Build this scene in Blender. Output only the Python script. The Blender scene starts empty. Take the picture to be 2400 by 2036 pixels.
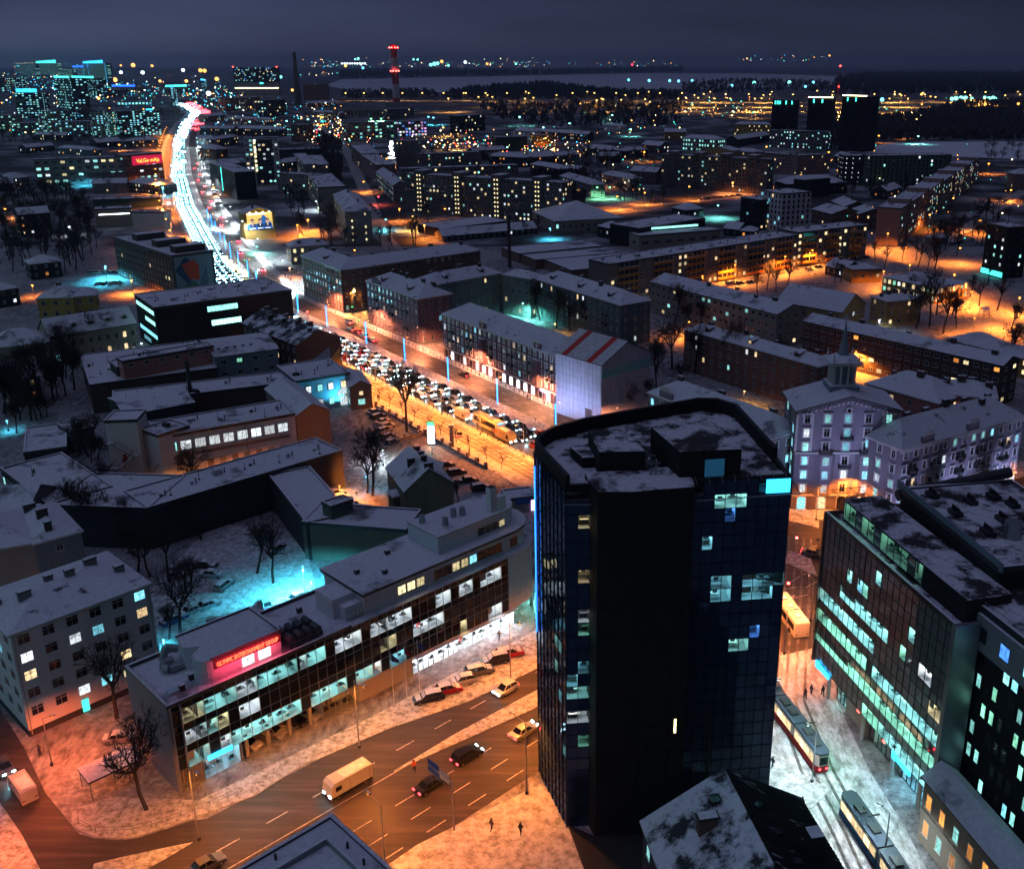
import bpy, math, random
from math import sin, cos, pi, radians as R, atan2, hypot
random.seed(7)
SC = bpy.context.scene
COL = SC.collection

# ---------------------------------------------------------------- camera
F, CX, CY, HC = 2350.0, 1350.0, 944.0, 90.0
PITCH = math.atan((CY-150)/F)
cd = bpy.data.cameras.new('camera'); cam = bpy.data.objects.new('camera', cd); COL.objects.link(cam)
cam.location = (0, 0, HC); cam.rotation_euler = (pi/2-PITCH, 0, 0)
cd.sensor_width = 36; cd.lens = 36*F/2400
cd.shift_x = (1200-CX)/2400; cd.shift_y = -(1018-CY)/2400
cd.clip_start = .5; cd.clip_end = 60000
SC.camera = cam

# ---------------------------------------------------------------- sky: low cloud lit by the city, after nightfall
W = bpy.data.worlds.new('World'); SC.world = W; W.use_nodes = True
nt = W.node_tree; nt.nodes.clear()
def N(t, **k):
    n = nt.nodes.new(t)
    for a, b in k.items(): setattr(n, a, b)
    return n
wo = N('ShaderNodeOutputWorld'); bg = N('ShaderNodeBackground'); bg2 = N('ShaderNodeBackground'); add = N('ShaderNodeAddShader')
sky = N('ShaderNodeTexSky'); sky.sky_type = 'NISHITA'; sky.sun_disc = False
sky.sun_elevation = R(-6); sky.sun_rotation = R(200)
bg2.inputs[1].default_value = .05; nt.links.new(sky.outputs[0], bg2.inputs[0])
tc = N('ShaderNodeTexCoord'); sp = N('ShaderNodeSeparateXYZ'); nt.links.new(tc.outputs['Generated'], sp.inputs[0])
rz = N('ShaderNodeValToRGB'); nt.links.new(sp.outputs[2], rz.inputs[0])
def ramp(cr, pts):
    while len(cr.elements) < len(pts): cr.elements.new(.5)
    for e, (p, c) in zip(cr.elements, pts): e.position = p; e.color = (*c, 1)
ramp(rz.color_ramp, [(0, (.046,.052,.090)), (.035, (.030,.036,.070)), (.10, (.017,.021,.048)), (.35, (.009,.011,.022)), (.62,(.020,.025,.053)), (.8,(.094,.108,.195)), (1, (.17,.19,.345))])
mr = N('ShaderNodeMapRange'); nt.links.new(sp.outputs[0], mr.inputs[0])
mr.inputs[1].default_value = -.45; mr.inputs[2].default_value = .5; mr.inputs[3].default_value = 1.35; mr.inputs[4].default_value = .32
nz = N('ShaderNodeTexNoise'); nz.inputs['Scale'].default_value = 2.2; nz.inputs['Detail'].default_value = 5
mp = N('ShaderNodeMapping'); mp.inputs['Scale'].default_value = (1,1,7); nt.links.new(tc.outputs['Generated'], mp.inputs[0]); nt.links.new(mp.outputs[0], nz.inputs[0])
m2 = N('ShaderNodeMapRange'); nt.links.new(nz.outputs[0], m2.inputs[0]); m2.inputs[1].default_value=.3; m2.inputs[2].default_value=.7; m2.inputs[3].default_value = .68; m2.inputs[4].default_value = 1.34
mu = N('ShaderNodeMath', operation='MULTIPLY'); nt.links.new(mr.outputs[0], mu.inputs[0]); nt.links.new(m2.outputs[0], mu.inputs[1])
nt.links.new(rz.outputs[0], bg.inputs[0]); nt.links.new(mu.outputs[0], bg.inputs[1])
nt.links.new(bg.outputs[0], add.inputs[0]); nt.links.new(bg2.outputs[0], add.inputs[1]); nt.links.new(add.outputs[0], wo.inputs[0])
vs = SC.view_settings
SC.display_settings.display_device = 'sRGB'
vs.view_transform = 'Standard'; vs.look = 'None'; vs.exposure = .35; vs.gamma = 1; vs.use_curve_mapping = False
SC.cycles.max_bounces = 5; SC.cycles.diffuse_bounces = 2; SC.cycles.glossy_bounces = 3; SC.cycles.transparent_max_bounces = 12
SC.cycles.sample_clamp_indirect = 3; SC.cycles.use_denoising = True; SC.cycles.use_light_tree = True
SC.cycles.volume_bounces = 0; SC.cycles.volume_max_steps = 32

# ---------------------------------------------------------------- survey of the site: picture point -> ground plan
RG = dict(D=(0,0,1.15440), R1=(0,100,.3848), R2=(800,100,.3848), R3=(1600,100,.3848), R4=(0,600,.3848), R5=(650,500,.3848),
          R6=(1300,400,.5291), R7=(0,1150,.50226), R8=(600,1150,.5022), R9=(1200,900,.644), R10=(1800,1050,.5592),
          Q1=(0,100,.2405), Q2=(400,120,.2405), Q3=(800,100,.2405), Q4=(1700,150,.3367), Z3=(1750,850,.31265), Z4=(700,1000,.2886), S=(0,0,1))
def gp(q, z=0, r=None):
    if r: a, b, k = RG[r]; q = (a+k*q[0], b+k*q[1])
    u = (q[0]-CX)/F; v = (CY-q[1])/F
    dz = -sin(PITCH)+v*cos(PITCH); dy = cos(PITCH)+v*sin(PITCH)
    t = (z-HC)/dz
    return (t*u, t*dy)
def hgt(r, top, base):
    b = gp(base, 0, r); k = RG[r]; v = (CY-(k[1]+k[2]*top[1]))/F
    return HC+b[1]/(cos(PITCH)+v*sin(PITCH))*(-sin(PITCH)+v*cos(PITCH))

# ---------------------------------------------------------------- materials
MC = {}
def mat(name, col, rough=.8, metal=0, emit=None, es=0, fn=None, sample=True, spec=None):
    if name in MC: return MC[name]
    m = bpy.data.materials.new(name); m.use_nodes = True; b = m.node_tree.nodes['Principled BSDF']
    b.inputs['Base Color'].default_value = (*col, 1); b.inputs['Roughness'].default_value = rough; b.inputs['Metallic'].default_value = metal
    if spec is not None: b.inputs['Specular IOR Level'].default_value = spec
    if emit: b.inputs['Emission Color'].default_value = (*emit, 1); b.inputs['Emission Strength'].default_value = es
    if not sample: m.cycles.emission_sampling = 'NONE'
    if fn: fn(m.node_tree, b)
    MC[name] = m; return m
def noise(t, scale, detail=4, coord='Object', vec=(1,1,1), rough=.6, rot=0):
    tc = t.nodes.new('ShaderNodeTexCoord'); mp = t.nodes.new('ShaderNodeMapping'); n = t.nodes.new('ShaderNodeTexNoise')
    mp.inputs['Scale'].default_value = vec; mp.inputs['Rotation'].default_value = (0,0,rot)
    n.inputs['Scale'].default_value = scale; n.inputs['Detail'].default_value = detail; n.inputs['Roughness'].default_value = rough
    t.links.new(tc.outputs[coord], mp.inputs[0]); t.links.new(mp.outputs[0], n.inputs[0]); return n
def rampn(t, src, pts):
    r = t.nodes.new('ShaderNodeValToRGB'); t.links.new(src, r.inputs[0]); ramp(r.color_ramp, pts); return r.outputs[0]
def mixc(t, f, a, b):
    m = t.nodes.new('ShaderNodeMix'); m.data_type = 'RGBA'
    t.links.new(f, m.inputs[0])
    for s, i in ((a,6),(b,7)):
        if isinstance(s, tuple): m.inputs[i].default_value = (*s, 1)
        else: t.links.new(s, m.inputs[i])
    return m.outputs[2]
def bump(t, b, src, d=.3, s=.5):
    n = t.nodes.new('ShaderNodeBump'); n.inputs['Distance'].default_value = d; n.inputs['Strength'].default_value = s
    t.links.new(src, n.inputs['Height']); t.links.new(n.outputs[0], b.inputs['Normal'])
def two(a, b2, scale, lo=.4, hi=.6, vec=(1,1,1), coord='Object', bd=0, detail=5, rot=0):
    def f(t, b):
        n = noise(t, scale, detail, coord, vec, rot=rot)
        c = rampn(t, n.outputs[0], [(lo, a), (hi, b2)]); t.links.new(c, b.inputs['Base Color'])
        if bd: bump(t, b, n.outputs[0], bd)
    return f
def fsnowground(t, b):  # dark patches in the snow also stand in for shade between tall blocks
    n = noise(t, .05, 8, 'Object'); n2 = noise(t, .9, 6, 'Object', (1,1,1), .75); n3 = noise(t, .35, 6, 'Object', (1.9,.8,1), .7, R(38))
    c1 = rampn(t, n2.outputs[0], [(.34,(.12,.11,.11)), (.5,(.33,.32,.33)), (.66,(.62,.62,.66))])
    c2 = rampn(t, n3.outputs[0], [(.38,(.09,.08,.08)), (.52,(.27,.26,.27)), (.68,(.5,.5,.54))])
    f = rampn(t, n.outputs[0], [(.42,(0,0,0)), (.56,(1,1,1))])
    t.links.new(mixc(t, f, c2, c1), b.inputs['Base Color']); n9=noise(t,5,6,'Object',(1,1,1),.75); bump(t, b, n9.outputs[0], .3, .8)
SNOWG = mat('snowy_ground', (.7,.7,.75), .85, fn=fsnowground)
SNOWT = mat('trampled_snow', (.5,.5,.5), .8, fn=lambda t,b: (lambda n,n2: (t.links.new(mixc(t, n2.outputs[0], rampn(t, n.outputs[0], [(.36,(.16,.14,.13)), (.5,(.42,.4,.4)), (.62,(.7,.7,.74))]), rampn(t, n.outputs[0], [(.4,(.35,.33,.32)), (.55,(.72,.72,.76))])), b.inputs['Base Color']), bump(t, b, n.outputs[0], .3, .8)))(noise(t, .75, 9, 'Object', (1,1,1), .78), noise(t, .12, 3)))
def fverge(t,b):
    n=noise(t,1.1,9,'Object',(1,1,1),.8); n2=noise(t,6,6,'Object',(1,1,1),.7)
    t.links.new(rampn(t,n.outputs[0],[(.38,(.22,.19,.17)),(.47,(.5,.47,.45)),(.56,(.78,.77,.78))]),b.inputs['Base Color']); bump(t,b,n2.outputs[0],.4,.9)
SNOWR = mat('snow_verge', (.7,.7,.72), .8, fn=fverge)
def fasph(rot, dirty):
    def f(t, b):
        n = noise(t, .55, 7, 'Object', (.12,1.6,1), .65, rot); n2 = noise(t, .09, 5); n3 = noise(t, 7, 4)
        c = rampn(t, n.outputs[0], [(.35,(.045,.04,.036)), (.52,(.075,.068,.06)), (.66,dirty)])
        c2 = mixc(t, n2.outputs[0], c, (.055,.05,.045)); t.links.new(c2, b.inputs['Base Color'])
        t.links.new(rampn(t, n2.outputs[0], [(.4,(.38,.38,.38)), (.65,(.6,.6,.6))]), b.inputs['Roughness']); bump(t, b, n3.outputs[0], .03, .5)
    return f
ASPH = mat('wet_asphalt', (.05,.05,.05), .5, spec=.18, fn=fasph(R(-45.4), (.14,.125,.11)))
ASPHB = mat('wet_asphalt_boulevard', (.05,.05,.05), .5, fn=fasph(R(52.5), (.26,.25,.24)))
SLUSH = mat('tram_street_slush', (.3,.3,.3), .7, fn=lambda t,b: (lambda n: (t.links.new(rampn(t, n.outputs[0], [(.36,(.10,.09,.08)), (.5,(.32,.3,.28)), (.64,(.62,.6,.6))]), b.inputs['Base Color']), bump(t,b,n.outputs[0],.15,.7)))(noise(t, .6, 8, 'Object', (.2,1.6,1), .7, R(52.5))))
SLUSH2 = mat('street_slush', (.3,.3,.3), .7, fn=lambda t,b: (lambda n: (t.links.new(rampn(t, n.outputs[0], [(.36,(.16,.15,.145)), (.47,(.42,.41,.41)), (.58,(.76,.76,.79))]), b.inputs['Base Color']), bump(t,b,n.outputs[0],.15,.7)))(noise(t, .6, 9, 'Object', (1.2,.55,1), .78, R(8))))
PAINT = mat('road_paint', (.75,.74,.7), .6, fn=two((.2,.19,.18), (.6,.58,.54), 2.5, .35, .5))
RAIL = mat('rail_steel', (.12,.11,.1), .35, .8)
ICE = mat('lake_ice', (.62,.62,.68), .9, fn=two((.5,.5,.56), (.7,.7,.76), .002, .35, .65, (1,3,1)))
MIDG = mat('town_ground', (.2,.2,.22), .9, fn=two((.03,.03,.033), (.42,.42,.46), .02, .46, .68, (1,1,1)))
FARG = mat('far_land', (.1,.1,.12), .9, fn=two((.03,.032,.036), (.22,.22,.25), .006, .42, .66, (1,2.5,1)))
def froof(dark, lo, hi, sc=.33):
    def f(t, b):
        n = noise(t, sc, 7, 'Object', (1,1,1), .7); n2 = noise(t, 1.8, 5); n3 = noise(t, .12, 2)
        s = rampn(t, n2.outputs[0], [(.3,(.62,.62,.66)), (.7,(.8,.8,.84))])
        mm = t.nodes.new('ShaderNodeMath'); mm.operation = 'ADD'; t.links.new(n.outputs[0], mm.inputs[0])
        m3 = t.nodes.new('ShaderNodeMath'); m3.operation = 'MULTIPLY'; m3.inputs[1].default_value = .25; t.links.new(n3.outputs[0], m3.inputs[0]); t.links.new(m3.outputs[0], mm.inputs[1])
        fc = rampn(t, mm.outputs[0], [(lo,(0,0,0)), (hi,(1,1,1))])
        t.links.new(mixc(t, fc, dark, s), b.inputs['Base Color']); bump(t, b, n.outputs[0], .25, .5)
    return f
SNOWF = mat('roof_snow_flat', (.75,.75,.8), .85, fn=froof((.16,.16,.18), .44, .56, .12))
SNOWP = mat('roof_snow_pitched', (.75,.75,.8), .85, fn=froof((.045,.045,.052), .44, .52))
SNOWH = mat('roof_snow_melted', (.6,.6,.65), .85, fn=froof((.03,.03,.034), .56, .66, .25))
SNOW = mat('snow', (.78,.78,.82), .85, fn=two((.66,.66,.7), (.82,.82,.86), 1.5, bd=.1))
def plaster(name, col, k=.75, sc=.35):
    return mat(name, col, .85, fn=lambda t,b: (lambda n,n2: (t.links.new(mixc(t, n2.outputs[0], rampn(t, n.outputs[0], [(.3, tuple(c*k for c in col)), (.6, col)]), tuple(c*.88 for c in col)), b.inputs['Base Color']), bump(t,b,n2.outputs[0],.02,.4)))(noise(t, sc, 6, 'Object', (1,1,.5), .65), noise(t, 5, 4)))
def brick(name, c1, c2, mortar=(.2,.19,.18)):
    def f(t, b):
        tc = t.nodes.new('ShaderNodeTexCoord'); mp = t.nodes.new('ShaderNodeMapping'); br = t.nodes.new('ShaderNodeTexBrick')
        mp.inputs['Rotation'].default_value = (R(90), 0, 0); sx = t.nodes.new('ShaderNodeSeparateXYZ'); cx = t.nodes.new('ShaderNodeCombineXYZ'); ad = t.nodes.new('ShaderNodeMath')
        t.links.new(tc.outputs['Object'], sx.inputs[0]); t.links.new(sx.outputs[0], ad.inputs[0]); t.links.new(sx.outputs[1], ad.inputs[1])
        t.links.new(ad.outputs[0], cx.inputs[0]); t.links.new(sx.outputs[2], cx.inputs[1]); t.links.new(cx.outputs[0], br.inputs[0])
        br.inputs['Color1'].default_value = (*c1,1); br.inputs['Color2'].default_value = (*c2,1); br.inputs['Mortar'].default_value = (*mortar,1)
        br.inputs['Scale'].default_value = 1.6; br.inputs['Mortar Size'].default_value = .02
        n = noise(t, .5, 6); t.links.new(mixc(t, n.outputs[0], br.outputs[0], tuple(c*.6 for c in c1)), b.inputs['Base Color'])
    return mat(name, c1, .9, fn=f)
def panels(name, col, sx=1.8, sz=.9, line=(.08,.08,.09), rough=.5, metal=0):
    def f(t, b):
        tc = t.nodes.new('ShaderNodeTexCoord'); s = t.nodes.new('ShaderNodeSeparateXYZ'); c = t.nodes.new('ShaderNodeCombineXYZ'); br = t.nodes.new('ShaderNodeTexBrick'); ad = t.nodes.new('ShaderNodeMath')
        t.links.new(tc.outputs['Object'], s.inputs[0]); t.links.new(s.outputs[0], ad.inputs[0]); t.links.new(s.outputs[1], ad.inputs[1])
        t.links.new(ad.outputs[0], c.inputs[0]); t.links.new(s.outputs[2], c.inputs[1]); t.links.new(c.outputs[0], br.inputs[0])
        br.offset = 0; br.inputs['Scale'].default_value = 1; br.inputs['Brick Width'].default_value = sx; br.inputs['Row Height'].default_value = sz
        br.inputs['Mortar Size'].default_value = .018; br.inputs['Color1'].default_value = (*col,1); br.inputs['Color2'].default_value = (*[x*.9 for x in col],1); br.inputs['Mortar'].default_value = (*line,1)
        n = noise(t, .8, 5); t.links.new(mixc(t, n.outputs[0], br.outputs[0], tuple(x*.75 for x in col)), b.inputs['Base Color'])
    return mat(name, col, rough, metal, fn=f)
WM = dict(
 rust=plaster('rust_plaster',(.24,.13,.10)), purple=plaster('mauve_plaster',(.22,.14,.17)), brown=plaster('brown_plaster',(.17,.10,.12)),
 greygreen=plaster('greygreen_plaster',(.24,.28,.27)), teal=plaster('teal_plaster',(.13,.2,.21)), cream=plaster('cream_plaster',(.42,.36,.29)),
 pale=plaster('pale_plaster',(.36,.33,.31)), white=plaster('white_plaster',(.78,.73,.75),.85), ochre=plaster('ochre_plaster',(.5,.3,.08)),
 yellow=plaster('yellow_plaster',(.5,.34,.13)), rose=plaster('rose_plaster',(.36,.22,.19)), grey=plaster('grey_plaster',(.22,.22,.22)),
 concrete=panels('concrete_panels',(.24,.21,.19),3.0,2.7,(.1,.09,.09),.85), dconcrete=panels('dark_concrete_panels',(.15,.135,.13),3.0,2.7,(.07,.07,.07),.85),
 olive=plaster('olive_render',(.2,.2,.15),.5), bluew=plaster('bluelit_tint_render',(.25,.45,.6)), bluegrey=plaster('bluegrey_boards',(.2,.27,.32)),  # hall wall: its blue floodlighting is put into the base colour
 brick=brick('red_brick',(.24,.11,.07),(.17,.075,.05)), dbrick=brick('dark_brick',(.10,.06,.05),(.07,.045,.04)), lbrick=brick('pale_brick',(.34,.25,.2),(.28,.2,.16)),
 stone=brick('limestone_blocks',(.36,.31,.26),(.3,.26,.22)), dark=plaster('dark_cladding',(.035,.036,.045)), black=plaster('black_cladding',(.014,.015,.019)),
 green=plaster('green_render',(.13,.22,.14)), dgreen=plaster('dark_green_boards',(.08,.13,.1)), mauve=plaster('greymauve_stucco',(.25,.22,.27)),
 alu=panels('white_metal_panels',(.74,.74,.8)), pink=plaster('pink_render',(.5,.2,.17)), tower=plaster('tower_black',(.006,.006,.008)), zinc=panels('grey_panels',(.3,.31,.34),2.2,1.1),
)
TRIM = mat('pale_trim', (.55,.53,.52), .7); DTRIM = mat('dark_trim', (.03,.03,.035), .5); IRON = mat('black_iron', (.02,.02,.022), .5, .4)
METAL = mat('galvanised_metal', (.35,.36,.38), .4, .7); MULL = mat('mullion_metal', (.4,.38,.36), .4, .5); DMULL = mat('dark_mullion', (.02,.022,.03), .4, .3)
FRAME = mat('window_frame_white', (.6,.58,.56), .6); CONC = mat('concrete', (.3,.29,.28), .9)
GLASS = mat('dark_window_glass', (.012,.014,.018), .08, spec=.8)
def wavy(t,b):
    n=noise(t,.45,3); bump(t,b,n.outputs[0],.05,.5)
CURT = mat('curtain_wall_glass', (.34,.34,.36), .04, .55, spec=1.0, fn=wavy)
CURTD = mat('dim_curtain_glass', (.006,.008,.01), .06, spec=.22)
CURTB = mat('blue_curtain_glass', (.03,.06,.13), .04, .5, spec=1.0, fn=wavy)
def flit(col, s):
    def f(t, b):
        b.inputs['Base Color'].default_value = (.02,.02,.02,1)
        oi = t.nodes.new('ShaderNodeObjectInfo'); n = noise(t, 1.7, 4, 'Object', (1.4,1,1))
        ad = t.nodes.new('ShaderNodeVectorMath'); ad.operation = 'ADD'
        t.links.new(n.inputs[0].links[0].from_socket, ad.inputs[0]); t.links.new(oi.outputs['Location'], ad.inputs[1]); t.links.new(ad.outputs[0], n.inputs[0])
        m = t.nodes.new('ShaderNodeMapRange'); t.links.new(n.outputs[0], m.inputs[0]); m.inputs[1].default_value=.36; m.inputs[2].default_value=.6; m.inputs[3].default_value=.5*s; m.inputs[4].default_value=1.15*s
        r = t.nodes.new('ShaderNodeMapRange'); t.links.new(oi.outputs['Random'], r.inputs[0]); r.inputs[3].default_value=.45; r.inputs[4].default_value=1.5
        q = t.nodes.new('ShaderNodeMath'); q.operation='MULTIPLY'; t.links.new(m.outputs[0], q.inputs[0]); t.links.new(r.outputs[0], q.inputs[1]); t.links.new(q.outputs[0], b.inputs['Emission Strength'])
        b.inputs['Emission Color'].default_value = (*col, 1)
    return f
LC = dict(w=(1,.72,.38), y=(1,.85,.45), t=(.35,.95,.9), c=(.25,.8,1), k=(.85,.95,1), o=(1,.35,.06), g=(.33,1,.68), p=(.8,.45,1), b=(.08,.3,1), r=(1,.05,.04))
def LIT(k, s=1.0):
    return mat('lit_window_'+k+('' if s == 1 else str(s)), (.02,.02,.02), .3, fn=flit(LC[k], s), sample=False)
SAT=dict(c=(.03,.50,.95),t=(.06,.85,.72),b=(.02,.14,1),g=(.05,1,.25))
def EM(k, s, sample=True):
    if k in SAT: s=min(s,2.6); return mat('vivid_glow_%s_%g'%(k,s),(.02,.02,.02),.5,emit=SAT[k],es=s,sample=sample)
    return mat('glow_%s_%g' % (k, s), (.02,.02,.02), .5, emit=LC[k], es=s, sample=sample)

# ---------------------------------------------------------------- mesh builder
class MB:
    def __init__(s, ox=0, oy=0, a=0):
        s.v=[]; s.f=[]; s.m=[]; s.mats=[]; s.fr(ox, oy, a)
    def fr(s, ox, oy, a): s.o=(ox,oy); s.c=cos(a); s.s=sin(a); return s
    def mi(s, m):
        if m not in s.mats: s.mats.append(m)
        return s.mats.index(m)
    def P(s, x, y, z):
        s.v.append((s.o[0]+x*s.c-y*s.s, s.o[1]+x*s.s+y*s.c, z)); return len(s.v)-1
    def face(s, pts, m):
        s.f.append([s.P(*p) for p in pts]); s.m.append(s.mi(m))
    def box(s, x0, y0, z0, x1, y1, z1, m, top=None, bot=False):
        if x1<x0: x0,x1=x1,x0
        if y1<y0: y0,y1=y1,y0
        i=[s.P(*p) for p in ((x0,y0,z0),(x1,y0,z0),(x1,y1,z0),(x0,y1,z0),(x0,y0,z1),(x1,y0,z1),(x1,y1,z1),(x0,y1,z1))]
        k=s.mi(m); t=s.mi(top or m)
        for q,mm in (((0,1,5,4),k),((1,2,6,5),k),((2,3,7,6),k),((3,0,4,7),k),((4,5,6,7),t),((3,2,1,0),k)):
            s.f.append([i[j] for j in q]); s.m.append(mm)
    def prism(s, poly, z0, z1, m, top=None, skip=()):
        n=len(poly); a=[s.P(x,y,z0) for x,y in poly]; b=[s.P(x,y,z1) for x,y in poly]; k=s.mi(m)
        for i in range(n):
            if i in skip: continue
            j=(i+1)%n; s.f.append([a[i],a[j],b[j],b[i]]); s.m.append(k)
        s.f.append(b); s.m.append(s.mi(top or m)); s.f.append(a[::-1]); s.m.append(k)
    def tube(s, p, q, r0, r1, n=6, m=None, cap=True):
        d=[q[i]-p[i] for i in range(3)]; L=math.sqrt(sum(x*x for x in d)) or 1e-6; d=[x/L for x in d]
        up=(0,0,1) if abs(d[2])<.9 else (1,0,0)
        u=[d[1]*up[2]-d[2]*up[1], d[2]*up[0]-d[0]*up[2], d[0]*up[1]-d[1]*up[0]]; l=math.sqrt(sum(x*x for x in u)); u=[x/l for x in u]
        w=[d[1]*u[2]-d[2]*u[1], d[2]*u[0]-d[0]*u[2], d[0]*u[1]-d[1]*u[0]]
        A=[];B=[]
        for i in range(n):
            a=2*pi*i/n; c,e=cos(a),sin(a)
            A.append(s.P(*[p[j]+r0*(c*u[j]+e*w[j]) for j in range(3)])); B.append(s.P(*[q[j]+r1*(c*u[j]+e*w[j]) for j in range(3)]))
        k=s.mi(m)
        for i in range(n): j=(i+1)%n; s.f.append([A[i],A[j],B[j],B[i]]); s.m.append(k)
        if cap: s.f.append(B); s.m.append(k); s.f.append(A[::-1]); s.m.append(k)
    def mesh(s, name, smooth=False):
        me=bpy.data.meshes.new(name); me.from_pydata(s.v, [], s.f)
        for m in s.mats: me.materials.append(m)
        me.polygons.foreach_set('material_index', s.m)
        if smooth: me.polygons.foreach_set('use_smooth', [True]*len(s.f))
        me.update(); return me
    def build(s, name, parent=None, loc=(0,0,0), rz=0, smooth=False):
        if not s.f: return None
        return mk(name, s.mesh(name, smooth), parent, loc, rz)
def mk(name, me, parent=None, loc=(0,0,0), rz=0):
    o=bpy.data.objects.new(name, me); COL.objects.link(o); o.location=loc; o.rotation_euler=(0,0,rz)
    if parent: o.parent=parent
    return o
LABELS = {}
def tag(o, label, cat, group=None, kind=None):
    if label:
        n = LABELS.get(label, 0)+1; LABELS[label] = n
        o['label']=label
    if cat: o['category']=cat
    if group: o['group']=group
    if kind: o['kind']=kind
    return o
def thing(name, label, cat, loc=(0,0,0), rz=0, group=None):
    return tag(mk(name, None, None, loc, rz), label, cat, group)
def copy_tree(o, parent=None):
    c=o.copy(); COL.objects.link(c)
    if parent: c.parent=parent
    for ch in CH.get(o.name, []): copy_tree(ch, c)
    return c
CH = {}
def remember(root):
    for o in COL.objects:
        if o.parent is root: CH.setdefault(root.name, []).append(o)
def struct(name, mb, loc=(0,0,0)):
    o=mb.build(name, None, loc); o['kind']='structure'; return o
ORD=['first','second','third','fourth','fifth','sixth','seventh','eighth','ninth','tenth','eleventh','twelfth','thirteenth','fourteenth','fifteenth','sixteenth','seventeenth','eighteenth','nineteenth','twentieth']
def od(i):
    if i < 20: return ORD[i]
    n=i+1; return '%d%s' % (n, 'th' if 10<=n%100<=20 else {1:'st',2:'nd',3:'rd'}.get(n%10,'th'))

# ---------------------------------------------------------------- ground, roads, water
g=MB(); 
xs=[-14000,-3000,-900,-300,0,300,900,3000,14000]; ys=[-1500,0,60,150,300,520,1200,2200]
for i in range(len(xs)-1):
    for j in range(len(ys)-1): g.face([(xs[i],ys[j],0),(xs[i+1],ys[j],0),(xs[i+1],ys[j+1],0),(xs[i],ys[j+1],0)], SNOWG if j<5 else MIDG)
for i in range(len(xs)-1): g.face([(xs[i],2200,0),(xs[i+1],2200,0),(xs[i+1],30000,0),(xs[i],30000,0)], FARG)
struct('ground', g)
def strip(pts, w0, w1, z, m, mb=None):
    """band between lateral offsets w0..w1 (positive to the right of travel)"""
    b=mb or MB(); L=[];
    for i,p in enumerate(pts):
        a=pts[max(i-1,0)]; c=pts[min(i+1,len(pts)-1)]; d=(c[0]-a[0],c[1]-a[1]); l=hypot(*d); nx,ny=d[1]/l,-d[0]/l
        L.append(((p[0]+nx*w0,p[1]+ny*w0),(p[0]+nx*w1,p[1]+ny*w1)))
    for (a,b2),(c,d) in zip(L,L[1:]): b.face([(*a,z),(*b2,z),(*d,z),(*c,z)], m)
    return b
def along(pts, s, w=0):
    i=0
    while i<len(pts)-2:
        l=math.dist(pts[i],pts[i+1])
        if s<l: break
        s-=l; i+=1
    a,b=pts[i],pts[i+1]; l=math.dist(a,b); ux,uy=(b[0]-a[0])/l,(b[1]-a[1])/l
    return (a[0]+ux*s+uy*w, a[1]+uy*s-ux*w), atan2(uy,ux)
def dashes(pts, w, z, on, off, s0, s1, mb, wd=.15):
    s=s0
    while s<s1:
        (x,y),a=along(pts,s,w); mb.fr(x,y,a); mb.face([(0,-wd/2,z),(on,-wd/2,z),(on,wd/2,z),(0,wd/2,z)], PAINT); s+=on+off
    mb.fr(0,0,0)
# boulevard, from the crossing up to the horizon; lateral + = far (east) side
BO=(-71,326); BA=R(-52.5)
def bf(x,y): return (BO[0]+x*cos(BA)-y*sin(BA), BO[1]+x*sin(BA)+y*cos(BA))
BLV=[bf(180,0),bf(120,0),bf(60,0),bf(0,0),bf(-60,0),bf(-92,0),(-140,428),(-165,478),(-252,676),(-336,886),(-443,1173),(-501,1333),(-610,1650),(-724,2013),(-946,2523)]
s_=strip(BLV,-26,-22,.12,SNOWT); struct('pavement', s_)
struct('tram_street', strip(BLV,-22,-15.5,.02,SLUSH))
struct('verge', strip(BLV,-15.5,-13.6,.14,SNOWR))
struct('road', strip(BLV,-13.6,-1.7,.03,ASPHB))
struct('median_strip', strip(BLV,-1.7,3,.14,SNOWR))
struct('road', strip(BLV,3,11.6,.035,ASPHB))
struct('pavement', strip(BLV,11.6,15.6,.13,SNOWT))
b=MB()
for w in (-4.8,-7.7,-10.7,5.8,8.7): dashes(BLV,w,.045,2,4,0,420,b,.14)
b.build('lane_markings')['kind']='structure'
RUT=mat('wet_rut',(.09,.08,.075),.45,fn=two((.05,.045,.04),(.26,.24,.23),.9,.45,.62))
b=MB()
for w in (-21,-19.6,-18,-16.6): strip(BLV,w-.22,w+.22,.03,RUT,b)
b.build('track_ruts')['kind']='structure'
b=MB()
for w in (-21,-19.6,-18,-16.6): strip(BLV,w-.06,w+.06,.04,RAIL,b)
b.build('tram_rails')['kind']='structure'
# main road in front of the glass office block
OO=(-51.45,107.5); OA=R(45.4)
def of(x,y): return (OO[0]+x*cos(OA)-y*sin(OA), OO[1]+x*sin(OA)+y*cos(OA))
MR=[of(-28,0),of(0,0),of(30,0),of(60,0),of(104,0),(66,200),(105,226),(165,262),(260,320)]
struct('road', strip(MR[:5],6.8,30,.016,ASPH)); struct('road', strip(MR[4:],8,34,.022,ASPH))
b=MB()
for w in (12.9,21.8,25.2,28.4): dashes(MR,w,.05,3,3.6,0,190,b,.16)
strip([of(-28,0),of(28,0)],16.4,16.55,.05,PAINT,b)
b.build('lane_markings')['kind']='structure'
b=MB(); b.prism([of(22,-16.2),of(33,-15.9),of(60,-17),of(86,-17),of(86,-19.8),of(45,-19.6)][::-1],.0,.13,SNOWR); struct('median_strip', b)
b=MB(); b.prism([of(-9,-30.2),of(16,-29.3),of(36,-32.4),of(60,-33),of(60,-60),of(-9,-60)][::-1],0,.12,SNOWT); struct('pavement', b)
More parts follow.
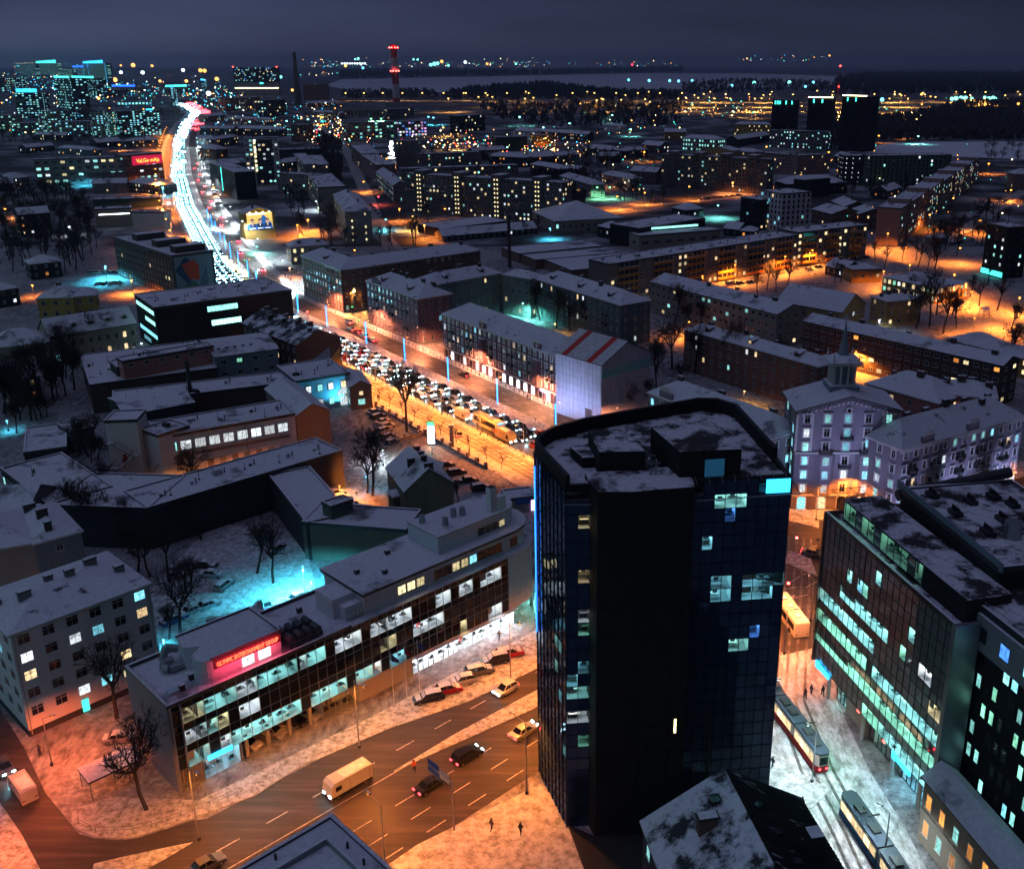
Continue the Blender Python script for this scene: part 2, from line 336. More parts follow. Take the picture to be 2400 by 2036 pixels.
# snow bank and forecourt between the office block and the main road
b=MB(); b.prism([gp(q,0,'R7') for q in ((520,1430),(340,1490),(332,1550),(380,1592),(450,1614),(560,1620),(640,1610),(760,1574),(900,1528))]+[of(6.7,-7.3),of(13.5,-6.4),of(26.9,-8.2),of(39,-11.3),of(52,-12.3),of(72,-12),of(72,-4),of(26,-4.2),of(6,-3.2),of(1,-3)],0,.16,SNOWR); struct('verge', b)
LS=[gp((-260,930),0,'R7'),gp((30,1300),0,'R7'),gp((180,1520),0,'R7'),gp((300,1690),0,'R7'),of(-34,-16)]
b=MB(); b.prism([gp(q,0,'R7') for q in ((100,1270),(230,1430),(320,1540),(370,1600),(450,1622),(560,1628),(640,1618),(760,1582),(900,1536),(1250,1500),(1500,1764),(900,1900),(200,1900),(150,1764),(60,1560),(0,1400),(0,1250))][::-1],-.2,.010,ASPH); struct('road', b)
b=MB(); b.prism([gp(q,0,'R7') for q in ((425,1790),(440,1740),(560,1712),(760,1668),(900,1640),(800,1700),(640,1790))][::-1],0,.1,SNOWR); struct('traffic_island', b)
LS=[(-135,175),(-79,114.5),(-72,106),(-66,99),(-58,90)]
struct('road', strip(LS,-3.2,3.4,.012,ASPH))
b=MB(); b.prism([gp(q,0,'R7') for q in ((-40,1400),(100,1600),(200,1790),(-40,1790))][::-1],0,.1,SNOWR); struct('verge', b)
b=MB(); b.prism([gp(q,0,'R7') for q in ((730,620),(960,590),(1270,560),(1480,490),(1440,300),(1330,180),(1000,150),(820,330),(700,470))][::-1],0,.05,SNOWT); struct('car_park', b)
# intersection + right-hand streets
b=MB(); b.prism([(22,150),(34,140),(60,150),(72,178),(66,200),(44,196),(22,176)],0,.026,ASPH); struct('road', b)
TS=[(38,170),(31,128),(31.5,112),(33,100),(34.5,80),(36,60)]
struct('tram_street', strip(TS,-8,6.5,.015,SLUSH2))
b=MB()
for w in (-1.5,0,-4.3,-2.9): strip([(44,182)]+TS[1:],w-.22+1.2,w+.22+1.2,.028,RUT,b)
b.build('track_ruts')['kind']='structure'
b=MB()
for w in (-1.5,0,-4.3,-2.9): strip([(44,182)]+TS[1:],w-.06+1.2,w+.06+1.2,.036,RAIL,b)
b.build('tram_rails')['kind']='structure'
b=MB(); b.prism([(46,190),(66,190.5),(104,214),(125,228),(123,231),(100,219),(66,195),(46,195)],0,.12,SNOWT); struct('pavement', b)
b=MB(); b.prism([gp(q,0,'Z3') for q in ((310,1180),(540,1240),(545,1190),(310,1120))],0,.13,SNOWR); struct('traffic_island', b)
b=MB(); b.prism([gp(q,0,'S') for q in ((1838,1318),(1915,1350),(1900,1310),(1850,1290))],0,.13,SNOWR); struct('traffic_island', b)
# other streets
def road(pts, w, m=SLUSH, z=.01):
    q=[gp(p[1:],0,p[0]) for p in pts]; struct('road', strip(q,-w/2,w/2,z,m)); return q
ST1=road([('R5',560,640),('R5',760,560),('R5',1000,520),('R2',760,1260)],7,z=.008)
ST2=road([('R2',320,1260),('R2',230,1150),('R2',170,960),('R2',60,720),('R2',0,600),('Q2',1500,800),('Q2',1440,640)],9)
ST3=road([('R2',380,1180),('R2',700,1120),('R2',1100,1075),('R2',1500,1010),('R3',0,975),('R3',450,930),('R3',900,860)],10,z=.012)
ST4=road([('R2',740,1245),('R2',1000,1300),('R2',1250,1370),('R2',1500,1440)],8,z=.018)
ST5=road([('R3',0,1559),('R3',560,1440),('R3',1130,1310),('R3',1400,1240),('R3',1700,1150),('R3',1960,980),('R3',2079,900)],8)
ST6=road([('R3',1160,1250),('R3',1400,1330),('R3',1700,1420),('R3',2079,1530)],7,z=.014)
HW=road([('R2',-200,330),('R2',700,352),('R2',2079,358),('R3',800,352),('R3',2079,350)],26,ASPH,.05)
HW2=road([('R2',1400,395),('R3',0,385),('R3',1000,400),('R3',1500,420)],22,ASPH,.07)
road([('R3',1200,395),('R3',440,470),('R3',250,520),('R3',220,560)],18,ASPH,.06)
# lake and far shore
b=MB(); sh=[('R1',1960,310),('R1',1990,230),('R2',0,235),('R2',300,310),('R2',800,305),('R2',1200,330),('R3',0,260),('R3',850,270),('R3',960,205),('R3',500,160),('R3',0,170),('R2',1700,185),('R2',900,206),('R2',200,212),('R1',2079,228)]
pl=[('R1',1980,262),('R2',100,300),('R2',700,305),('R2',1400,262),('R2',1700,285),('R3',100,285),('R3',900,262),('R3',940,205),('R3',400,188),('R2',1800,188),('R2',900,208),('R2',0,226)]
b.prism([gp(p[1:],0,p[0]) for p in pl],0,.6,ICE); struct('water', b)
b=MB(); b.prism([gp(q,0,'R3') for q in ((1000,665),(1500,690),(2300,720),(2300,605),(1500,606),(1250,615))],0,.3,SNOW); struct('snow_field', b)
# ---------------------------------------------------------------- buildings
WCACHE={}
def wmesh(w,h,kind,style):
    key=(round(w,1),round(h,1),kind,style)
    if key in WCACHE: return WCACHE[key]
    w,h=key[0],key[1]; b=MB()
    if style=='far':
        b.face([(-w/2,-.06,-h/2),(w/2,-.06,-h/2),(w/2,-.06,h/2),(-w/2,-.06,h/2)],GLASS if kind=='d' else LIT(kind)); WCACHE[key]=b.mesh('window'); return WCACHE[key]
    pm=GLASS if kind=='d' else LIT(kind); fm=DTRIM if style=='dark' else FRAME; t=.09 if style!='grand' else .14
    x=w/2; z=h/2
    b.box(-x,-.05,-z,-x+t,.02,z,fm); b.box(x-t,-.05,-z,x,.02,z,fm); b.box(-x+t,-.05,z-t,x-t,.02,z,fm); b.box(-x-.05,-.13,-z-.06,x+.05,.02,-z+.03,SNOW if style!='dark' else fm)
    n=max(1,int(w/1.0))
    for i in range(1,n+(1 if w>1.3 else 0)):
        q=-x+w*i/max(n,2 if w>1.3 else 1)
        if abs(q)<x-.1: b.box(q-.035,-.045,-z+.03,q+.035,.02,z-t,fm)
    if n==1 and w>.9: b.box(-.03,-.045,-z+.03,.03,.02,z*.35,fm)
    if h>1.3 and style!='dark': b.box(-x+t,-.042,z*.33,x-t,.02,z*.33+.06,fm)
    b.face([(-x,-.02,-z),(x,-.02,-z),(x,-.02,z),(-x,-.02,z)], pm)
    if style=='grand':
        b.box(-x-.22,-.09,-z-.1,-x-.003,.01,z+.2,TRIM); b.box(x+.003,-.09,-z-.1,x+.22,.01,z+.2,TRIM); b.box(-x-.35,-.28,z+.2,x+.35,.01,z+.36,TRIM,SNOW)
    WCACHE[key]=b.mesh('window'); return WCACHE[key]
FARD=950
class Bld:
    def __init__(s,label,cat='building',group=None,name='building'):
        s.args=(name,label,cat,group); s.root=None; s.n=0; s.st=MB(); s.has=False
    def block(s,r,A,B,C,h,wall,floors=3,sp=3,ww=1.2,wh=1.4,p=.12,kinds='wwt',roof='hip',rise=None,z0=None,blind='',style='pale',chim=0,z_base=0,fh=None,ground=None,dorm=0,over=.35,rm=None,units=0,door=False,skip=0,seed=None,balc=None,strip_=None):
        rnd=random.Random(seed if seed is not None else sum(ord(c)*(i+7) for i,c in enumerate(s.args[1]))&0xffff)
        q=lambda P:(P[1],P[0]) if isinstance(P[0],str) else (P,r)
        if isinstance(h,tuple): h=hgt(*h)
        g2=lambda P:(lambda u:gp(u[0],h,u[1]))(q(P)) if P[0]!='W' else P[1]
        a,b=g2(A),g2(B); L=math.dist(a,b); u=((b[0]-a[0])/L,(b[1]-a[1])/L)
        if isinstance(C,(int,float)): D=C
        else:
            c=g2(C); D=-(c[0]-b[0])*u[1]+(c[1]-b[1])*u[0]
        if D<0: a,b=b,a; u=(-u[0],-u[1]); D=-D
        th=atan2(u[1],u[0])
        if s.root is None:
            nm,lb,ct,gr=s.args; s.root=thing(nm,lb,ct,(a[0],a[1],0),0,gr); s.o=a
        s.a,s.b,s.th,s.D,s.L,s.h=a,b,th,D,L,h
        fx=(a[0]-s.o[0],a[1]-s.o[1],th); s.fx=fx
        far=math.hypot(a[0],a[1])>FARD
        m=MB(*fx); wm=WM[wall] if isinstance(wall,str) else wall
        m.prism([(0,0),(L,0),(L,D),(0,D)],z_base,h,wm)
        rt=rm or (SNOWF if roof=='flat' else SNOWP)
        if roof in('gable','gabley'):
            rise=rise or (D if roof=='gable' else L)*.28
            if roof=='gable':
                m.face([(L,0,h),(L,D,h),(L,D/2,h+rise)],wm); m.face([(0,D,h),(0,0,h),(0,D/2,h+rise)],wm)
            else:
                m.face([(0,0,h),(L,0,h),(L/2,0,h+rise)],wm); m.face([(L,D,h),(0,D,h),(L/2,D,h+rise)],wm)
        m.build('wall',s.root)
        if ground:
            m=MB(*fx); m.box(-.06,-.06,z_base,L+.06,D+.06,z_base+1,WM.get(ground,wm) if isinstance(ground,str) else ground); m.build('plinth',s.root)
        m=MB(*fx); e=over
        if roof=='flat':
            m.box(.25,.25,h-.1,L-.25,D-.25,h+.22,rt); ro=m.build('roof',s.root)
            m=MB(*fx)
            for (x0,y0,x1,y1) in ((-.12,-.12,L+.12,.28),(-.12,D-.28,L+.12,D+.12),(-.12,.28,.28,D-.28),(L-.28,.28,L+.12,D-.28)): m.box(x0,y0,h-.25,x1,y1,h+.5,DTRIM,SNOW)
            m.build('parapet',s.root)
        elif roof in ('gable','gabley'):
            t=.22
            if roof=='gable':
                k=rise/(D/2); pts=lambda y,zz:(y,zz)
                ys=[(-e,h-e*k),(D/2,h+rise),(D+e,h-e*k)]
                for (y0,z0_),(y1,z1) in zip(ys,ys[1:]):
                    A_=[(-e,y0,z0_+t),(L+e,y0,z0_+t),(L+e,y1,z1+t),(-e,y1,z1+t)]; B_=[(x,y,z-t) for x,y,z in A_]
                    m.face(A_,rt); m.face(B_[::-1],DTRIM)
                    for i in range(4): j=(i+1)%4; m.face([B_[i],B_[j],A_[j],A_[i]],DTRIM)
            else:
                k=rise/(L/2); xs=[(-e,h-e*k),(L/2,h+rise),(L+e,h-e*k)]
                for (x0,z0_),(x1,z1) in zip(xs,xs[1:]):
                    A_=[(x0,-e,z0_+t),(x1,-e,z1+t),(x1,D+e,z1+t),(x0,D+e,z0_+t)]; B_=[(x,y,z-t) for x,y,z in A_]
                    m.face(A_,rt); m.face(B_[::-1],DTRIM)
                    for i in range(4): j=(i+1)%4; m.face([B_[i],B_[j],A_[j],A_[i]],DTRIM)
            ro=m.build('roof',s.root)
        else:
            rise=rise or min(L,D)*.26; hw=min(L,D)/2
            m.box(-e,-e,h-.25,L+e,D+e,h+.05,TRIM,rt)
            if L>=D: p1,p2=(hw,D/2),(L-hw,D/2)
            else: p1,p2=(L/2,hw),(L/2,D-hw)
            c=[(-e,-e,h+.05),(L+e,-e,h+.05),(L+e,D+e,h+.05),(-e,D+e,h+.05)]; P1=(*p1,h+rise); P2=(*p2,h+rise)
            if L>=D: fs=[[c[0],c[1],P2,P1],[c[1],c[2],P2],[c[2],c[3],P1,P2],[c[3],c[0],P1]]
            else: fs=[[c[0],c[1],P1],[c[1],c[2],P2,P1],[c[2],c[3],P2],[c[3],c[0],P1,P2]]
            for f_ in fs: m.face(f_,rt)
            ro=m.build('roof',s.root)
        def roofz(x,y):
            if roof=='flat': return h+.2
            if roof=='gable': return h+rise*(1-abs(y-D/2)/(D/2))
            if roof=='gabley': return h+rise*(1-abs(x-L/2)/(L/2))
            return h+min(rise,rise*min(x,L-x,y,D-y)/hw)
        s.roofz=roofz; s.roof=ro
        for i in range(chim):
            long_x=L>=D if roof!='gabley' else False
            t_=(i+.5+rnd.uniform(-.2,.2))/chim
            x,y=(L*t_, D/2+rnd.uniform(-.12,.22)*D) if long_x else (L/2+rnd.uniform(-.2,.2)*L, D*t_)
            z=roofz(x,y); m=MB(*fx); cw=rnd.uniform(.5,1.0)
            top=z+rnd.uniform(1.0,1.7) if roof!='flat' else z+.9
            m.box(x-cw,y-.4,z-.9,x+cw,y+.4,top,WM['dbrick'] if not wall in('white',) else WM['grey'],SNOW)
            m.box(x-cw-.08,y-.48,top-.25,x+cw+.08,y+.48,top-.1,DTRIM)
            m.build('chimney',ro)
        for i in range(units):
            x=L*(i+.5)/units+rnd.uniform(-.8,.8); y=D*rnd.uniform(.3,.7); m=MB(*fx)
            w_=rnd.choice((.3,.4,.9)); m.box(x-w_,y-w_*.6,h+.1,x+w_,y+w_*.6,h+rnd.uniform(.6,1.1),METAL if i%3 else DTRIM,SNOW if i%2 else None); m.tube((x+w_+.6,y,h+.1),(x+w_+.6,y,h+1.3),.13,.13,6,DTRIM); m.tube((x+w_+.6,y,h+1.25),(x+w_+.6,y,h+1.4),.24,.1,6,DTRIM)
            m.build('roof_vent',ro); y2=D*rnd.uniform(.12,.9); x2=min(L-1,max(1,x+rnd.uniform(-3,3))); m=MB(*fx); m.tube((x2,y2,h+.1),(x2,y2,h+rnd.uniform(.7,2.6)),.07,.05,5,DTRIM); m.box(x2-.22,y2-.22,h+.1,x2+.22,y2+.22,h+.4,DTRIM)
            if not far: m.build('roof_pipe',ro)
        for i in range(dorm):
            x=L*(i+.5)/dorm; y=min(2.6,D*.25); z=roofz(x,y); m=MB(*fx)
            m.box(x-.9,y-.9,z-.6,x+.9,y+1.6,z+.75,wm); m.face([(x-1.1,y-1.1,z+.7),(x+1.1,y-1.1,z+.7),(x+1.1,y+2.2,z+1.3),(x-1.1,y+2.2,z+1.3)],SNOW); m.face([(x-1.1,y-1.1,z+.78),(x,y-1.1,z+1.25),(x+1.1,y-1.1,z+.78)],wm)
            m.face([(x-.5,y-.93,z-.15),(x+.5,y-.93,z-.15),(x+.5,y-.93,z+.6),(x-.5,y-.93,z+.6)],GLASS if rnd.random()>.2 else LIT('w'))
            m.build('dormer',ro)
        # windows on the walls that face the camera's side of town
        if floors:
            zb=(z_base+ .4) if z0 is None else z0; fh=fh or (h-zb)/floors
            corners=[(0,0),(L,0),(L,D),(0,D)]
            for wi,nm in enumerate('frbl'):
                if nm in blind: continue
                p0,p1=corners[wi],corners[(wi+1)%4]; wl=math.dist(p0,p1); wa=atan2(p1[1]-p0[1],p1[0]-p0[0])
                mx,my=(p0[0]+p1[0])/2,(p0[1]+p1[1])/2
                wx,wy=a[0]+mx*cos(th)-my*sin(th), a[1]+mx*sin(th)+my*cos(th); nx,ny=sin(th+wa),-cos(th+wa)
                if (-wx)*nx+(-wy)*ny < 0: continue
                nb=max(1,int((wl-1)/sp)) if wl>2.2 else 0
                for j in range(floors):
                    for i in range(nb):
                        if strip_ and strip_(nm,i,j,nb): continue
                        if skip and rnd.random()<skip: continue
                        x=(i+.5)*wl/nb; z=zb+(j+.52)*fh
                        k='d' if rnd.random()>p else rnd.choice(kinds)
                        lx,ly=p0[0]+x*cos(wa),p0[1]+x*sin(wa)
                        X=fx[0]+lx*cos(th)-ly*sin(th); Y=fx[1]+lx*sin(th)+ly*cos(th)
                        s.window(X,Y,z,th+wa,ww,min(wh,fh*.8),k,style,far)
        if door:
            m=MB(*fx); x=L*.5; m.box(x-.6,-.08,.15,x+.6,.01,2.4,WM['dbrick']); m.box(x-1,-.9,2.5,x+1,-.003,2.65,DTRIM,SNOW); m.build('door',s.root)
        return s
    def window(s,X,Y,z,ang,w,h,k,style='pale',far=False):
        me=wmesh(w,h,k,'far' if far else style)
        if s.n<98:
            mk('window',me,s.root,(X,Y,z),ang); s.n+=1
        else:
            pm=GLASS if k=='d' else LIT(k)
            s.st.fr(X,Y,ang); x=w/2
            if not far: s.st.box(-x-.08,-.03,z-h/2-.08,x+.08,.01,z+h/2+.08,FRAME if style!='dark' else DTRIM)
            s.st.face([(-x,-.04,z-h/2),(x,-.04,z-h/2),(x,-.04,z+h/2),(-x,-.04,z+h/2)],pm); s.has=True
    def part(s,name,mb,parent=None): return mb.build(name,parent or s.root)
    def mb(s): return MB(*s.fx)
    def done(s):
        if s.has:
            o=s.st.build('windows',s.root)
            if s.n: o['kind']='stuff'
        return s
def B_(label,r,A,B,C,h,wall,cat='building',name='building',group=None,**k):
    return Bld(label,cat,group,name).block(r,A,B,C,h,wall,**k)
def rectloc(s,x,y): # local block coords -> world
    return (s.a[0]+x*cos(s.th)-y*sin(s.th), s.a[1]+x*sin(s.th)+y*cos(s.th))
def curtain(B,p0,p1,z0,z1,nx,nz,lit,glass=None,mull=None,md=.12,mw=.06,kind='t',fr=None,rooms=True,depth=3.2,es=2.2,zs=None,hidden=()):
    """glazed grid from p0 to p1 (block frame, outside on the right); lit = {(i,j):colour key}"""
    glass=glass or CURT; mull=mull or MULL; L=math.dist(p0,p1); a=atan2(p1[1]-p0[1],p1[0]-p0[0])
    fx=B.fx; ox=fx[0]+p0[0]*cos(fx[2])-p0[1]*sin(fx[2]); oy=fx[1]+p0[0]*sin(fx[2])+p0[1]*cos(fx[2]); fr=(ox,oy,fx[2]+a)
    zs=zs or [z0+(z1-z0)*j/nz for j in range(nz+1)]; nz=len(zs)-1
    g=MB(*fr)
    for j in range(nz):
        i=0
        while i<nx:
            if (i,j) in lit or (i,j) in hidden: i+=1; continue
            k=i
            while k<nx and (k,j) not in lit and (k,j) not in hidden: k+=1
            for q in range(i,k): g.face([(L*q/nx,0,zs[j]),(L*(q+1)/nx,0,zs[j]),(L*(q+1)/nx,0,zs[j+1]),(L*q/nx,0,zs[j+1])],glass)
            i=k
            if nz==1: B.part('glazing',g); g=MB(*fr)
    B.part('glazing',g)
    m=MB(*fr)
    for i in range(nx+1): x=L*i/nx; m.box(x-mw/2,-md,z0,x+mw/2,.02,z1,mull)
    for z in zs: m.box(0,-md*.7,z-mw/2,L,.01,z+mw/2,mull)
    B.part('mullions',m)
    for (j) in range(nz):
        i=0
        while i<nx:
            if (i,j) not in lit: i+=1; continue
            c=lit[(i,j)]; k=i
            while k<nx and lit.get((k,j))==c: k+=1
            room(B,fr,L*i/nx,L*k/nx,zs[j],zs[j+1],depth,c,es); i=k
def room(B,fr,x0,x1,z0,z1,d,c,es):
    m=MB(*fr); rnd=random.Random(int(x0*31+z0*97)); wl=mat('office_wall',(.6,.62,.6),.9); fl=mat('office_floor',(.25,.26,.28),.7)
    m.face([(x0,d,z0),(x1,d,z0),(x1,d,z1),(x0,d,z1)],wl); m.face([(x0,0,z0),(x1,0,z0),(x1,d,z0),(x0,d,z0)],fl); m.face([(x0,0,z1-.02),(x0,d,z1-.02),(x1,d,z1-.02),(x1,0,z1-.02)],wl)
    m.face([(x0,0,z0),(x0,d,z0),(x0,d,z1),(x0,0,z1)],wl); m.face([(x1,0,z0),(x1,0,z1),(x1,d,z1),(x1,d,z0)],wl)
    x=x0+.3
    while x<x1-.9:
        w=rnd.uniform(.9,1.5); y=rnd.uniform(.4,1.0); m.box(x,y,z0+.68,x+w,y+.7,z0+.74,rnd.choice([WM['dark'],WM['pale'],WM['black']])); m.box(x+.25,y+.3,z0+.74,x+.8,y+.36,z0+1.15,WM['black'])
        if rnd.random()<.4: m.box(x+.3,y+.95,z0+.1,x+.8,y+1.4,z0+1.05,WM['black'] if rnd.random()<.7 else mat('red_cloth',(.4,.03,.02)))
        if rnd.random()<.5: m.box(x,d-.45,z0,x+w*.8,d-.05,z0+rnd.uniform(.9,1.9),rnd.choice([WM['dark'],WM['pale'],WM['lbrick']]))
        x+=w+rnd.uniform(.3,1.2)
    x=x0+.4
    while x<x1-.3: m.box(x,.5,z1-.10,min(x+.9,x1-.1),d-.4,z1-.06,mat('ceiling_lamp_%s_%g'%(c,es),(.1,.1,.1),.5,emit=LC[c],es=es*11)); x+=1.9
    if rnd.random()<.25: m.box(x0+.05,.1,z0+.9,x0+.05+(x1-x0)*.3,.14,z1-.02,WM['pale'])
    B.part('lit_office',m)
# ---------------------------------------------------------------- blocks along the boulevard
brk=dict(style='pale')
b=B_('rust-brown corner apartment block with a long wing, upper end of the boulevard','R5',(145,255),(385,345),13,16.8,'rust',floors=5,sp=2.6,ww=.95,wh=1.6,p=.08,chim=2,dorm=1,cat='apartment block',name='apartment_block',ground='grey')
b.block('R5',(385,347),(1235,226),12,16.5,'rust',floors=5,sp=3.2,ww=1.0,wh=1.6,p=.03,chim=5); b.done()
def balconies(b,cells,z,w=1.9,d=.9):
    for x,zz in cells:
        m=b.mb(); m.box(x-w/2,-d,zz-.18,x+w/2,-.003,zz,IRON,SNOW)
        for q in (-w/2,w/2-.04): m.box(x+q,-d,zz,x+q+.04,-.003,zz+.9,IRON)
        n=int(w/.22)
        for i in range(n): m.box(x-w/2+i*w/n,-d,zz,x-w/2+i*w/n+.04,-d+.04,zz+.9,IRON)
        m.box(x-w/2,-d-.02,zz+.88,x+w/2,-d+.05,zz+.95,IRON,SNOW); m.build('balcony',b.root)
b=B_('mauve-brown apartment block with balconies and a bare side wall','R5',(540,410),(855,522),(1065,490),15.9,'purple',floors=5,sp=2.7,ww=1.0,wh=1.6,p=.08,kinds='twc',chim=5,dorm=2,cat='apartment block',name='apartment_block',ground='grey',door=True)
balconies(b,[(b.L*.2,9.8),(b.L*.2,6.7),(b.L*.5,9.8),(b.L*.5,6.7),(b.L*.78,9.8),(b.L*.78,3.8)],0)
m=b.mb(); m.box(b.L*.12,-.1,16,b.L*.3,.25,17.6,WM['purple'],SNOW); m.face([(b.L*.12,-.1,17.6),(b.L*.3,-.1,17.6),(b.L*.21,-.1,18.9)],WM['purple']); m.build('gable_front',b.root); b.done()
b=B_('long pale green courtyard block with dark chimneys, behind the mauve one','R5',(935,440),(1370,362),12,15,'greygreen',floors=4,sp=3,ww=1.0,wh=1.5,p=.1,chim=3,dorm=2,cat='apartment block',name='apartment_block')
b.block('R5',(1370,372),(1540,400),8,15,'greygreen',floors=4,sp=3,ww=1.0,wh=1.5,p=.15,chim=1); b.done()
tree_flue=tag((lambda m:(m.tube((0,0,0),(0,0,24),.9,.75,10,WM['dbrick']),m)[1])(MB()).build('boiler_chimney',None,(*gp((1415,330),0,'R5'),0)),'slim dark boiler flue rising behind the pale green courtyard block','chimney')
b=B_('long mauve arcade block with lit shop windows beside the wrapped house','R5',(1005,612),(1722,880),13,14.3,'brown',floors=4,sp=2.55,ww=1.0,wh=1.55,p=.16,kinds='tcwk',roof='hip',rise=4,z0=3.6,chim=0,cat='apartment block',name='apartment_block',style='grand')
n=17
for i in range(n):
    x=b.L*(i+.5)/n; lit=i in(1,3,5,6,7,9,10,11,12,13,15)
    m=b.mb(); m.box(x-1.0,-.1,.3,x+1.0,-.01,3.0,TRIM); m.face([(x-.8,-.12,.5),(x+.8,-.12,.5),(x+.8,-.12,2.6),(x+.45,-.12,2.9),(x-.45,-.12,2.9),(x-.8,-.12,2.6)],LIT('k',2.2) if lit else GLASS); m.build('shop_window',b.root)
m=b.mb(); m.box(-.1,-.35,3.25,b.L+.1,-.003,3.5,TRIM,SNOW); m.build('cornice',b.root)
m=b.mb(); m.box(b.L*.86,-.5,2.7,b.L*.92,-.15,3.15,EM('p',6)); m.build('shop_sign',b.root)
balconies(b,[(x,z) for x in (b.L*.09,b.L*.26,b.L*.44,b.L*.62,b.L*.79,b.L*.93) for z in (9.1,6.3)],0,2.2)
for x in (.38,.83):
    m=b.mb(); x*=b.L; m.prism([(x-2,-.003),(x-1.1,-1.1),(x+1.1,-1.1),(x+2,-.003)],3.6,11.4,WM['brown'],SNOW); m.build('bay',b.root)
    m=b.mb(); m.box(x-1.7,-.15,14,x+1.7,.4,16.2,WM['brown'],SNOW); m.face([(x-1.7,-.15,16.2),(x+1.7,-.15,16.2),(x+.9,-.15,17.2),(x-.9,-.15,17.2)],TRIM); m.tube((x,-.2,15.4),(x,-.14,15.4),.5,.5,10,TRIM); m.build('gable_front',b.root)
b.done()
# the house under renovation, wrapped in sheeting under a tent roof
TARP=mat('scaffold_sheet',(.6,.6,.66),.6,fn=lambda t,b:(lambda n,n2:(t.links.new(mixc(t,n2.outputs[0],rampn(t,n.outputs[0],[(.35,(.38,.38,.43)),(.6,(.72,.72,.78))]),(.6,.6,.66)),b.inputs['Base Color']),bump(t,b,n.outputs[0],.6,1)))(noise(t,1.1,6,'Object',(1,1,.16),.7),noise(t,.4,4)))
b=Bld('scaffolded house wrapped in white sheeting under a tent roof with red stripes','building',None,'wrapped_building')
b.block('R6',(5,800),(207,860),(438,805),17.3,TARP,floors=0,roof='gable',rise=4.4,over=.5,rm=mat('tent_canvas',(.62,.61,.62),.7,fn=two((.5,.49,.5),(.68,.67,.68),1.2,bd=.1)))
b.th
k=4.4/(b.D/2)
for f0 in (.16,.70):
    m=b.mb(); x0=b.L*f0; x1=x0+2.0; e=.52
    m.face([(x0,-e,17.3-e*k+.235),(x1,-e,17.3-e*k+.235),(x1,b.D/2,21.7+.235),(x0,b.D/2,21.7+.235)],mat('red_canvas',(.6,.03,.02),.7)); m.build('red_stripe',b.root)
m=b.mb()
for i in range(13): x=b.L*i/12; m.tube((x,-.28,0),(x,-.28,17),.05,.05,5,METAL)
for z in range(2,17,2): m.tube((0,-.28,z),(b.L,-.28,z),.04,.04,5,METAL)
m.build('scaffold',b.root)
m=b.mb(); m.box(b.L+.02,0,13.4,b.L+.12,b.D,15.6,mat('teal_netting',(.2,.5,.48),.7)); m.build('netting_band',b.root)
m=b.mb(); m.box(b.L*.68,-.35,0,b.L*.82,-.3,4.4,WM['dbrick']); m.build('doorway',b.root); b.done()
b=B_('dark teal-grey apartment block with a hipped roof, behind the wrapped house','R6',(-90,478),(292,596),(445,580),14.5,'teal',floors=4,sp=3.1,ww=1.0,wh=1.6,p=.1,kinds='tkw',chim=4,dorm=3,cat='apartment block',name='apartment_block'); balconies(b,[(b.L*.62,9.2),(b.L*.62,6),(b.L*.84,9.2),(b.L*.84,6)],0); b.done()
# the long prefab with orange balconies
def orange_bands(b,z0,fh,n):
    om=mat('orange_panel',(.55,.22,.03),.6); 
    for i in range(n):
        x0=b.L*(i+.22)/n; x1=b.L*(i+.78)/n
        m=b.mb()
        for j in range(5):
            z=z0+j*fh; m.box(x0,-.9,z,x1,-.003,z+1.0,om,SNOW if j==4 else None); m.box(x0+.1,-.2,z+1.0,x1-.1,-.004,z+fh-.12,GLASS); 
            for q in range(5): xx=x0+(x1-x0)*q/4; m.box(xx-.05,-.9,z+1.0,xx+.05,-.8,z+fh-.1,FRAME)
        m.build('balcony_stack',b.root)
ex=lambda n:(lambda nm,i,j,nb: nm=='f' and .22<((i+.5)/nb*n)%1<.78)
b=B_('long five-storey prefab block with orange balcony bands','R6',(245,418),(1078,287),(147,397),15,'concrete',floors=5,sp=3.0,ww=1.5,wh=1.4,p=.26,kinds='wwy',roof='flat',units=14,cat='apartment block',name='apartment_block',strip_=ex(6),blind='l'); orange_bands(b,.9,2.82,6); th0=b.th
b.block('R6',(1078,277),(1387,243),13,16,'concrete',floors=5,sp=3.0,ww=1.5,wh=1.4,p=.3,kinds='wwy',roof='flat',units=5,strip_=ex(3)); orange_bands(b,1.6,2.86,3); b.done()
b=B_('pale four-storey terrace with chimneys, below the orange balcony block','R6',(425,492),(985,637),(1085,602),12,'cream',floors=4,sp=3.0,ww=1.5,wh=1.3,p=.07,kinds='twy',roof='gable',rise=2.4,chim=6,rm=SNOWF,cat='apartment block',name='apartment_block'); b.done()
b=B_('dusky brown hip-roofed apartment house behind bare trees','R6',(575,702),(1170,868),(1212,835),13,'rust',floors=4,sp=3.2,ww=1.0,wh=1.5,p=.12,kinds='twk',chim=4,dorm=3,cat='apartment block',name='apartment_block'); b.done()
b=B_('very long dark brick block with rows of small windows','R6',(1105,667),(1985,864),(2030,830),12,'dbrick',floors=4,sp=2.9,ww=1.7,wh=1.2,p=.14,kinds='wyo',roof='gable',rise=1.8,rm=SNOWF,chim=5,cat='apartment block',name='apartment_block'); b.done()
b=B_('yellow gabled building with a patchy snow roof','R6',(985,578),(1272,628),(1385,592),8.5,'yellow',floors=2,sp=3,p=.2,kinds='kw',roof='gable',rise=5,cat='building'); b.done()
b=B_('yellow cubic house with a row of rooftop chimneys','R6',(1403,556),(1476,580),(1565,545),9.5,'yellow',floors=3,sp=3.2,p=.06,chim=5,rise=1.5,cat='house',name='house'); b.done()
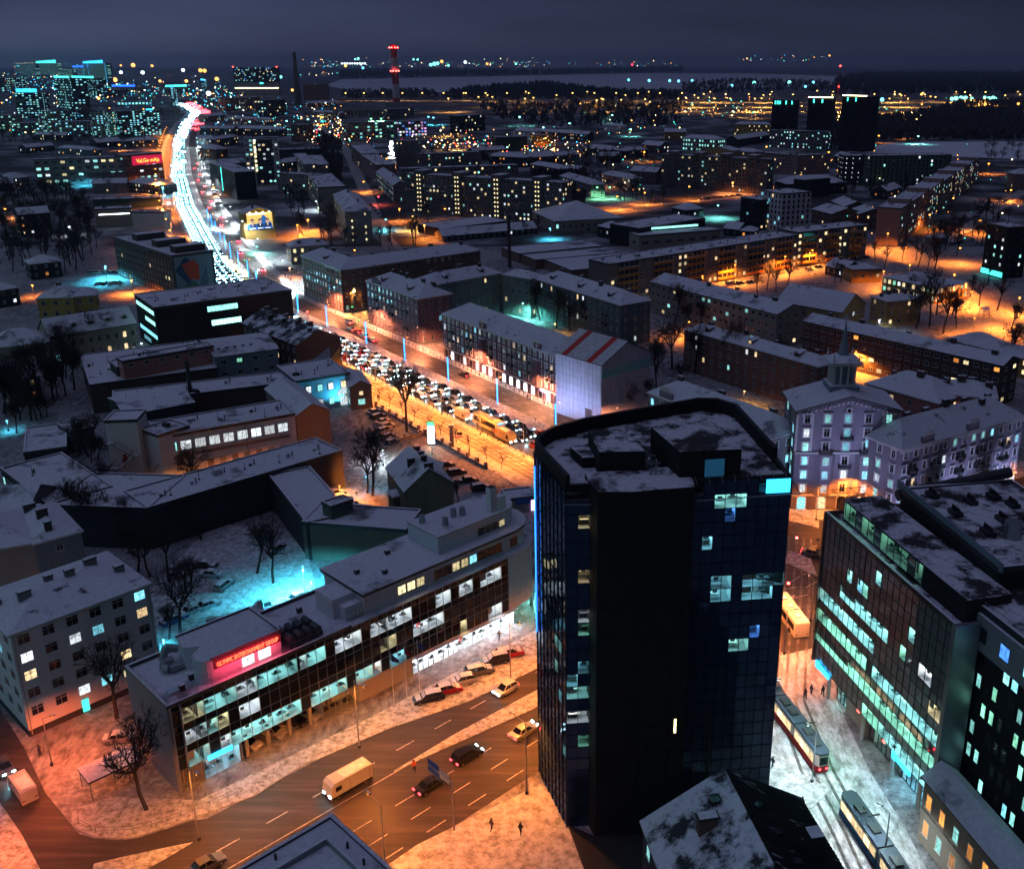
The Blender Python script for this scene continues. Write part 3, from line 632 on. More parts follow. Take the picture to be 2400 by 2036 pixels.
b=B_('two-storey ochre villa with every window lit, on the square','R6',(1455,470),(1690,520),(1800,488),6.5,'ochre',floors=2,sp=2.2,ww=1.5,wh=1.7,p=.7,kinds='wgky',rise=1.6,rm=SNOWF,cat='house',name='villa'); b.done()
b=B_('small ochre kindergarten with a flat snowy roof','R6',(1250,412),(1318,443),(1425,428),5.5,'ochre',floors=1,sp=3,p=.1,roof='flat',cat='building'); b.done()
b=B_('low orange-lit hall at the right edge by the playground','R6',(1820,765),(2110,840),12,6,'ochre',floors=2,sp=3.2,p=.45,kinds='oyw',rise=2,cat='building'); b.done()
b=B_('salmon house behind the spire building with a round attic window','R6',(1380,940),(1700,1030),14,15.5,'pink',floors=4,sp=4,p=.16,kinds='kw',chim=3,cat='house',name='house'); b.block('R6',(1690,985),(1960,1010),10,16,'pink',floors=2,chim=4); b.done()
# prefabs and city beyond
def prefab(label,r,A,B,C,h,secs,wall='dconcrete',p=.12,floors=9,step=0,towers=True,gable=None,**k):
    bl=Bld(label,'apartment block',k.pop('group',None),'apartment_block'); sp_=k.pop('sp',2.7)
    bl.block(r,A,B,C,h,wall,floors=floors,sp=sp_,ww=1.3,wh=1.3,p=p,kinds='wyykt',roof='flat',units=secs*2,**k)
    h=bl.h
    for i in range(secs):
        x=bl.L*(i+.42)/secs; m=bl.mb()
        if towers: m.box(x-3.4,.9 if 0 else -.7,h*.0,x+3.4,bl.D*.9,h+2.8,WM[wall],SNOW); m.build('stair_tower',bl.root)
        if towers:
            for j in range(floors):
                for q in (-1.0,1.0):
                    bl.st.fr(*bl.fx); bl.st.face([(x+q-.45,-.74,2+j*h/floors),(x+q+.45,-.74,2+j*h/floors),(x+q+.45,-.74,3+j*h/floors),(x+q-.45,-.74,3+j*h/floors)],LIT('y',1.6) if towers=='lit' else GLASS); bl.has=True; bl.n=bl.n or 1
    return bl
b=prefab('big stepped prefab block with four lit stairwells and a painted end wall','R2',(378,800),(1345,858),12,24,4,p=.2,towers='lit',wall='dconcrete')
m=b.mb(); m.box(-.08,1,14,-.02,b.D-1,23,mat('mural_pink',(.5,.08,.15))); m.box(-.1,3,8,-.03,b.D-3,18,mat('mural_yellow',(.6,.4,.05))); m.box(-.08,1,0,-.02,b.D-1,8,mat('mural_green',(.03,.25,.15))); m.build('end_mural',b.root); b.done()
b=prefab('stepped grey prefab block beside the big one with lit stairwells, further right','R2',(1950,682),(2600,715),12,24.5,4,p=.1); b.done()
b=prefab('rose prefab block with a blank end wall, running away from the square','R3',(1332,1014),(1812,700),(1190,1004),('R3',(1190,1004),(1180,1228)),6,wall='rose',p=.1,sp=3.0,blind='fl' if 0 else 'l'); b.done()
b=B_('five-storey prefab slab behind the block with lit stairwells','R2',(368,772),(1078,748),12,15,'concrete',floors=5,sp=3,ww=1.5,p=.12,kinds='wyt',roof='flat',units=10,cat='apartment block',name='apartment_block'); b.done()
b=B_('low prefab slab tucked behind a darker tower house','R2',(480,682),(852,668),12,14,'concrete',floors=5,sp=3,ww=1.5,p=.14,kinds='wyt',roof='flat',units=6,cat='apartment block',name='apartment_block'); b.done()
b=B_('grey brick tower house with a snowy flat roof','R2',(328,600),(468,600),14,('R2',(328,600),(330,770)),'concrete',floors=6,sp=3,p=.06,roof='flat',units=2,cat='apartment block',name='apartment_block'); b.done()
for lab,A,B,C,h in (('pink street-side row with rooftop boxes, upper section',(90,1000),(190,1088),(360,1068),14.5),('pink street-side row with rooftop boxes, lower section',(190,1095),(340,1198),(500,1180),14.5)):
    b=B_(lab,'Q3',A,B,C,h,'rose',floors=5,sp=3,ww=1.3,p=.03,roof='flat',units=8,cat='apartment block',name='apartment_block'); b.done()
b=B_('grey gabled house at the foot of the pink row','Q3',(340,1258),(502,1395),(590,1342),11.5,'grey',floors=3,sp=5,ww=.8,wh=2,p=.6,kinds='kt',roof='gable',rise=3,chim=2,cat='house',name='house'); b.done()
b=B_('slab house with one column of lit stair windows in its end wall','R2',(-48,925),(20,1030),(165,1002),17,'pale',floors=5,sp=5.5,ww=.9,wh=1.2,p=.75,kinds='y',roof='hip',chim=2,rm=SNOWF,cat='apartment block',name='apartment_block',blind='l'); b.done()
b=B_('two-storey cream house with warm windows, left of the rust-brown block','R5',(80,206),(312,188),10,8.5,'pale',floors=2,sp=3,ww=1.3,wh=1.8,p=.7,kinds='yw',dorm=2,rise=3,cat='house',name='house'); b.done()
b=B_('low black market hall with a snowy roof below the prefab block','R2',(612,1138),(1025,1087),(800,1068),4.5,'black',floors=0,roof='flat',cat='hall',name='market_hall'); b.done()
b=B_('neoclassical cream hall with a tall hipped roof','R2',(1297,1087),(1712,1066),(1480,1012),('R2',(1310,1085),(1320,1160)),'cream',floors=1,sp=3.5,ww=1.5,wh=2.2,p=.1,kinds='t',rise=8,cat='hall',name='hall',door=True); b.done()
b=B_('angular black school with a lit ribbon window','R6',(245,238),(372,258),(662,212),10,'black',floors=0,roof='flat',units=3,cat='school',name='school'); b.block('R6',(375,292),(736,264),11,7.5,'cream',floors=1,sp=6,ww=4,wh=2,p=.3,kinds='t',roof='flat'); m=b.mb(); b.done()
m.box(b.L*.15,10.9,8.6,b.L*.85,10.98,9.7,LIT('t')); m.build('ribbon_window',b.root)
for lab,A,B,C in (('farthest of the three low snow-roofed garage halls',(975,1250),(1082,1290),(1500,1212)),('middle one of the three low snow-roofed garage halls',(1100,1295),(1182,1328),(1620,1257)),('nearest of the three low snow-roofed garage halls',(1235,1325),(1402,1392),(1832,1290))):
    B_(lab,'R2',A,B,C,4.2,'rust',floors=0,roof='flat',cat='garage hall',name='garage_hall',group='low garage halls under snow').done()
b=B_('white eight-storey office cube with irregular windows','Q4',(247,882),(395,908),(588,892),('Q4',(395,908),(392,1175)),'white',floors=7,sp=3.0,ww=1.4,wh=1.8,p=.12,kinds='wtc',roof='flat',units=2,cat='office building',name='office_building',style='dark'); b.done()
b=B_('black office block beside the white cube','R3',(355,945),(475,962),16,17,'black',floors=5,sp=3.2,ww=1.6,p=.12,kinds='cw',roof='flat',units=2,style='dark',cat='office building',name='office_building'); b.done()
b=B_('dark hall with a tiered snowy roof behind the white cube','R3',(640,862),(1005,852),22,8,'black',floors=1,sp=6,p=.1,rise=5,cat='hall',name='hall'); b.block('R3',(740,835),(900,822),10,13,'black',floors=0,rise=2); b.done()
for lab,A,B,C in (('nearest of the three dark gabled brick houses',(785,1015),(910,1045),(945,1000)),('middle dark gabled brick house',(905,965),(985,1000),(1040,960)),('right-hand dark gabled brick house with one warm window',(1010,1020),(1075,1045),(1118,990))):
    B_(lab,'R3',A,B,C,8,'brick',floors=2,sp=3.2,p=.1,kinds='ow',roof='gable',rise=3,rm=SNOWF,cat='house',name='house').done()
b=B_('large green-lit hotel with rows of small windows','R3',(1142,692),(1640,686),16,('R3',(1150,692),(1150,878)),'green',floors=8,sp=3.4,ww=1.3,wh=1.6,p=.12,kinds='tk',roof='flat',units=6,cat='hotel',name='hotel',style='dark'); b.done()
b=B_('dark annex with pin-prick white lights beside the green-lit hotel','R3',(982,692),(1138,692),16,('R3',(1135,692),(1135,868)),'dark',floors=6,sp=4.5,ww=.8,wh=.8,p=.7,kinds='k',roof='flat',style='dark',cat='hotel',name='hotel'); b.done()
b=B_('grey dormitory with scattered teal windows in front of the dark towers','R3',(530,535),(890,545),14,('R3',(700,538),(700,645)),'grey',floors=6,sp=3,p=.25,kinds='tkc',roof='flat',units=4,cat='apartment block',name='apartment_block'); b.done()
b=B_('pinkish five-storey block behind the grey prefab','R3',(700,690),(902,682),12,('R3',(900,682),(890,800)),'rose',floors=5,sp=3,p=.15,kinds='wy',roof='flat',units=4,cat='apartment block',name='apartment_block'); b.block('R3',(440,668),(695,690),12,16,'rose',floors=5,sp=3,p=.1,roof='flat',units=5); b.done()
b=B_('long cream school with green-lit upper windows','R3',(0,580),(215,592),14,('R3',(100,580),(100,660)),'cream',floors=3,sp=3.2,ww=1.6,wh=1.9,p=.6,kinds='tt',cat='school',name='school',rm=SNOWF); b.done()
b=B_('cream hall with a broad gable in front of the green-lit school','R3',(120,645),(300,660),16,10,'yellow',floors=1,sp=4,p=.1,roof='gabley',rise=3,cat='hall',name='hall'); b.done()
b=B_('snow-roofed cream house next to the broad-gabled hall','R3',(310,660),(450,668),12,9,'cream',floors=2,sp=3,p=.08,cat='house',name='house'); b.done()
b=B_('amber-lit three-storey house left of the dark towers','R3',(315,496),(532,500),12,('R3',(315,496),(315,570)),'ochre',floors=3,sp=3,p=.3,kinds='yw',roof='hip',rise=3,cat='apartment block',name='apartment_block',rm=SNOWF); b.done()
b=B_('long low snow-roofed house under the amber-lit one','R3',(335,590),(530,562),14,8,'dark',floors=2,sp=4,p=.03,roof='gable',rise=4,cat='house',name='house'); b.done()
b=B_('pink house at the far right edge','R3',(2022,800),(2140,800),14,('R3',(2022,800),(2020,890)),'rose',floors=3,sp=4,p=.2,kinds='wy',cat='house',name='house'); b.done()
b=B_('black apartment cube with cold white windows at the right edge','R3',(1855,1103),(1985,1130),(2090,1118),('R3',(1985,1130),(1975,1440)),'black',floors=6,sp=3.4,ww=1.2,p=.25,kinds='kt',roof='flat',units=2,cat='apartment block',name='apartment_block',style='dark')
m=b.mb(); m.box(0,-.2,.6,b.L,-.05,2.8,EM('t',2)); m.build('shop_front',b.root); b.done()
for i,(A,B,rim,lab) in enumerate((((330,250),(495,252),0,'left one of the three dark residential towers'),((580,238),(750,240),1,'middle dark residential tower with a yellow light rim'),((820,225),(985,230),1,'right, nearest dark residential tower with a yellow light rim'))):
    h=[50,54,57][i]; b=B_(lab,'Q4',A,B,22,h,'tower',floors=0,roof='flat',cat='tower block',name='residential_tower',group='three dark towers')
    m=b.mb()
    for j in range(18): m.box(-.5,-.6,j*h/18,b.L+.5,-.1,j*h/18+.25,WM['dark'])
    for q in range(7): m.box(b.L*q/6-.2,-.7,0,b.L*q/6+.2,-.1,h,WM['dark'])
    m.build('balconies',b.root)
    m=b.mb()
    if rim: m.box(-.3,-.6,h+.5,b.L+.3,-.2,h+1.3,EM('y',8,False))
    for q in (.1,.2,.3,.55,.8) if not rim else (.2,.55): m.box(b.L*q,-.65,h-5,b.L*q+1.5,-.62,h-1,EM('t',2.5,False))
    m.build('roof_lights',b.root); b.done()
# ---------------------------------------------------------------- west side of the boulevard
BF=lambda q,z,r:gp(q,z,r)
b=B_('black flat-roofed office block with teal ribbon windows on its left wall','R4',(940,321),(1776,211),(802,241),15,'black',floors=0,roof='flat',units=9,cat='office building',name='office_building')
for x0,x1,z in ((.36,.585,12.4),(.38,.60,7.6)):
    m=b.mb(); L=b.L; m.box(L*x0,-.03,z-1,L*x1,.0,z+1,DTRIM); m.face([(L*x0+.1,-.04,z-.9),(L*x1-.1,-.04,z-.9),(L*x1-.1,-.04,z+.9),(L*x0+.1,-.04,z+.9)],LIT('t',1.8))
    for i in range(9): q=L*x0+(L*(x1-x0))*i/8; m.box(q-.05,-.08,z-1,q+.05,-.03,z+1,DTRIM)
    m.build('ribbon_window',b.root)
for z,y0,y1 in ((13,.05,.95),(9.4,.05,.55),(5,.02,.9),(2,.4,.75)):
    m=b.mb(); m.box(-.03,b.D*y0,z-.8,0,b.D*y1,z+.8,DTRIM); m.face([(-.04,b.D*y0,z-.7),(-.04,b.D*y1,z-.7),(-.04,b.D*y1,z+.7),(-.04,b.D*y0,z+.7)],LIT('t' if z>6 else 'c',1.2))
    for i in range(8): q=b.D*(y0+(y1-y0)*i/7); m.box(-.1,q-.05,z-.8,-.04,q+.05,z+.8,DTRIM)
    m.build('ribbon_window',b.root)
b.done()
b=B_('long dark brick block with a painted mural on its end wall','R1',(690,1187),(1042,1302),(1247,1255),17,'dbrick',floors=6,sp=3.1,ww=1.2,wh=1.5,p=.06,kinds='yw',roof='flat',units=3,cat='apartment block',name='apartment_block',blind='r')
for y in (.25,.6,.9):
    m=b.mb(); m.box(b.L*y-3,b.D*.2,17,b.L*y+3,b.D*.9,20,WM['dbrick'],SNOW); m.build('roof_house',b.root)
mm=lambda n,c:mat('mural_'+n,c,.8)
m=b.mb(); X=b.L+.03; Dd=b.D
m.face([(X,Dd*.05,3),(X,Dd*.95,3),(X,Dd*.95,16.2),(X,Dd*.05,16.2)],mm('grey',(.2,.24,.28)))
m.face([(X+.02,Dd*.05,11),(X+.02,Dd*.3,16),(X+.02,Dd*.55,13),(X+.02,Dd*.35,4)],mm('navy',(.03,.05,.12)))
m.face([(X+.03,Dd*.22,13),(X+.03,Dd*.5,14.6),(X+.03,Dd*.62,12),(X+.03,Dd*.6,6),(X+.03,Dd*.36,7)],mm('scarlet',(.6,.05,.02)))
m.face([(X+.02,Dd*.62,6),(X+.02,Dd*.8,12),(X+.02,Dd*.8,3.3),(X+.02,Dd*.62,3.3)],mm('slate',(.1,.13,.2)))
m.face([(X+.025,Dd*.1,3.3),(X+.025,Dd*.6,3.3),(X+.025,Dd*.45,6.2)],mm('moss',(.06,.14,.08))); m.build('mural',b.root); b.done()
b=B_('bright yellow two-storey house with a snow-covered hip roof','R4',(222,257),(443,250),13,8.5,'ochre',floors=2,sp=3,ww=1.4,wh=1.8,p=.05,chim=1,rm=SNOWF,cat='house',name='house'); b.block('R4',(443,247),(582,237),12,8.5,'ochre',floors=2,sp=2.6,ww=1.4,wh=1.8,p=.05,rm=SNOWF); b.done()
b=B_('ornate cream-and-green terrace with dormers and a snow roof','R4',(305,492),(825,408),12,9.5,'cream',floors=2,sp=2.5,ww=1.2,wh=1.9,p=.14,kinds='cw',roof='gable',rise=4.5,dorm=5,rm=SNOWF,cat='house',name='house',fh=4); b.done()
b=B_('grey hip-roofed house at the left edge, beside the cream terrace','R4',(-60,562),(295,520),12,9,'cream',floors=2,sp=3.4,p=.15,kinds='y',rise=4,rm=SNOWF,cat='house',name='house'); b.done()
b=B_('long low dark workshop with a wide white roof','R4',(548,792),(1320,688),(462,612),8,'dbrick',floors=0,roof='flat',units=8,cat='workshop',name='workshop'); 
b.block('R4',(712,686),(1300,590),8,10.6,'dark',floors=0,roof='flat'); b.block('R4',(745,648),(1300,552),5,13.2,'pink',floors=1,z0=10.9,sp=3.8,ww=1.3,wh=1.1,p=.2,kinds='y',roof='flat',units=2); b.done()
b=B_('blue-grey boarded house with five skylights','R4',(1308,618),(1692,566),(1255,512),11,'bluegrey',floors=2,sp=4,ww=1.6,wh=1.2,p=.08,kinds='g',roof='gable',rise=1.6,rm=SNOWF,cat='house',name='house',z0=4)
for i in range(5):
    m=b.mb(); x=b.L*(.12+.13*i); z=b.roofz(x,b.D*.25); m.box(x-.4,b.D*.25-.6,z-.1,x+.4,b.D*.25+.6,z+.35,GLASS); m.build('skylight',b.roof)
b.done()
b=B_('old tenement row with cluttered dark rooftops beside the boulevard','R4',(1805,545),(2072,493),(1560,395),11.5,'dbrick',floors=3,sp=3.2,p=.05,kinds='w',roof='gabley',rise=3.5,chim=9,cat='apartment block',name='apartment_block',rm=SNOWH,blind='f'); b.done()
m=b.mb(); m.face([(b.L*.35,-.05,0),(b.L*.97,-.05,0),(b.L*.97,-.05,8.4)],mat('mural_amber',(.5,.28,.06))); m.face([(b.L*.02,-.06,3),(b.L*.55,-.06,0.5),(b.L*.62,-.06,8)],mat('mural_cobalt',(.03,.08,.3))); m.face([(b.L*.3,-.07,6),(b.L*.75,-.07,4),(b.L*.72,-.07,9)],mat('mural_sky',(.12,.25,.5))); m.build('mural',b.root)
b=B_('blue floodlit brick hall with an arched doorway window','R5',(112,1030),(440,976),17,9,'bluew',floors=0,roof='flat',units=3,cat='hall',name='brick_hall')
for i,(x,k) in enumerate(((.22,'k'),(.43,'t'),(.63,'k'),(.87,'w'))):
    X=b.fx[0]+b.L*x*cos(b.th); Y=b.fx[1]+b.L*x*sin(b.th); b.window(X+.02*sin(b.th),Y-.02*cos(b.th),6.4,b.th,1.5,1.9,k,'dark')
    if i<2: b.window(X+b.L*.2*cos(b.th),Y+b.L*.2*sin(b.th),2.2,b.th,1.5,1.9,k,'dark')
m=b.mb(); x=b.L*.87; r=2.0; pts=[(x+r*cos(t*pi/10),-.06,3.4+r*sin(t*pi/10)) for t in range(11)]; m.face(pts,LIT('k',1.5)); m.face([(x-1.2,-.06,.3),(x+1.2,-.06,.3),(x+1.2,-.06,2.9),(x-1.2,-.06,2.9)],LIT('k',1.5))
for q in (-1,0,1): m.box(x+q*.6-.05,-.1,.3,x+q*.6+.05,-.06,5.2,DTRIM)
m.box(x-2,-.11,3.0,x+2,-.061,3.3,WM['stone']); m.build('arched_window',b.root)
b.block('R4',(690,905),(1790,772),11,8,'dbrick',floors=0,roof='flat',units=4); b.done()
b=B_('small pale-brick annex beside the blue floodlit hall','R5',(442,1062),(572,1046),13,6.5,'lbrick',floors=1,z0=.6,fh=3,sp=3.2,ww=2,wh=1.6,p=.9,kinds='t',roof='gabley',rise=1.6,cat='annex',name='annex',rm=SNOWF)
m=b.mb(); m.box(b.L*.5-.6,-.08,4,b.L*.5+.6,-.003,5.2,FRAME); m.face([(b.L*.5-.5,-.09,4.1),(b.L*.5+.5,-.09,4.1),(b.L*.5+.5,-.09,5.1),(b.L*.5-.5,-.09,5.1)],LIT('w')); m.build('window',b.root); b.done()
# white workshop with the row of big lit windows
b=B_('white workshop building with a row of big lit windows and an outside stair','R4',(962,1112),(1795,967),12,9.5,'white',floors=0,roof='flat',units=5,cat='workshop',name='workshop')
n=9
for i in range(n):
    x=b.L*(.07+.92*i/n)+.4; X=b.fx[0]+x*cos(b.th); Y=b.fx[1]+x*sin(b.th); b.window(X,Y,6.9,b.th,2.5,2.2,'k' if i else 't','dark')
for i in range(7):
    x=b.L*(.35+.09*i); m=b.mb(); m.box(x-.9,-.06,.2,x+.5,0,2.5,WM['pale' if i%2 else 'lbrick']); m.build('door',b.root)
m=b.mb(); m.box(0,-.05,4.1,b.L*.95,-.004,4.9,WM['lbrick']); m.box(-.5,-.06,2.1,b.L*.16,-.005,4.5,WM['lbrick']); m.build('brick_band',b.root)
m=b.mb(); m.tube((b.L*.03,-.3,9.3),(b.L*.03,-.3,5),.09,.09,6,DTRIM); m.tube((b.L*.03,-.3,5),(-2,-.5,2),.09,.09,6,DTRIM); m.tube((b.L*.62,-.25,9.3),(b.L*.62,-.25,0),.08,.08,6,DTRIM); m.build('downpipe',b.root)
def text(body,size,m,parent,loc,rot,name='lettering',ext=.05,align='CENTER',sx=1):
    c=bpy.data.curves.new(name,'FONT'); c.body=body; c.size=size; c.extrude=ext; c.align_x=align; c.materials.append(m); c.resolution_u=3
    o=bpy.data.objects.new('tmp_text',c); COL.objects.link(o); bpy.context.view_layer.update(); me=bpy.data.meshes.new_from_object(o.evaluated_get(bpy.context.evaluated_depsgraph_get())); bpy.data.objects.remove(o); o=mk(name,me,parent); o.location=loc; o.rotation_euler=rot; o.scale=(sx,1,1); return o
def wtext(b,body,size,m,x,z,off=.12,**k): # on the front wall of block b
    X=b.fx[0]+x*cos(b.th)+off*sin(b.th); Y=b.fx[1]+x*sin(b.th)-off*cos(b.th); return text(body,size,m,b.root,(X,Y,z),(pi/2,0,b.th),**k)
wtext(b,'Joon',2.0,mat('black_lettering',(.01,.01,.01)),b.L*.09,.7)
b1f=b
b.block('R4',(848,1060),(962,1100),8,10.5,'white',floors=0,roof='flat',units=1)
b.block('R4',(635,1012),(832,1005),7,14,'white',floors=0,roof='flat')
m=b.mb(); s3=((1.2,-1.4,9.3,5.6,-1.4,6.2),(5.8,-1.6,6.2,2.0,-1.6,3.2),(1.8,-1.8,3.2,6.2,-1.8,.2))
for x0,y0,z0,x1,y1,z1 in s3:
    for k in range(10):
        t=k/10; xx=x0+(x1-x0)*t; zz=z0+(z1-z0)*t; m.box(xx-.2,y0,zz-.05,xx+.2,y0+1.0,zz,IRON,SNOW)
    for y in (y0,y0+1.0): m.tube((x0,y,z0+1),(x1,y,z1+1),.03,.03,4,IRON); m.tube((x0,y,z0-.1),(x1,y,z1-.1),.07,.07,4,IRON)
for z in (9.3,6.2,3.2): m.box(.2 if z!=6.2 else 5.2,-1.6,z-.08,1.6 if z!=6.2 else 6.6,-.01,z,IRON,SNOW)
m.build('fire_stair',b.root)
m=b.mb(); m.face([(2.6,-.05,4.2),(3.4,-.05,4.0),(3.9,-.05,5.2),(3.5,-.05,6.4),(2.9,-.05,6.0)],mat('graffiti_red',(.5,.05,.04))); m.face([(2.2,-.06,3.2),(3.2,-.06,3.0),(3.0,-.06,4.0)],mat('graffiti_yellow',(.6,.4,.05))); m.build('graffiti',b.root)
b.block('R4',(1803,975),(2006,938),(1415,843),9.2,'lbrick',floors=0,roof='gabley',rise=2.4,rm=SNOWF,chim=0); b.done()
b=B_('low grey warehouse with a shallow gabled snow roof behind the white workshop','R4',(765,972),(1180,893),(700,860),9,'dark',floors=0,roof='gable',rise=1.4,rm=SNOWF,units=3,cat='warehouse',name='warehouse'); b.done()
st=thing('flue','tall black flue pipe with an elbow on the workshop roofs','flue',(*gp((1160,830),9,'R4'),9)); m=MB(); m.tube((0,0,0),(0,0,8.5),.55,.5,10,DTRIM); m.build('pipe',st); m=MB(); m.tube((0,0,.6),(2.2,-.6,.6),.5,.5,10,DTRIM); m.tube((2.2,-.6,.6),(2.6,-.8,-.6),.5,.5,10,DTRIM); m.build('elbow',st)
b=B_('long dark warehouse with an unbroken white roof beside the car park','R4',(900,1543),(2085,1192),(2085,1068),8.5,'dark',floors=0,roof='flat',units=6,cat='warehouse',name='warehouse')
b.block('R4',(5,1300),(292,1522),(372,1203),8.5,'dark',floors=1,z0=3,sp=2,ww=1.3,wh=2.6,p=.2,kinds='t',roof='flat',units=2); b.block('R4',(292,1524),(900,1545),(620,1330),8.45,'dark',floors=0,roof='flat'); b.done()
b=B_('olive-rendered L-shaped annex with a small green roof box','Z4',(28,785),(870,850),9,7.5,'olive',floors=0,roof='flat',cat='annex',name='annex')
b.block('D',(546,966),(622,1064),(640,962),7.6,'dark',floors=0,roof='flat'); b.block('Z4',(262,660),(438,600),(175,625),10.2,'dgreen',floors=0,roof='flat'); b.done()
b=B_('greenish gable-ended tenement with a chimney row on its snow roof','Z4',(862,524),(1256,455),(650,342),9,'olive',floors=0,roof='gabley',rise=4,chim=5,rm=SNOWF,cat='apartment block',name='apartment_block'); b.block('Z4',(770,565),(860,545),3,6.4,'dgreen',floors=0,rise=.6,rm=SNOWF); b.done()
b=B_('small snow-roofed shed beyond the gable-ended tenement','Z4',(1040,330),(1160,335),(1000,300),4,'grey',floors=0,roof='gable',rise=1,rm=SNOWF,cat='shed',name='shed').done()
b=B_('teal garage shed with a sagging snow roof','R4',(430,1082),(572,1048),(400,1020),5,'teal',floors=0,roof='flat',cat='shed',name='shed'); b.block('R4',(145,1205),(405,1168),(200,1050),4,'dark',floors=0,roof='flat')
b.done()
# white apartment block, lower left
b=B_('white five-storey apartment block with chimneys and lit corner windows, lower left','R7',(42,671),(694,431),(495,287),16.5,'white',floors=5,sp=2.85,ww=1.7,wh=1.5,p=.28,kinds='wykc',roof='hip',rise=1.9,z0=2.3,chim=6,rm=SNOWP,cat='apartment block',name='apartment_block',ground='dark')
m=b.mb(); 
for x in (.35,b.L-.35): m.tube((x,-.15,16.3),(x,-.15,.3),.08,.08,6,METAL)
m.build('downpipe',b.root); m=b.mb(); m.box(b.L*.38,-.12,.2,b.L*.43,-.003,2.2,EM('t',1.2)); m.build('entrance',b.root); b.done()
b=B_('pale teal apartment wing behind the white five-storey block','R7',(160,246),(378,186),(205,66),15,'bluegrey',floors=4,sp=4,p=.12,kinds='g',roof='hip',rise=1.6,chim=3,cat='apartment block',name='apartment_block'); b.block('R7',(-200,300),(160,240),(-120,110),15,'pale',floors=0,roof='hip',rise=1.8,chim=4); b.done()
b=B_('snow-roofed house at the left edge above the white block','R4',(-80,1560),(160,1559),12,9,'grey',floors=0,roof='gable',rise=3,rm=SNOWF,cat='house',name='house').done()
# ---- upper left
b=B_('white office block with big lit square windows and a red sign wing','R1',(200,715),(748,697),14,('R1',(748,697),(740,850)),'pale',floors=4,sp=5.4,ww=3.2,wh=1.9,p=.6,kinds='ytk',roof='flat',units=6,cat='office building',name='office_building')
b.block('R1',(752,690),(985,672),14,('R1',(985,672),(985,830)),'brown',floors=4,sp=5,ww=3,wh=1.6,p=.35,kinds='kt',roof='flat'); 
m=b.mb(); m.box(b.L*.2,-.3,b.h-8,b.L*.98,-.01,b.h-1,mat('red_sign_panel',(.3,.01,.03),.5,emit=(1,.02,.1),es=.5)); m.build('sign_panel',b.root)
wtext(b,'VaLGe mAja',4.4,mat('yellow_neon',(.1,.05,.01),.5,emit=(1,.5,.05),es=2.2),b.L*.6,b.h-6.2,off=.5,sx=.92); b.done()
b=B_('cream two-storey showroom with a lit garage front','R1',(575,1020),(795,1010),12,('R1',(795,1010),(795,1120)),'cream',floors=0,roof='flat',units=2,cat='showroom',name='showroom'); m=b.mb(); m.box(b.L*.1,-.1,b.h-3,b.L*.95,-.01,b.h-2.6,EM('k',7)); m.build('light_strip',b.root); b.done()
b=B_('white-tarped hall with a snowy roof beside the showroom','R1',(800,1036),(1000,1036),9,('R1',(1000,1040),(1005,1150)),'white',floors=0,roof='flat',units=3,cat='hall',name='hall').done()
b=B_('grey-green flat-roofed annex above the showroom','R1',(565,960),(975,948),12,('R1',(575,960),(575,1010)),'dgreen',floors=0,roof='flat',units=4,cat='annex',name='annex').done()
b=B_('low brown office under the white office block','R1',(530,800),(770,790),12,8,'brown',floors=2,sp=3.5,p=.03,roof='flat',cat='office building',name='office_building').done()
b=B_('white slab hotel with one glowing column of stair windows','Q2',(710,852),(1040,846),14,('Q2',(710,852),(735,1300)),'white',floors=10,sp=3.0,ww=2,wh=1.6,p=.3,kinds='wtk',roof='flat',units=2,cat='hotel',name='hotel')
m=b.mb(); m.box(b.L*.27,-.12,0,b.L*.82,-.02,b.h-1,WM['dark']); m.box(b.L*.27,-.16,b.h*.25,b.L*.33,-.1,b.h-1,LIT('y',2)); m.build('recessed_front',b.root); b.done()
for f in [o for o in b.root.children if o.name.startswith('window')]: f.location.x+=sin(b.th)*.15; f.location.y-=cos(b.th)*.15
b=B_('black slab block with floodlit strip on its corner, in front of the white hotel','Q2',(622,1186),(822,1176),(515,1078),('Q2',(822,1176),(850,1440)),'black',floors=0,roof='flat',units=4,cat='office building',name='office_building'); b.done()
m=b.mb(); m.box(-.4,b.D*.5,2,-.1,b.D*.5+.4,b.h,EM('t',3)); m.build('light_strip',b.root)
b=B_('advertising house with a floodlit billboard on its gable end','R1',(1482,1045),(1670,1032),12,('R1',(1482,1045),(1512,1205)),'ochre',floors=0,roof='gabley',rise=3,chim=2,cat='house',name='billboard_house')
bb=thing('billboard','floodlit blue billboard with three men in suits on the gable wall','billboard',(*rectloc(b,b.L*.5,-.35),0),b.th)
w=b.L*.42; z0,z1=b.h-8.6,b.h+.3; m=MB(); m.box(-w,-.12,z0,w,.1,z1,DTRIM); m.build('frame',bb)
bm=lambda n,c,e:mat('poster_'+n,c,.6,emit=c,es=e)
m=MB(); m.face([(-w+.1,-.14,z0+.1),(w-.1,-.14,z0+.1),(w-.1,-.14,z1-.1),(-w+.1,-.14,z1-.1)],bm('yellow',(.8,.55,.15),.9)); m.face([(-w+.1,-.15,z0+3),(-w*.2,-.15,z0+3),(w*.3,-.15,z1-1),(w*.9,-.15,z0+3),(w-.1,-.15,z0+.1),(-w+.1,-.15,z0+.1)],bm('blue',(.02,.12,.4),.9)); m.box(-w*.95,-.16,z1-.9,w*.5,-.13,z1-.3,bm('white',(.9,.9,.9),1.6)); m.build('poster',bb)
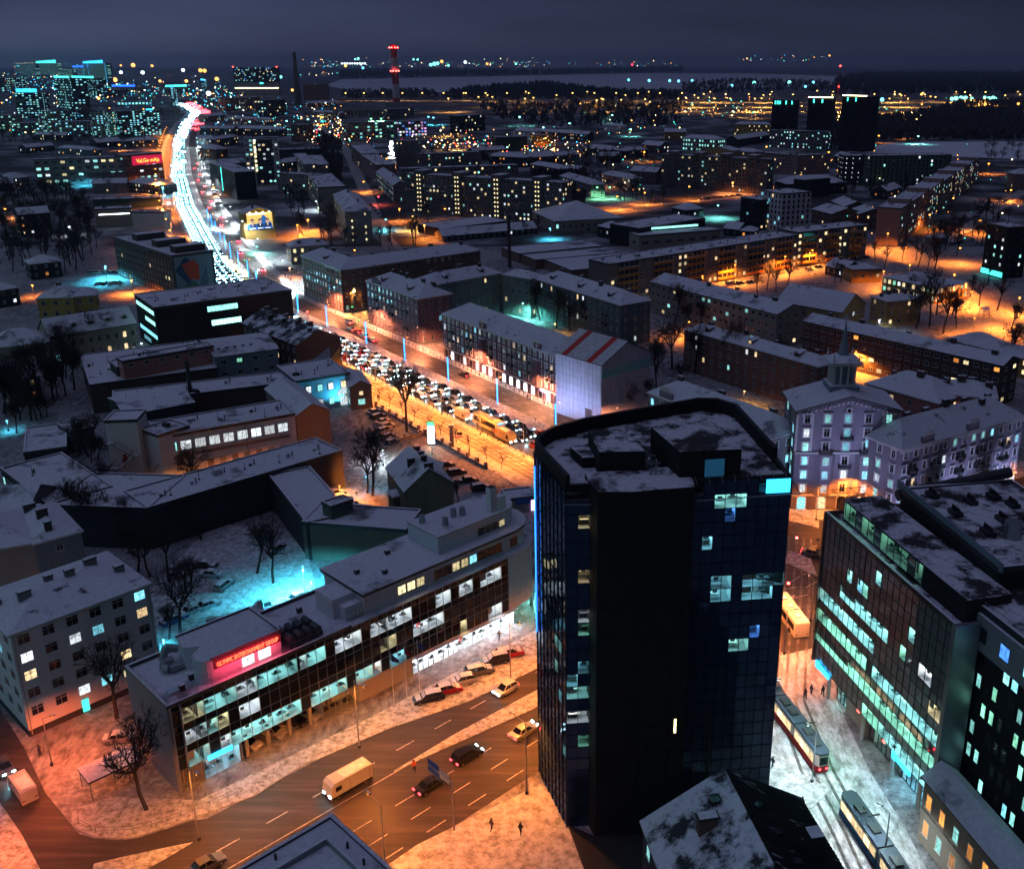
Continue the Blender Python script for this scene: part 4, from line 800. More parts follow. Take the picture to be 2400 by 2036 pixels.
for i in (-1,0,1):
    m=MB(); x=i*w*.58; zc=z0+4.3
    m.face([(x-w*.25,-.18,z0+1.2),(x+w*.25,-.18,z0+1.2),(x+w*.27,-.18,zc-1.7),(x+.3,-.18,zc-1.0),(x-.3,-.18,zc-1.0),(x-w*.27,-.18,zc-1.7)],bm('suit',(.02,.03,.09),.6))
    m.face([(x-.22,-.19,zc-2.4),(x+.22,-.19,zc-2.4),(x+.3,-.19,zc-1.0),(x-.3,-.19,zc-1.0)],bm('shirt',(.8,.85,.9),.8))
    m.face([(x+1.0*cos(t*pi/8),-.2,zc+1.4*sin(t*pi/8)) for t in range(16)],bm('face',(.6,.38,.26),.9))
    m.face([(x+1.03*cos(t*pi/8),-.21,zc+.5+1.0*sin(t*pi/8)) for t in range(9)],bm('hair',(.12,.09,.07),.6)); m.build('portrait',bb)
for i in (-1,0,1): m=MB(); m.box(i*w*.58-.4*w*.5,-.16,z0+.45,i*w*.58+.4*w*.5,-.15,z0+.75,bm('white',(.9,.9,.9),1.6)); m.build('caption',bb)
for i in range(4):
    m=MB(); x=-w+2*w*(i+.5)/4; m.tube((x,0,z1),(x,-1.2,z1+.4),.05,.05,5,DTRIM); m.box(x-.3,-1.4,z1+.2,x+.3,-1.1,z1+.4,EM('y',30)); m.build('spotlight',bb)
b.done()
b=B_('pale five-storey apartments facing the billboard house','Q2',(1030,1192),(1392,1215),12,('Q2',(1030,1192),(1035,1400)),'pale',floors=5,sp=3.4,ww=1.6,p=.12,kinds='wt',roof='flat',units=4,cat='apartment block',name='apartment_block'); b.block('Q2',(1432,1332),(1702,1322),(1392,1200),15,'pale',floors=5,sp=3,roof='flat',units=8,blind='f'); b.done()
b=B_('pale stepped block behind the five-storey apartments','Q2',(1332,1116),(1545,1110),(1288,1020),12,'pale',floors=4,sp=3.5,p=.1,roof='flat',units=6,cat='apartment block',name='apartment_block'); b.block('Q2',(1200,1000),(1300,1110),10,13,'pale',floors=4,sp=4,roof='flat'); b.done()
b=B_('brown brick slab with few windows by the orange street','Q2',(1255,722),(1385,712),14,('Q2',(1255,722),(1280,890)),'brick',floors=6,sp=4,p=.1,roof='flat',cat='apartment block',name='apartment_block').done()
b=B_('flat-roofed terrace with rooftop clutter behind the pale block','Q2',(1050,965),(1480,950),16,9,'dark',floors=2,sp=4,p=.04,roof='flat',units=10,cat='building').done()
b=B_('hotel tower with a dark glass top over a white lit band','Q2',(622,300),(1046,300),22,('Q2',(625,300),(640,430)),'pale',floors=0,roof='flat',cat='hotel',name='hotel')
h0=b.h; hh=hgt('Q2',(622,160),(640,430)); m=b.mb(); m.box(-1,-1,h0+.6,b.L+1,b.D,hh,WM['dark'],SNOW); m.build('glass_top',b.root)
m=b.mb(); rnd=random.Random(4)
for i in range(60): x=rnd.uniform(1,b.L-5); z=rnd.choice([h0+3+k*5 for k in range(10)]); (m.box(x,-1.2,z,x+rnd.uniform(1.5,4),-1.1,z+2,LIT(rnd.choice('ttcby'),1.4)) if z<hh-3 else 0)
m.build('windows',b.root)['kind']='stuff'
m=b.mb(); m.box(-.5,-.8,h0-19,b.L,-.1,h0-17,EM('y',5,False)); m.box(b.L*.58,-1,h0-6,b.L*.66,-.2,h0-2,EM('t',12,False)); m.build('light_band',b.root)
for x in (0,b.L): m=b.mb(); m.box(x-1.8,-1.5,hh,x+1.8,1.5,hh+3,EM('r',10,False)); m.build('beacon',b.root)
b.done()
b=B_('dark red brick block under construction netting below the tall hotel','Q2',(535,462),(892,446),20,('Q2',(535,462),(540,590)),'brick',floors=6,sp=6,p=.14,kinds='yk',roof='flat',units=3,cat='building').done()
b=B_('dark block with a few teal windows beside the red brick one','Q2',(900,480),(1115,470),20,('Q2',(900,480),(905,640)),'dark',floors=5,sp=6,ww=3,wh=2,p=.2,kinds='yt',roof='flat',units=3,cat='building').done()
b=B_('brown boiler house beside the thin dark chimney','Q2',(1285,322),(1512,322),30,('Q2',(1285,322),(1290,480)),'brick',floors=0,roof='flat',cat='boiler house',name='boiler_house').done()
c=thing('chimney','thin dark brick chimney stack on the skyline','chimney',(*gp((1245,520),0,'Q2'),0)); hc=hgt('Q2',(1205,15),(1245,520)); m=MB(); m.tube((0,0,0),(0,0,hc),8,3.6,14,WM['dbrick']); m.build('stack',c); m=MB(); m.tube((0,0,hc-3),(0,0,hc+.5),4.2,4.2,14,WM['dark']); m.build('crown',c)
c=thing('chimney','tall red and white striped power station chimney with red beacons','chimney',(*gp((540,600),0,'Q3'),0)); hc=hgt('Q3',(505,18),(540,600)); 
for i in range(6):
    z0,z1=hc*i/6,hc*(i+1)/6; r=lambda z:8.6-1.9*z/hc
    if i==0: z0,z1=0,hc*.12
    elif i==1: z0,z1=hc*.12,hc*.34
    elif i==2: z0,z1=hc*.34,hc*.54
    elif i==3: z0,z1=hc*.54,hc*.78
    elif i==4: z0,z1=hc*.78,hc
    else: break
    m=MB(); m.tube((0,0,z0),(0,0,z1),r(z0),r(z1),20,mat('chimney_red',(.45,.03,.03)) if i%2==0 else mat('chimney_white',(.6,.58,.6))); m.build('red_band' if i%2==0 else 'white_band',c)
for z in (hc*.54,hc*.93):
    m=MB(); m.tube((0,0,z),(0,0,z+1),9.6,9.6,20,DTRIM); m.build('gallery',c)
    for a in (-2.9,-1.9,-1.1,-.25): m=MB(); x,y=9.6*cos(a),9.6*sin(a); m.box(x-1.2,y-1.2,z+1,x+1.2,y+1.2,z+3.4,EM('r',25,False)); m.build('beacon',c)
for lab,A,B,C,h,wl,kw in (
 ('long grey-green office block with rows of tiny lit windows','Q3',(50,782),(545,768),('Q3',(50,782),(60,945)),'greygreen',dict(floors=5,sp=5,ww=3,wh=1.8,p=.2,kinds='ttg')),
 ('office block with purple and blue lit rows joined to the grey-green one','Q3',(555,772),(830,765),('Q3',(555,772),(575,920)),'brown',dict(floors=5,sp=4,ww=2.6,wh=2,p=.6,kinds='cpbk')),
 ('long low peach-lit depot in front of the striped chimney','Q3',(-60,655),(440,645),('Q3',(0,655),(0,745)),'cream',dict(floors=1,z0=1,sp=6,ww=2.6,wh=9,p=.02)),
 ('depot wing with a grid of tiny windows beneath the striped chimney','Q3',(445,650),(705,640),('Q3',(445,650),(450,750)),'concrete',dict(floors=4,sp=4,ww=2.4,wh=2,p=.05)),
 ('white power hall at the foot of the striped chimney','Q3',(430,590),(640,585),('Q3',(430,590),(430,630)),'pale',dict(floors=0)),
 ('dark five-storey block beside the teal floodlit hill','Q3',(1142,716),(1400,700),('Q3',(1142,716),(1150,880)),'black',dict(floors=5,sp=6,ww=2,wh=2,p=.12,kinds='yk')),
 ('black corner cube with one round sign light','Q3',(1505,925),(1812,917),('Q3',(1505,925),(1515,1060)),'black',dict(floors=0)),
 ('low black shed roof in front of the corner cube','Q3',(1400,1085),(1795,1100),('Q3',(1450,1090),(1450,1150)),'black',dict(floors=0)),
 ('cream corner house beyond the black cube','Q3',(1655,865),(1890,872),('Q3',(1890,872),(1890,985)),'white',dict(floors=3,sp=4,ww=2,wh=2,p=.2,kinds='yk')),
 ('amber-lit corner house next to the cream one','Q3',(1895,905),(2060,900),('Q3',(1895,905),(1900,1000)),'ochre',dict(floors=3,sp=4,p=.2,kinds='ow'))):
    b=B_(lab,A,B,C,16,h,wl,roof='flat',**kw) if A!='Q3' else B_(lab,'Q3',B,C,16,h,wl,roof='flat',**kw); b.done()
# downtown cluster at the upper left
rr=random.Random(11)
CT=[('broad office slab with a glowing sign over its lit floors',(135,488),(400,488),(140,740),'dark',9,.5,'ctk'),
('slim tower with a bright stair strip left of the broad lit block',(522,345),(685,350),(530,760),'dark',13,.3,'tk'),
('wide dark office block spangled with small white windows',(690,345),(925,350),(700,540),'dark',10,.45,'kct'),
('pale office tower with two columns of tall windows, left one',(450,675),(580,670),(460,900),'cream',8,.4,'kt'),
('pale office tower with two columns of tall windows, right one',(880,665),(1000,665),(885,930),'cream',9,.5,'kt'),
('glass-fronted stair block between the pale tower and the blue office',(1002,670),(1130,675),(1010,900),'greygreen',7,.7,'gy'),
('blue-black office block full of lit windows near the boulevard',(1140,672),(1552,662),(1170,920),'dark',9,.42,'ctk'),
('low pale office strip with square lights at the left edge',(-40,715),(215,705),(0,880),'cream',5,.3,'gt'),
('grey office range in front of the slim tower',(120,790),(450,780),(120,890),'pale',3,.25,'gt'),
('pale mid-rise range between the two column-windowed towers',(590,775),(880,770),(600,930),'pale',4,.2,'tk'),
('far lit high-rise slab at the left edge of the skyline',(-60,205),(130,208),(0,300),'dark',8,.6,'ct'),
('far high-rise slab with a row of roof lamps',(135,205),(340,203),(150,290),'dark',7,.5,'ct'),
('far high-rise slab next to the one with roof lamps',(345,203),(562,200),(350,290),'dark',7,.5,'tg'),
('far skyline block with a solid blue roof sign',(702,245),(812,243),(705,330),'dark',6,.5,'tc'),
('far glass tower outlined in blue-white light',(803,205),(1022,203),(820,330),'dark',10,.35,'tg'),
('far office with low strips of teal light',(40,345),(260,335),(50,480),'dark',5,.4,'ct'),
('far low hall with sloping lit edges',(560,255),(700,260),(570,340),'dark',5,.6,'tg'),
('far mall with a blue and pink lit front',(1080,430),(1330,432),(1085,490),'pale',1,.1,'bp'),
('dark-roofed hall below the far mall',(960,470),(1240,462),(960,540),'brown',2,.25,'yk'),
('far hall with long strips of cold light',(1140,575),(1480,570),(1150,620),'dark',1,.9,'tk'),
('far pale hall with a lit sign along the top',(1600,435),(1830,430),(1600,520),'pale',1,.3,'tk'),
('thin tower sign building beside the boulevard bend',(1655,440),(1690,440),(1680,620),'dark',8,.8,'c'),
('second thin dark tower beyond the boulevard bend',(1955,372),(1985,372),(1958,470),'dark',6,.6,'c')]
for k,(lab,A,B,base,wl,fl,p,kd) in enumerate(CT):
    A=(A[0],A[1])
    h=('Q1',A,base); b=Bld(lab,'office building',None,'office_building'); hz=hgt(*h); fl=int(fl*1.35) if fl>1 else fl; fh=hz/fl; d=math.hypot(*gp(base,0,'Q1')); kd=kd.replace('k','c'); b.block('Q1',A,B,rr.uniform(18,30),hz,wl,floors=fl,sp=max(4.2,d/360),ww=max(2.2,d/600),wh=fh*.42,p=p,kinds=kd,roof='flat'); 
    if k in(0,1,2,10,12,13,14,21,22,17,20,6):
        m=b.mb(); c={0:'c',1:'t',2:'t',10:'b',12:'t',13:'b',14:'c',21:'c',22:'c',17:'b',20:'t',6:'c'}[k]; x0,x1={0:(.1,.85),6:(.68,.85)}.get(k,(.05,.95)); m.box(b.L*x0,-1,hz+.6,b.L*x1,-.3,hz+max(2.5,d/420)*(1.3 if k in(0,) else .7),EM(c,6,False)); m.build('roof_sign',b.root)
    if k==14:
        for x in (0,b.L*.33,b.L): m=b.mb(); m.box(x-1.2,-1,0,x+1.2,-.3,hz,EM('c',3,False)); m.build('light_strip',b.root)
    if k in(11,12):
        m=b.mb()
        for i in range(12): m.box(b.L*i/12,-1,hz+1,b.L*i/12+3,0,hz+5,EM('y',6,False))
        m.build('roof_lamps',b.root)
    b.done()
# small houses and sheds between the named blocks: (region, A, B, depth, height, kind words)
SM=[('R1',(60,830),(175,815),7,'brown','left-edge house with two warm gable windows'),('R1',(160,640),(330,625),6,'dark','low dark roof left of the white office block'),('R1',(350,640),(560,655),7,'teal','blue-lit low house above the white office'),('R1',(590,610),(740,600),6,'dark','small house with a lamp by its gable'),
('R1',(780,600),(960,590),8,'dark','dark house above the red-lit sign wing'),('R1',(560,860),(770,855),7,'grey','grey low house above the annex'),('R1',(780,850),(970,870),7,'dark','house with two lit windows under the red sign'),('R1',(110,1050),(300,1035),12,'black','dark four-storey block among the left trees'),('R1',(180,1350),(370,1330),7,'dark','dark house in the trees left of the mural block'),('R1',(-40,860),(80,855),6,'dark','low house at the left edge below the lit windows'),
('R1',(-20,1510),(110,1490),7,'dark','dark house at the left edge beside the yellow one'),('R1',(210,560),(400,565),7,'dark','dark low range under the downtown blocks'),('R1',(1200,640),(1310,650),9,'brick','brick corner house right of the boulevard'),('R1',(1195,580),(1300,590),8,'white','white low showroom with a blue sign'),('R1',(1320,590),(1450,570),9,'dark','dark office right of the blue sign'),
('R1',(1250,450),(1370,440),9,'brick','snow-roofed brick shed right of the far bend'),('R1',(1380,460),(1640,470),9,'brown','wide hip-roofed hall below the construction block'),('R1',(1210,520),(1420,525),9,'dark','low hall with lit skylights right of the bend'),('R1',(1440,520),(1700,530),9,'dark','low dark hall with two floodlights'),('R1',(1350,740),(1500,730),16,'dark','dark block with snowy roof behind the black slab'),('R1',(1740,730),(1960,700),9,'dark','long snow-roofed house right of the white hotel'),
('R1',(1880,370),(2060,365),9,'brick','far brick hall near the thin chimney'),('R1',(1900,420),(2079,430),10,'brown','far hall at the start of the peach depot'),('R2',(800,660),(1000,650),9,'dark','snowy hip-roofed house behind the tower house'),('R2',(900,690),(1120,700),9,'dark','dark house at the foot of the corner cube'),('R2',(1310,690),(1450,680),7,'teal','low teal-lit shop under the amber house'),
('R2',(1150,740),(1330,770),8,'dark','snow-roofed house right of the five-storey slab'),('R2',(1160,700),(1300,690),7,'dark','small house behind it beside the teal shop'),('R2',(1330,810),(1520,865),9,'grey','dim grey house with a long snow roof'),('R2',(1340,770),(1440,780),6,'brown','small orange-lit shed among the houses'),('R2',(1470,640),(1640,655),8,'dark','pair-roofed house among dark trees'),('R2',(1570,690),(1700,690),7,'dark','steep-roofed dark house further right'),('R2',(1720,660),(1870,650),8,'dark','low house with a streetlight at its corner'),('R2',(1830,620),(1940,630),8,'brown','brown house by the orange lamp'),
('R2',(1585,800),(1760,830),10,'grey','courtyard house with green-lit trees'),('R2',(1760,780),(1920,790),9,'brown','orange-lit corner house with a snowy roof'),('R2',(1040,540),(1180,545),13,'white','small white office with dark windows'),('R2',(1060,530),(1500,560),8,'dark','long snow-roofed hall beyond the corner cube'),('R2',(1600,500),(1700,510),8,'white','pale pavilion in the park'),('R2',(1970,545),(2100,545),9,'ochre','ochre hip-roofed house at the park edge'),
('R2',(1560,1115),(1640,1130),6,'black','dark wing in front of the neoclassical hall'),('R2',(620,1180),(1190,1130),3,'dark','long low snowy garage row under the market hall'),('R3',(20,1020),(130,1010),6,'dark','dark shed beside the ribbon-window school'),('R3',(250,1130),(340,1140),4,'dark','small snowy hut in front of the white cube'),('R3',(350,1145),(440,1150),4,'dark','second snowy hut in front of the white cube'),('R3',(920,690),(980,700),6,'dark','narrow dark shed left of the white-light annex'),
('R3',(1480,1180),(1560,1190),4,'grey','grey kiosk by the rose prefab'),('R3',(1250,905),(1330,880),6,'dark','dark roof behind the gabled houses'),('R6',(1740,740),(1830,770),6,'pale','low snow-roofed shed left of the orange-lit hall'),('R6',(1200,420),(1280,440),4,'dark','dark hedge-side shed near the kindergarten'),('R4',(0,720),(60,715),5,'dark','dark shed at the left edge in the trees'),('R4',(40,760),(240,730),7,'dark','dark low house behind the courtyard trees')]
for k,(r,A,B,h,wl,lab) in enumerate(SM):
    b=B_(lab,r,A,B,11 if k%3 else 14,h,wl,floors=max(1,int(h/3.3)),sp=3.4,p=.2,kinds='wyok',roof='gable' if k%2 else 'hip',rm=SNOWF if k%3 else SNOWP,chim=1 if k%2 else 0,cat='house',name='house'); b.done()
def zat(r,q,Y):
    k=RG[r]; v=(CY-(k[1]+k[2]*q[1]))/F; return HC+Y/(cos(PITCH)+v*sin(PITCH))*(-sin(PITCH)+v*cos(PITCH))
def custom(label,cat,o,ang,L,D,h,name='building'):
    b=Bld(label,cat,None,name); b.root=thing(name,label,cat,(o[0],o[1],0)); b.o=o; b.a=o; b.th=ang; b.L=L; b.D=D; b.h=h; b.fx=(0,0,ang); return b
# ---------------------------------------------------------------- glass office block in the foreground
b=custom('long glass-fronted office block with white roof storeys and a red rooftop sign','office building',OO,OA,62,12.5,13.2,'office_building')
arc=lambda cx,cy,r,a0,a1,n=8:[(cx+r*cos(R(a0+(a1-a0)*i/n)),cy+r*sin(R(a0+(a1-a0)*i/n))) for i in range(n+1)]
AL=WM['alu']
m=b.mb(); m.prism([(0,3.6),(60,3.6),(64.5,3.6)]+arc(60,6.5,5.9,-20,85)[0:]+[(60,12.5),(0,12.5)],3.3,12.9,WM['black'],SNOWF); m.prism([(0,.08),(60,.08)]+arc(60,6.5,5.9,-85,85)+[(60,12.5),(0,12.5)],12.85,13.0,WM['black'],SNOWF); m.box(0,.08,3.1,57,3.6,3.29,WM['black'])
for z in (5.6,6.6,8.9,9.8,12.2): m.box(.05,.06,z,57.1,3.6,z+.04,WM['black'])
for x in (3.6,18.5,33,46.9): m.box(x-.03,.06,3.3,x+.03,3.6,12.8,WM['black'])
m; m.build('core',b.root)
m=b.mb(); m.prism([(0,4),(9,4),(9,5.5),(20,5.5),(21.5,4),(60,4),(63,5),(63.5,8),(60,12.3),(0,12.3)],0,3.2,WM['grey']); m.build('ground_floor',b.root)
m=b.mb(); m.box(-.25,-.1,0,0,12.6,13.5,panels('pink_grey_panels',(.36,.31,.33),3,1.0)); m.build('end_wall',b.root)
m=b.mb(); m.prism([(57.2,-.03)]+[(60,-.03)]+arc(60,6.3,6.33,-90,60)+[(60,8)],3.2,13.2,AL,SNOWF); m.build('rounded_end',b.root)
for x0,x1,y0,y1 in ((-.25,27,-.25,.1),(-.25,.1,.1,12.4),(-.25,60,12.3,12.7)): m=b.mb(); m.box(x0,y0,12.95,x1,y1,13.55,DTRIM,SNOW); m.build('parapet',b.root)
lit={}
def L_(j,c,*rs):
    for a,z in rs:
        for i in range(a,z): lit[(i,j)]=c
L_(4,'y',(1,3)); L_(4,'t',(3,6),(8,12),(13,15)); L_(4,'k',(6,8),(12,13),(16,19),(20,22),(22,25),(28,30),(31,33),(34,37))
L_(2,'k',(1,3),(6,8),(25,27),(27,29)); L_(2,'t',(3,4)); L_(2,'y',(4,5),(21,23))
L_(0,'t',(1,3),(5,9),(9,12),(13,17),(18,20)); L_(0,'k',(4,5),(20,21),(35,37)); L_(0,'c',(22,24)); L_(0,'y',(31,32))
curtain(b,(0,0),(57.2,0),3.3,13,38,6,lit,glass=CURTD,zs=[3.3,5.5,6.7,8.8,9.9,12.1,13.0],depth=3.4,es=1.0)
m=b.mb()
for x in (0,3.4,8.8): m.box(x-.05,-.02,.15,x+.05,.3,3.3,MULL)
m.build('ground_mullions',b.root)
curtain(b,(.2,2.2),(3.3,.3),.1,3.3,3,1,{},depth=2); curtain(b,(3.4,.3),(8.6,.3),.1,3.2,6,1,{(i,0):'c' for i in range(6)},depth=2.5,es=1.6)
m=b.mb(); m.box(4.0,-.35,3.0,7.4,-.15,3.7,EM('c',14)); m.build('blue_sign',b.root)
for x in (9.8,13,16.3,19.6): m=b.mb(); m.box(x-.25,.5,0,x+.25,1,3.3,CONC); m.build('column',b.root)
curtain(b,(21.5,.25),(27.5,.25),.1,3.3,6,1,{(i,0):'c' for i in range(6)},depth=2.6,es=2.2)
m=b.mb(); m.box(27.6,.1,0,37.3,.38,3.3,WM['pale']); m.build('pale_wall',b.root)
curtain(b,(37.4,.3),(58.5,.3),.1,3.2,21,1,{(i,0):'k' for i in range(21)},depth=3.5,es=7)
m=b.mb(); m.box(37.4,-.9,3.2,58.5,.3,3.3,DTRIM,SNOW); m.build('canopy',b.root)
# white storeys above
m=b.mb(); m.prism([(30.4,1.3),(60.2,1.3)]+arc(60.0,6.6,5.2,-85,85)+[(60,12.2),(30.4,12.2)],13.0,16.4,AL,SNOWF); m.build('roof_storey',b.root)
m=b.mb(); m.prism([(29.9,.9),(60.2,.9)]+arc(60.0,6.6,5.6,-85,85)+[(60,12.5),(29.9,12.5)],16.3,16.75,DTRIM,SNOWF); m.build('roof_edge',b.root)
for i in range(14):
    x=37+i*1.75; k='y' if i in(0,1,2,6,7) else ('c' if i in(8,) else 'd'); 
    if i in(3,12): continue
    X=x*cos(OA)-1.27*sin(OA); Y=x*sin(OA)+1.27*cos(OA); b.window(X,Y,14.7,OA,1.55,1.5,k,'dark')
m=b.mb(); m.box(26.4,3.5,13,30.4,8.2,16.2,AL,SNOW); m.box(27.4,1.9,13,30.4,3.5,15.2,AL,SNOW); m.build('stair_house',b.root)
for i in range(4): m=b.mb(); m.box(29.0+.01,2.2+i*.0,13.2,28.9,2.9,14,METAL); m.fr(b.fx[0],b.fx[1],OA); m.box(27.6+i*.72,1.5,13.3,28.1+i*.72,1.88,14.0,TRIM); m.build('air_conditioner',b.root)
m=b.mb(); m.prism([(45.5,3.0),(59.5,3.0)]+arc(59.3,6.9,3.9,-85,85)+[(59,10.9),(45.5,10.9)],16.7,19.7,AL,SNOWF); m.build('upper_storey',b.root)
m=b.mb(); m.prism([(45.4,2.9),(59.5,2.9)]+arc(59.3,6.9,4.0,-85,85)+[(59,11.0),(45.4,11.0)],19.65,19.85,METAL,SNOWF); m.build('roof_edge',b.root)
for i in range(4):
    x=54.2+i*1.5; b.window(x*cos(OA)-2.95*sin(OA),x*sin(OA)+2.95*cos(OA),17.9,OA,1.3,1.2,'y' if i==3 else 'd','dark')
m=b.mb(); m.box(57.2,3.8,19.8,58.4,5.0,24.2,WM['white'],DTRIM); m.build('roof_stack',b.root)
m=b.mb(); m.box(58.6,3.4,19.8,60.1,4.6,22.3,mat('cool_white_panel',(.6,.75,.8),.5)); m.build('roof_stack',b.root)
for x,y in ((49,5.5),(52,7.2),(53.4,6.6),(47,9)): m=b.mb(); m.tube((x,y,19.7),(x,y,21.2),.55,.5,10,METAL); m.build('roof_vent',b.root)
for (x,y) in ((33,7),(36,4),(40,9),(24,9),(5,4),(3,2.5)): m=b.mb(); m.box(x-.35,y-.3,13.0 if x<30 else 16.6,x+.35,y+.3,13.9 if x<30 else 17.5,DTRIM,SNOW); m.build('roof_vent',b.root)
m=b.mb(); m.box(1.2,2.2,13.0,2.6,3.3,13.5,mat('skylight_dome',(.45,.6,.65),.3)); m.build('skylight',b.root)
# plant room with the sign
m=b.mb(); m.prism([(6.6,1.1),(16.6,1.1),(16.6,9.6),(6.0,9.6),(5.4,6.5),(7.2,5.2)]+arc(6.9,2.9,1.85,150,262,6),13,16.5,AL,SNOWF); m.build('plant_room',b.root)
m=b.mb(); m.prism([(6.6,1.0),(16.7,1.0),(16.7,1.25),(6.6,1.25)],16.4,16.8,DTRIM,SNOW); m.box(16.5,1.0,16.4,16.8,9.8,16.8,DTRIM,SNOW); m.box(5.9,9.5,16.4,16.8,9.8,16.8,DTRIM,SNOW); m.build('parapet',b.root)
for x in (10.8,13.2): m=b.mb(); m.box(x,.98,13.5,x+1.7,1.09,14.9,LIT('k',1.6)); m.build('lit_window',b.root)
RED=mat('red_neon',(.1,.01,.01),.5,emit=(1,.07,.03),es=5); RT=mat('red_sign_back',(.10,.012,.02),.6)
m=b.mb(); m.box(6.9,.97,14.95,16.5,1.06,16.3,RT); m.build('sign_panel',b.root); l=bpy.data.lights.new('sign_glow','AREA'); l.shape='RECTANGLE'; l.size=9; l.size_y=.6; l.energy=260; l.color=(1,.05,.12); o=mk('sign_glow',l,b.root,(11.7*cos(OA)+.2*sin(OA),11.7*sin(OA)-.2*cos(OA),15.6)); o.rotation_euler=(R(60),0,OA)  # unseen area lamp added to throw the red glow of the neon
X,Y=11.7*cos(OA)-.9*sin(OA),11.7*sin(OA)+.9*cos(OA)
t=text('OLYMPIC ENTERTAINMENT GROUP',.92,RED,b.root,(X,Y,15.25),(pi/2,0,OA),sx=.60); 
for k in range(2):
    for i in range(4):
        m=b.mb(); y=1.6+k*2.3; z=14.2; x=18.3+i*1.35; m.box(x-.6,y-.8,13.3,x+.6,y+1.1,14.0,DTRIM); m.tube((x,y-.7,z+.15),(x,y+1.0,z+.15),.55,.55,12,mat('chiller_casing',(.06,.07,.08),.5)); m.build('chiller',b.root)
m=b.mb()
for (p,q) in (((4.9,9.3,13.7),(3.7,9.3,13.7)),((3.7,9.3,13.7),(3.2,8.2,13.7)),((3.2,8.2,13.7),(3.6,7.3,13.7)),((3.6,7.3,13.7),(6.2,7.2,13.7)),((6,9.8,14.6),(4.6,10.4,15.2)),((4.6,10.4,15.2),(4.1,10.6,13.4))): m.tube(p,q,.55,.55,10,METAL)
m.build('duct',b.root)
m=b.mb(); m.tube((11.4,10.6,13),(11.4,10.6,16.8),.7,.7,12,METAL); m.build('exhaust_pipe',b.root)
m=b.mb()
for x in range(0,27,2): m.tube((x,.15,13.5),(x,.15,14.4),.025,.025,4,METAL)
m.tube((0,.15,14.4),(26,.15,14.4),.025,.025,4,METAL); m.tube((0,.15,14.0),(26,.15,14.0),.02,.02,4,METAL)
for y in range(0,13,2): m.tube((-.1,y,13.5),(-.1,y,14.4),.025,.025,4,METAL)
m.tube((-.1,0,14.4),(-.1,12,14.4),.025,.025,4,METAL); m.build('railing',b.root)
for x in (.0,1.3): m=b.mb(); m.tube((x,-.35,0),(x,-.35,13.2),.16,.16,8,METAL); m.build('corner_pillar',b.root)
b.done()
# ---------------------------------------------------------------- the dark tower
TA=R(10); TO=(-1.14,101.3)
b=custom('tall black glass tower with a snowy roof and a blue light line down its edge','tower block',TO,TA,26,24,46,'tower')
fp=[(0,0),(2.7,-.15),(3.1,-2.4),(7,-3.1),(13.8,-2.9),(14.2,-.9),(25.5,-1.5),(25.9,4),(26.4,20),(24.6,23),(22,23.6),(6,18.6),(1,16),(-1.4,13),(-1.9,11),(-1.5,8)]
m=b.mb(); m.prism([(1.8,3),(24.5,2.3),(25.2,20),(24,22),(22,22.6),(6,17.6),(1,15),(-.2,12)],0,45.5,WM['tower']); m.prism([(x*.985+.2,y*.985+.15) for x,y in fp],45.5,45.6,WM['tower'],SNOWH); m.prism([(25.6,-1.3),(25.9,4),(26.4,20),(24.6,23),(22,23.6),(6,18.6),(1,16),(-1.3,13),(5,12)],0,45.4,WM['tower']); m.build('core',b.root)
m=b.mb(); m.prism([(2.7,-.2),(3.1,-2.45),(7,-3.15),(13.8,-2.95),(14.2,-.9),(14.2,3),(2.7,3)],0,46.3,WM['tower'],SNOWH); m.build('blank_bay',b.root)
m=b.mb()
for i in range(1,7):
    t=i/7; x=7+(13.8-7)*t; y=-3.15+.2*t; m.box(x-.03,y-.03,0,x+.03,y+.1,46.2,IRON)
for z in range(4,46,4): m.prism([(3.1,-2.48),(7,-3.19),(13.8,-2.99),(13.8,-2.9),(7,-3.1),(3.1,-2.4)],z,z+.05,IRON)
m.build('panel_joints',b.root)
m=b.mb()
for (a,c) in list(zip(fp,fp[1:]+fp[:1])):
    d=math.dist(a,c); ux,uy=(c[0]-a[0])/d,(c[1]-a[1])/d; hh_=47.4 if a[1]>4 or c[1]>4 else 46.2
    m.prism([a,c,(c[0]-uy*.5,c[1]+ux*.5),(a[0]-uy*.5,a[1]+ux*.5)],45.4,hh_,WM['tower'],DTRIM)
m.build('parapet',b.root)
rows=27; lit={}
for j,c,cols in ((26,'c',(6,7,8)),(26,'t',(0,)),(22,'c',(1,)),(14,'t',(4,5)),(15,'b',(6,)),(25,'t',(2,3,4)),(24,'b',(3,)),(18,'c',(2,3,5,6,7)),(19,'c',(2,3,5,6,7,8))):
    for i in cols: lit[(i,j)]=c
curtain(b,(14.25,-.95),(25.5,-1.5),0,46,9,27,lit,glass=CURTB,mull=DMULL,depth=2.0,es=1.3,md=.1)
lit={(1,j):c for j,c in ((24,'y'),(20,'w'),(17,'k'),(16,'g'),(13,'c'),(11,'t'),(7,'g'))}; lit.update({(0,11):'t',(0,9):'k',(1,9):'k',(0,12):'c',(0,26):'c',(1,26):'t'})
curtain(b,(0,-.03),(2.7,-.18),0,46,2,27,lit,glass=CURTB,mull=DMULL,depth=1.6,es=1.2,md=.1)
curtain(b,(-1.5,8),(0,0),0,46,6,27,{(3,14):'t',(4,14):'t',(3,12):'t',(4,10):'c',(5,6):'t'},glass=CURTB,mull=DMULL,depth=1.2,es=1,md=.1)
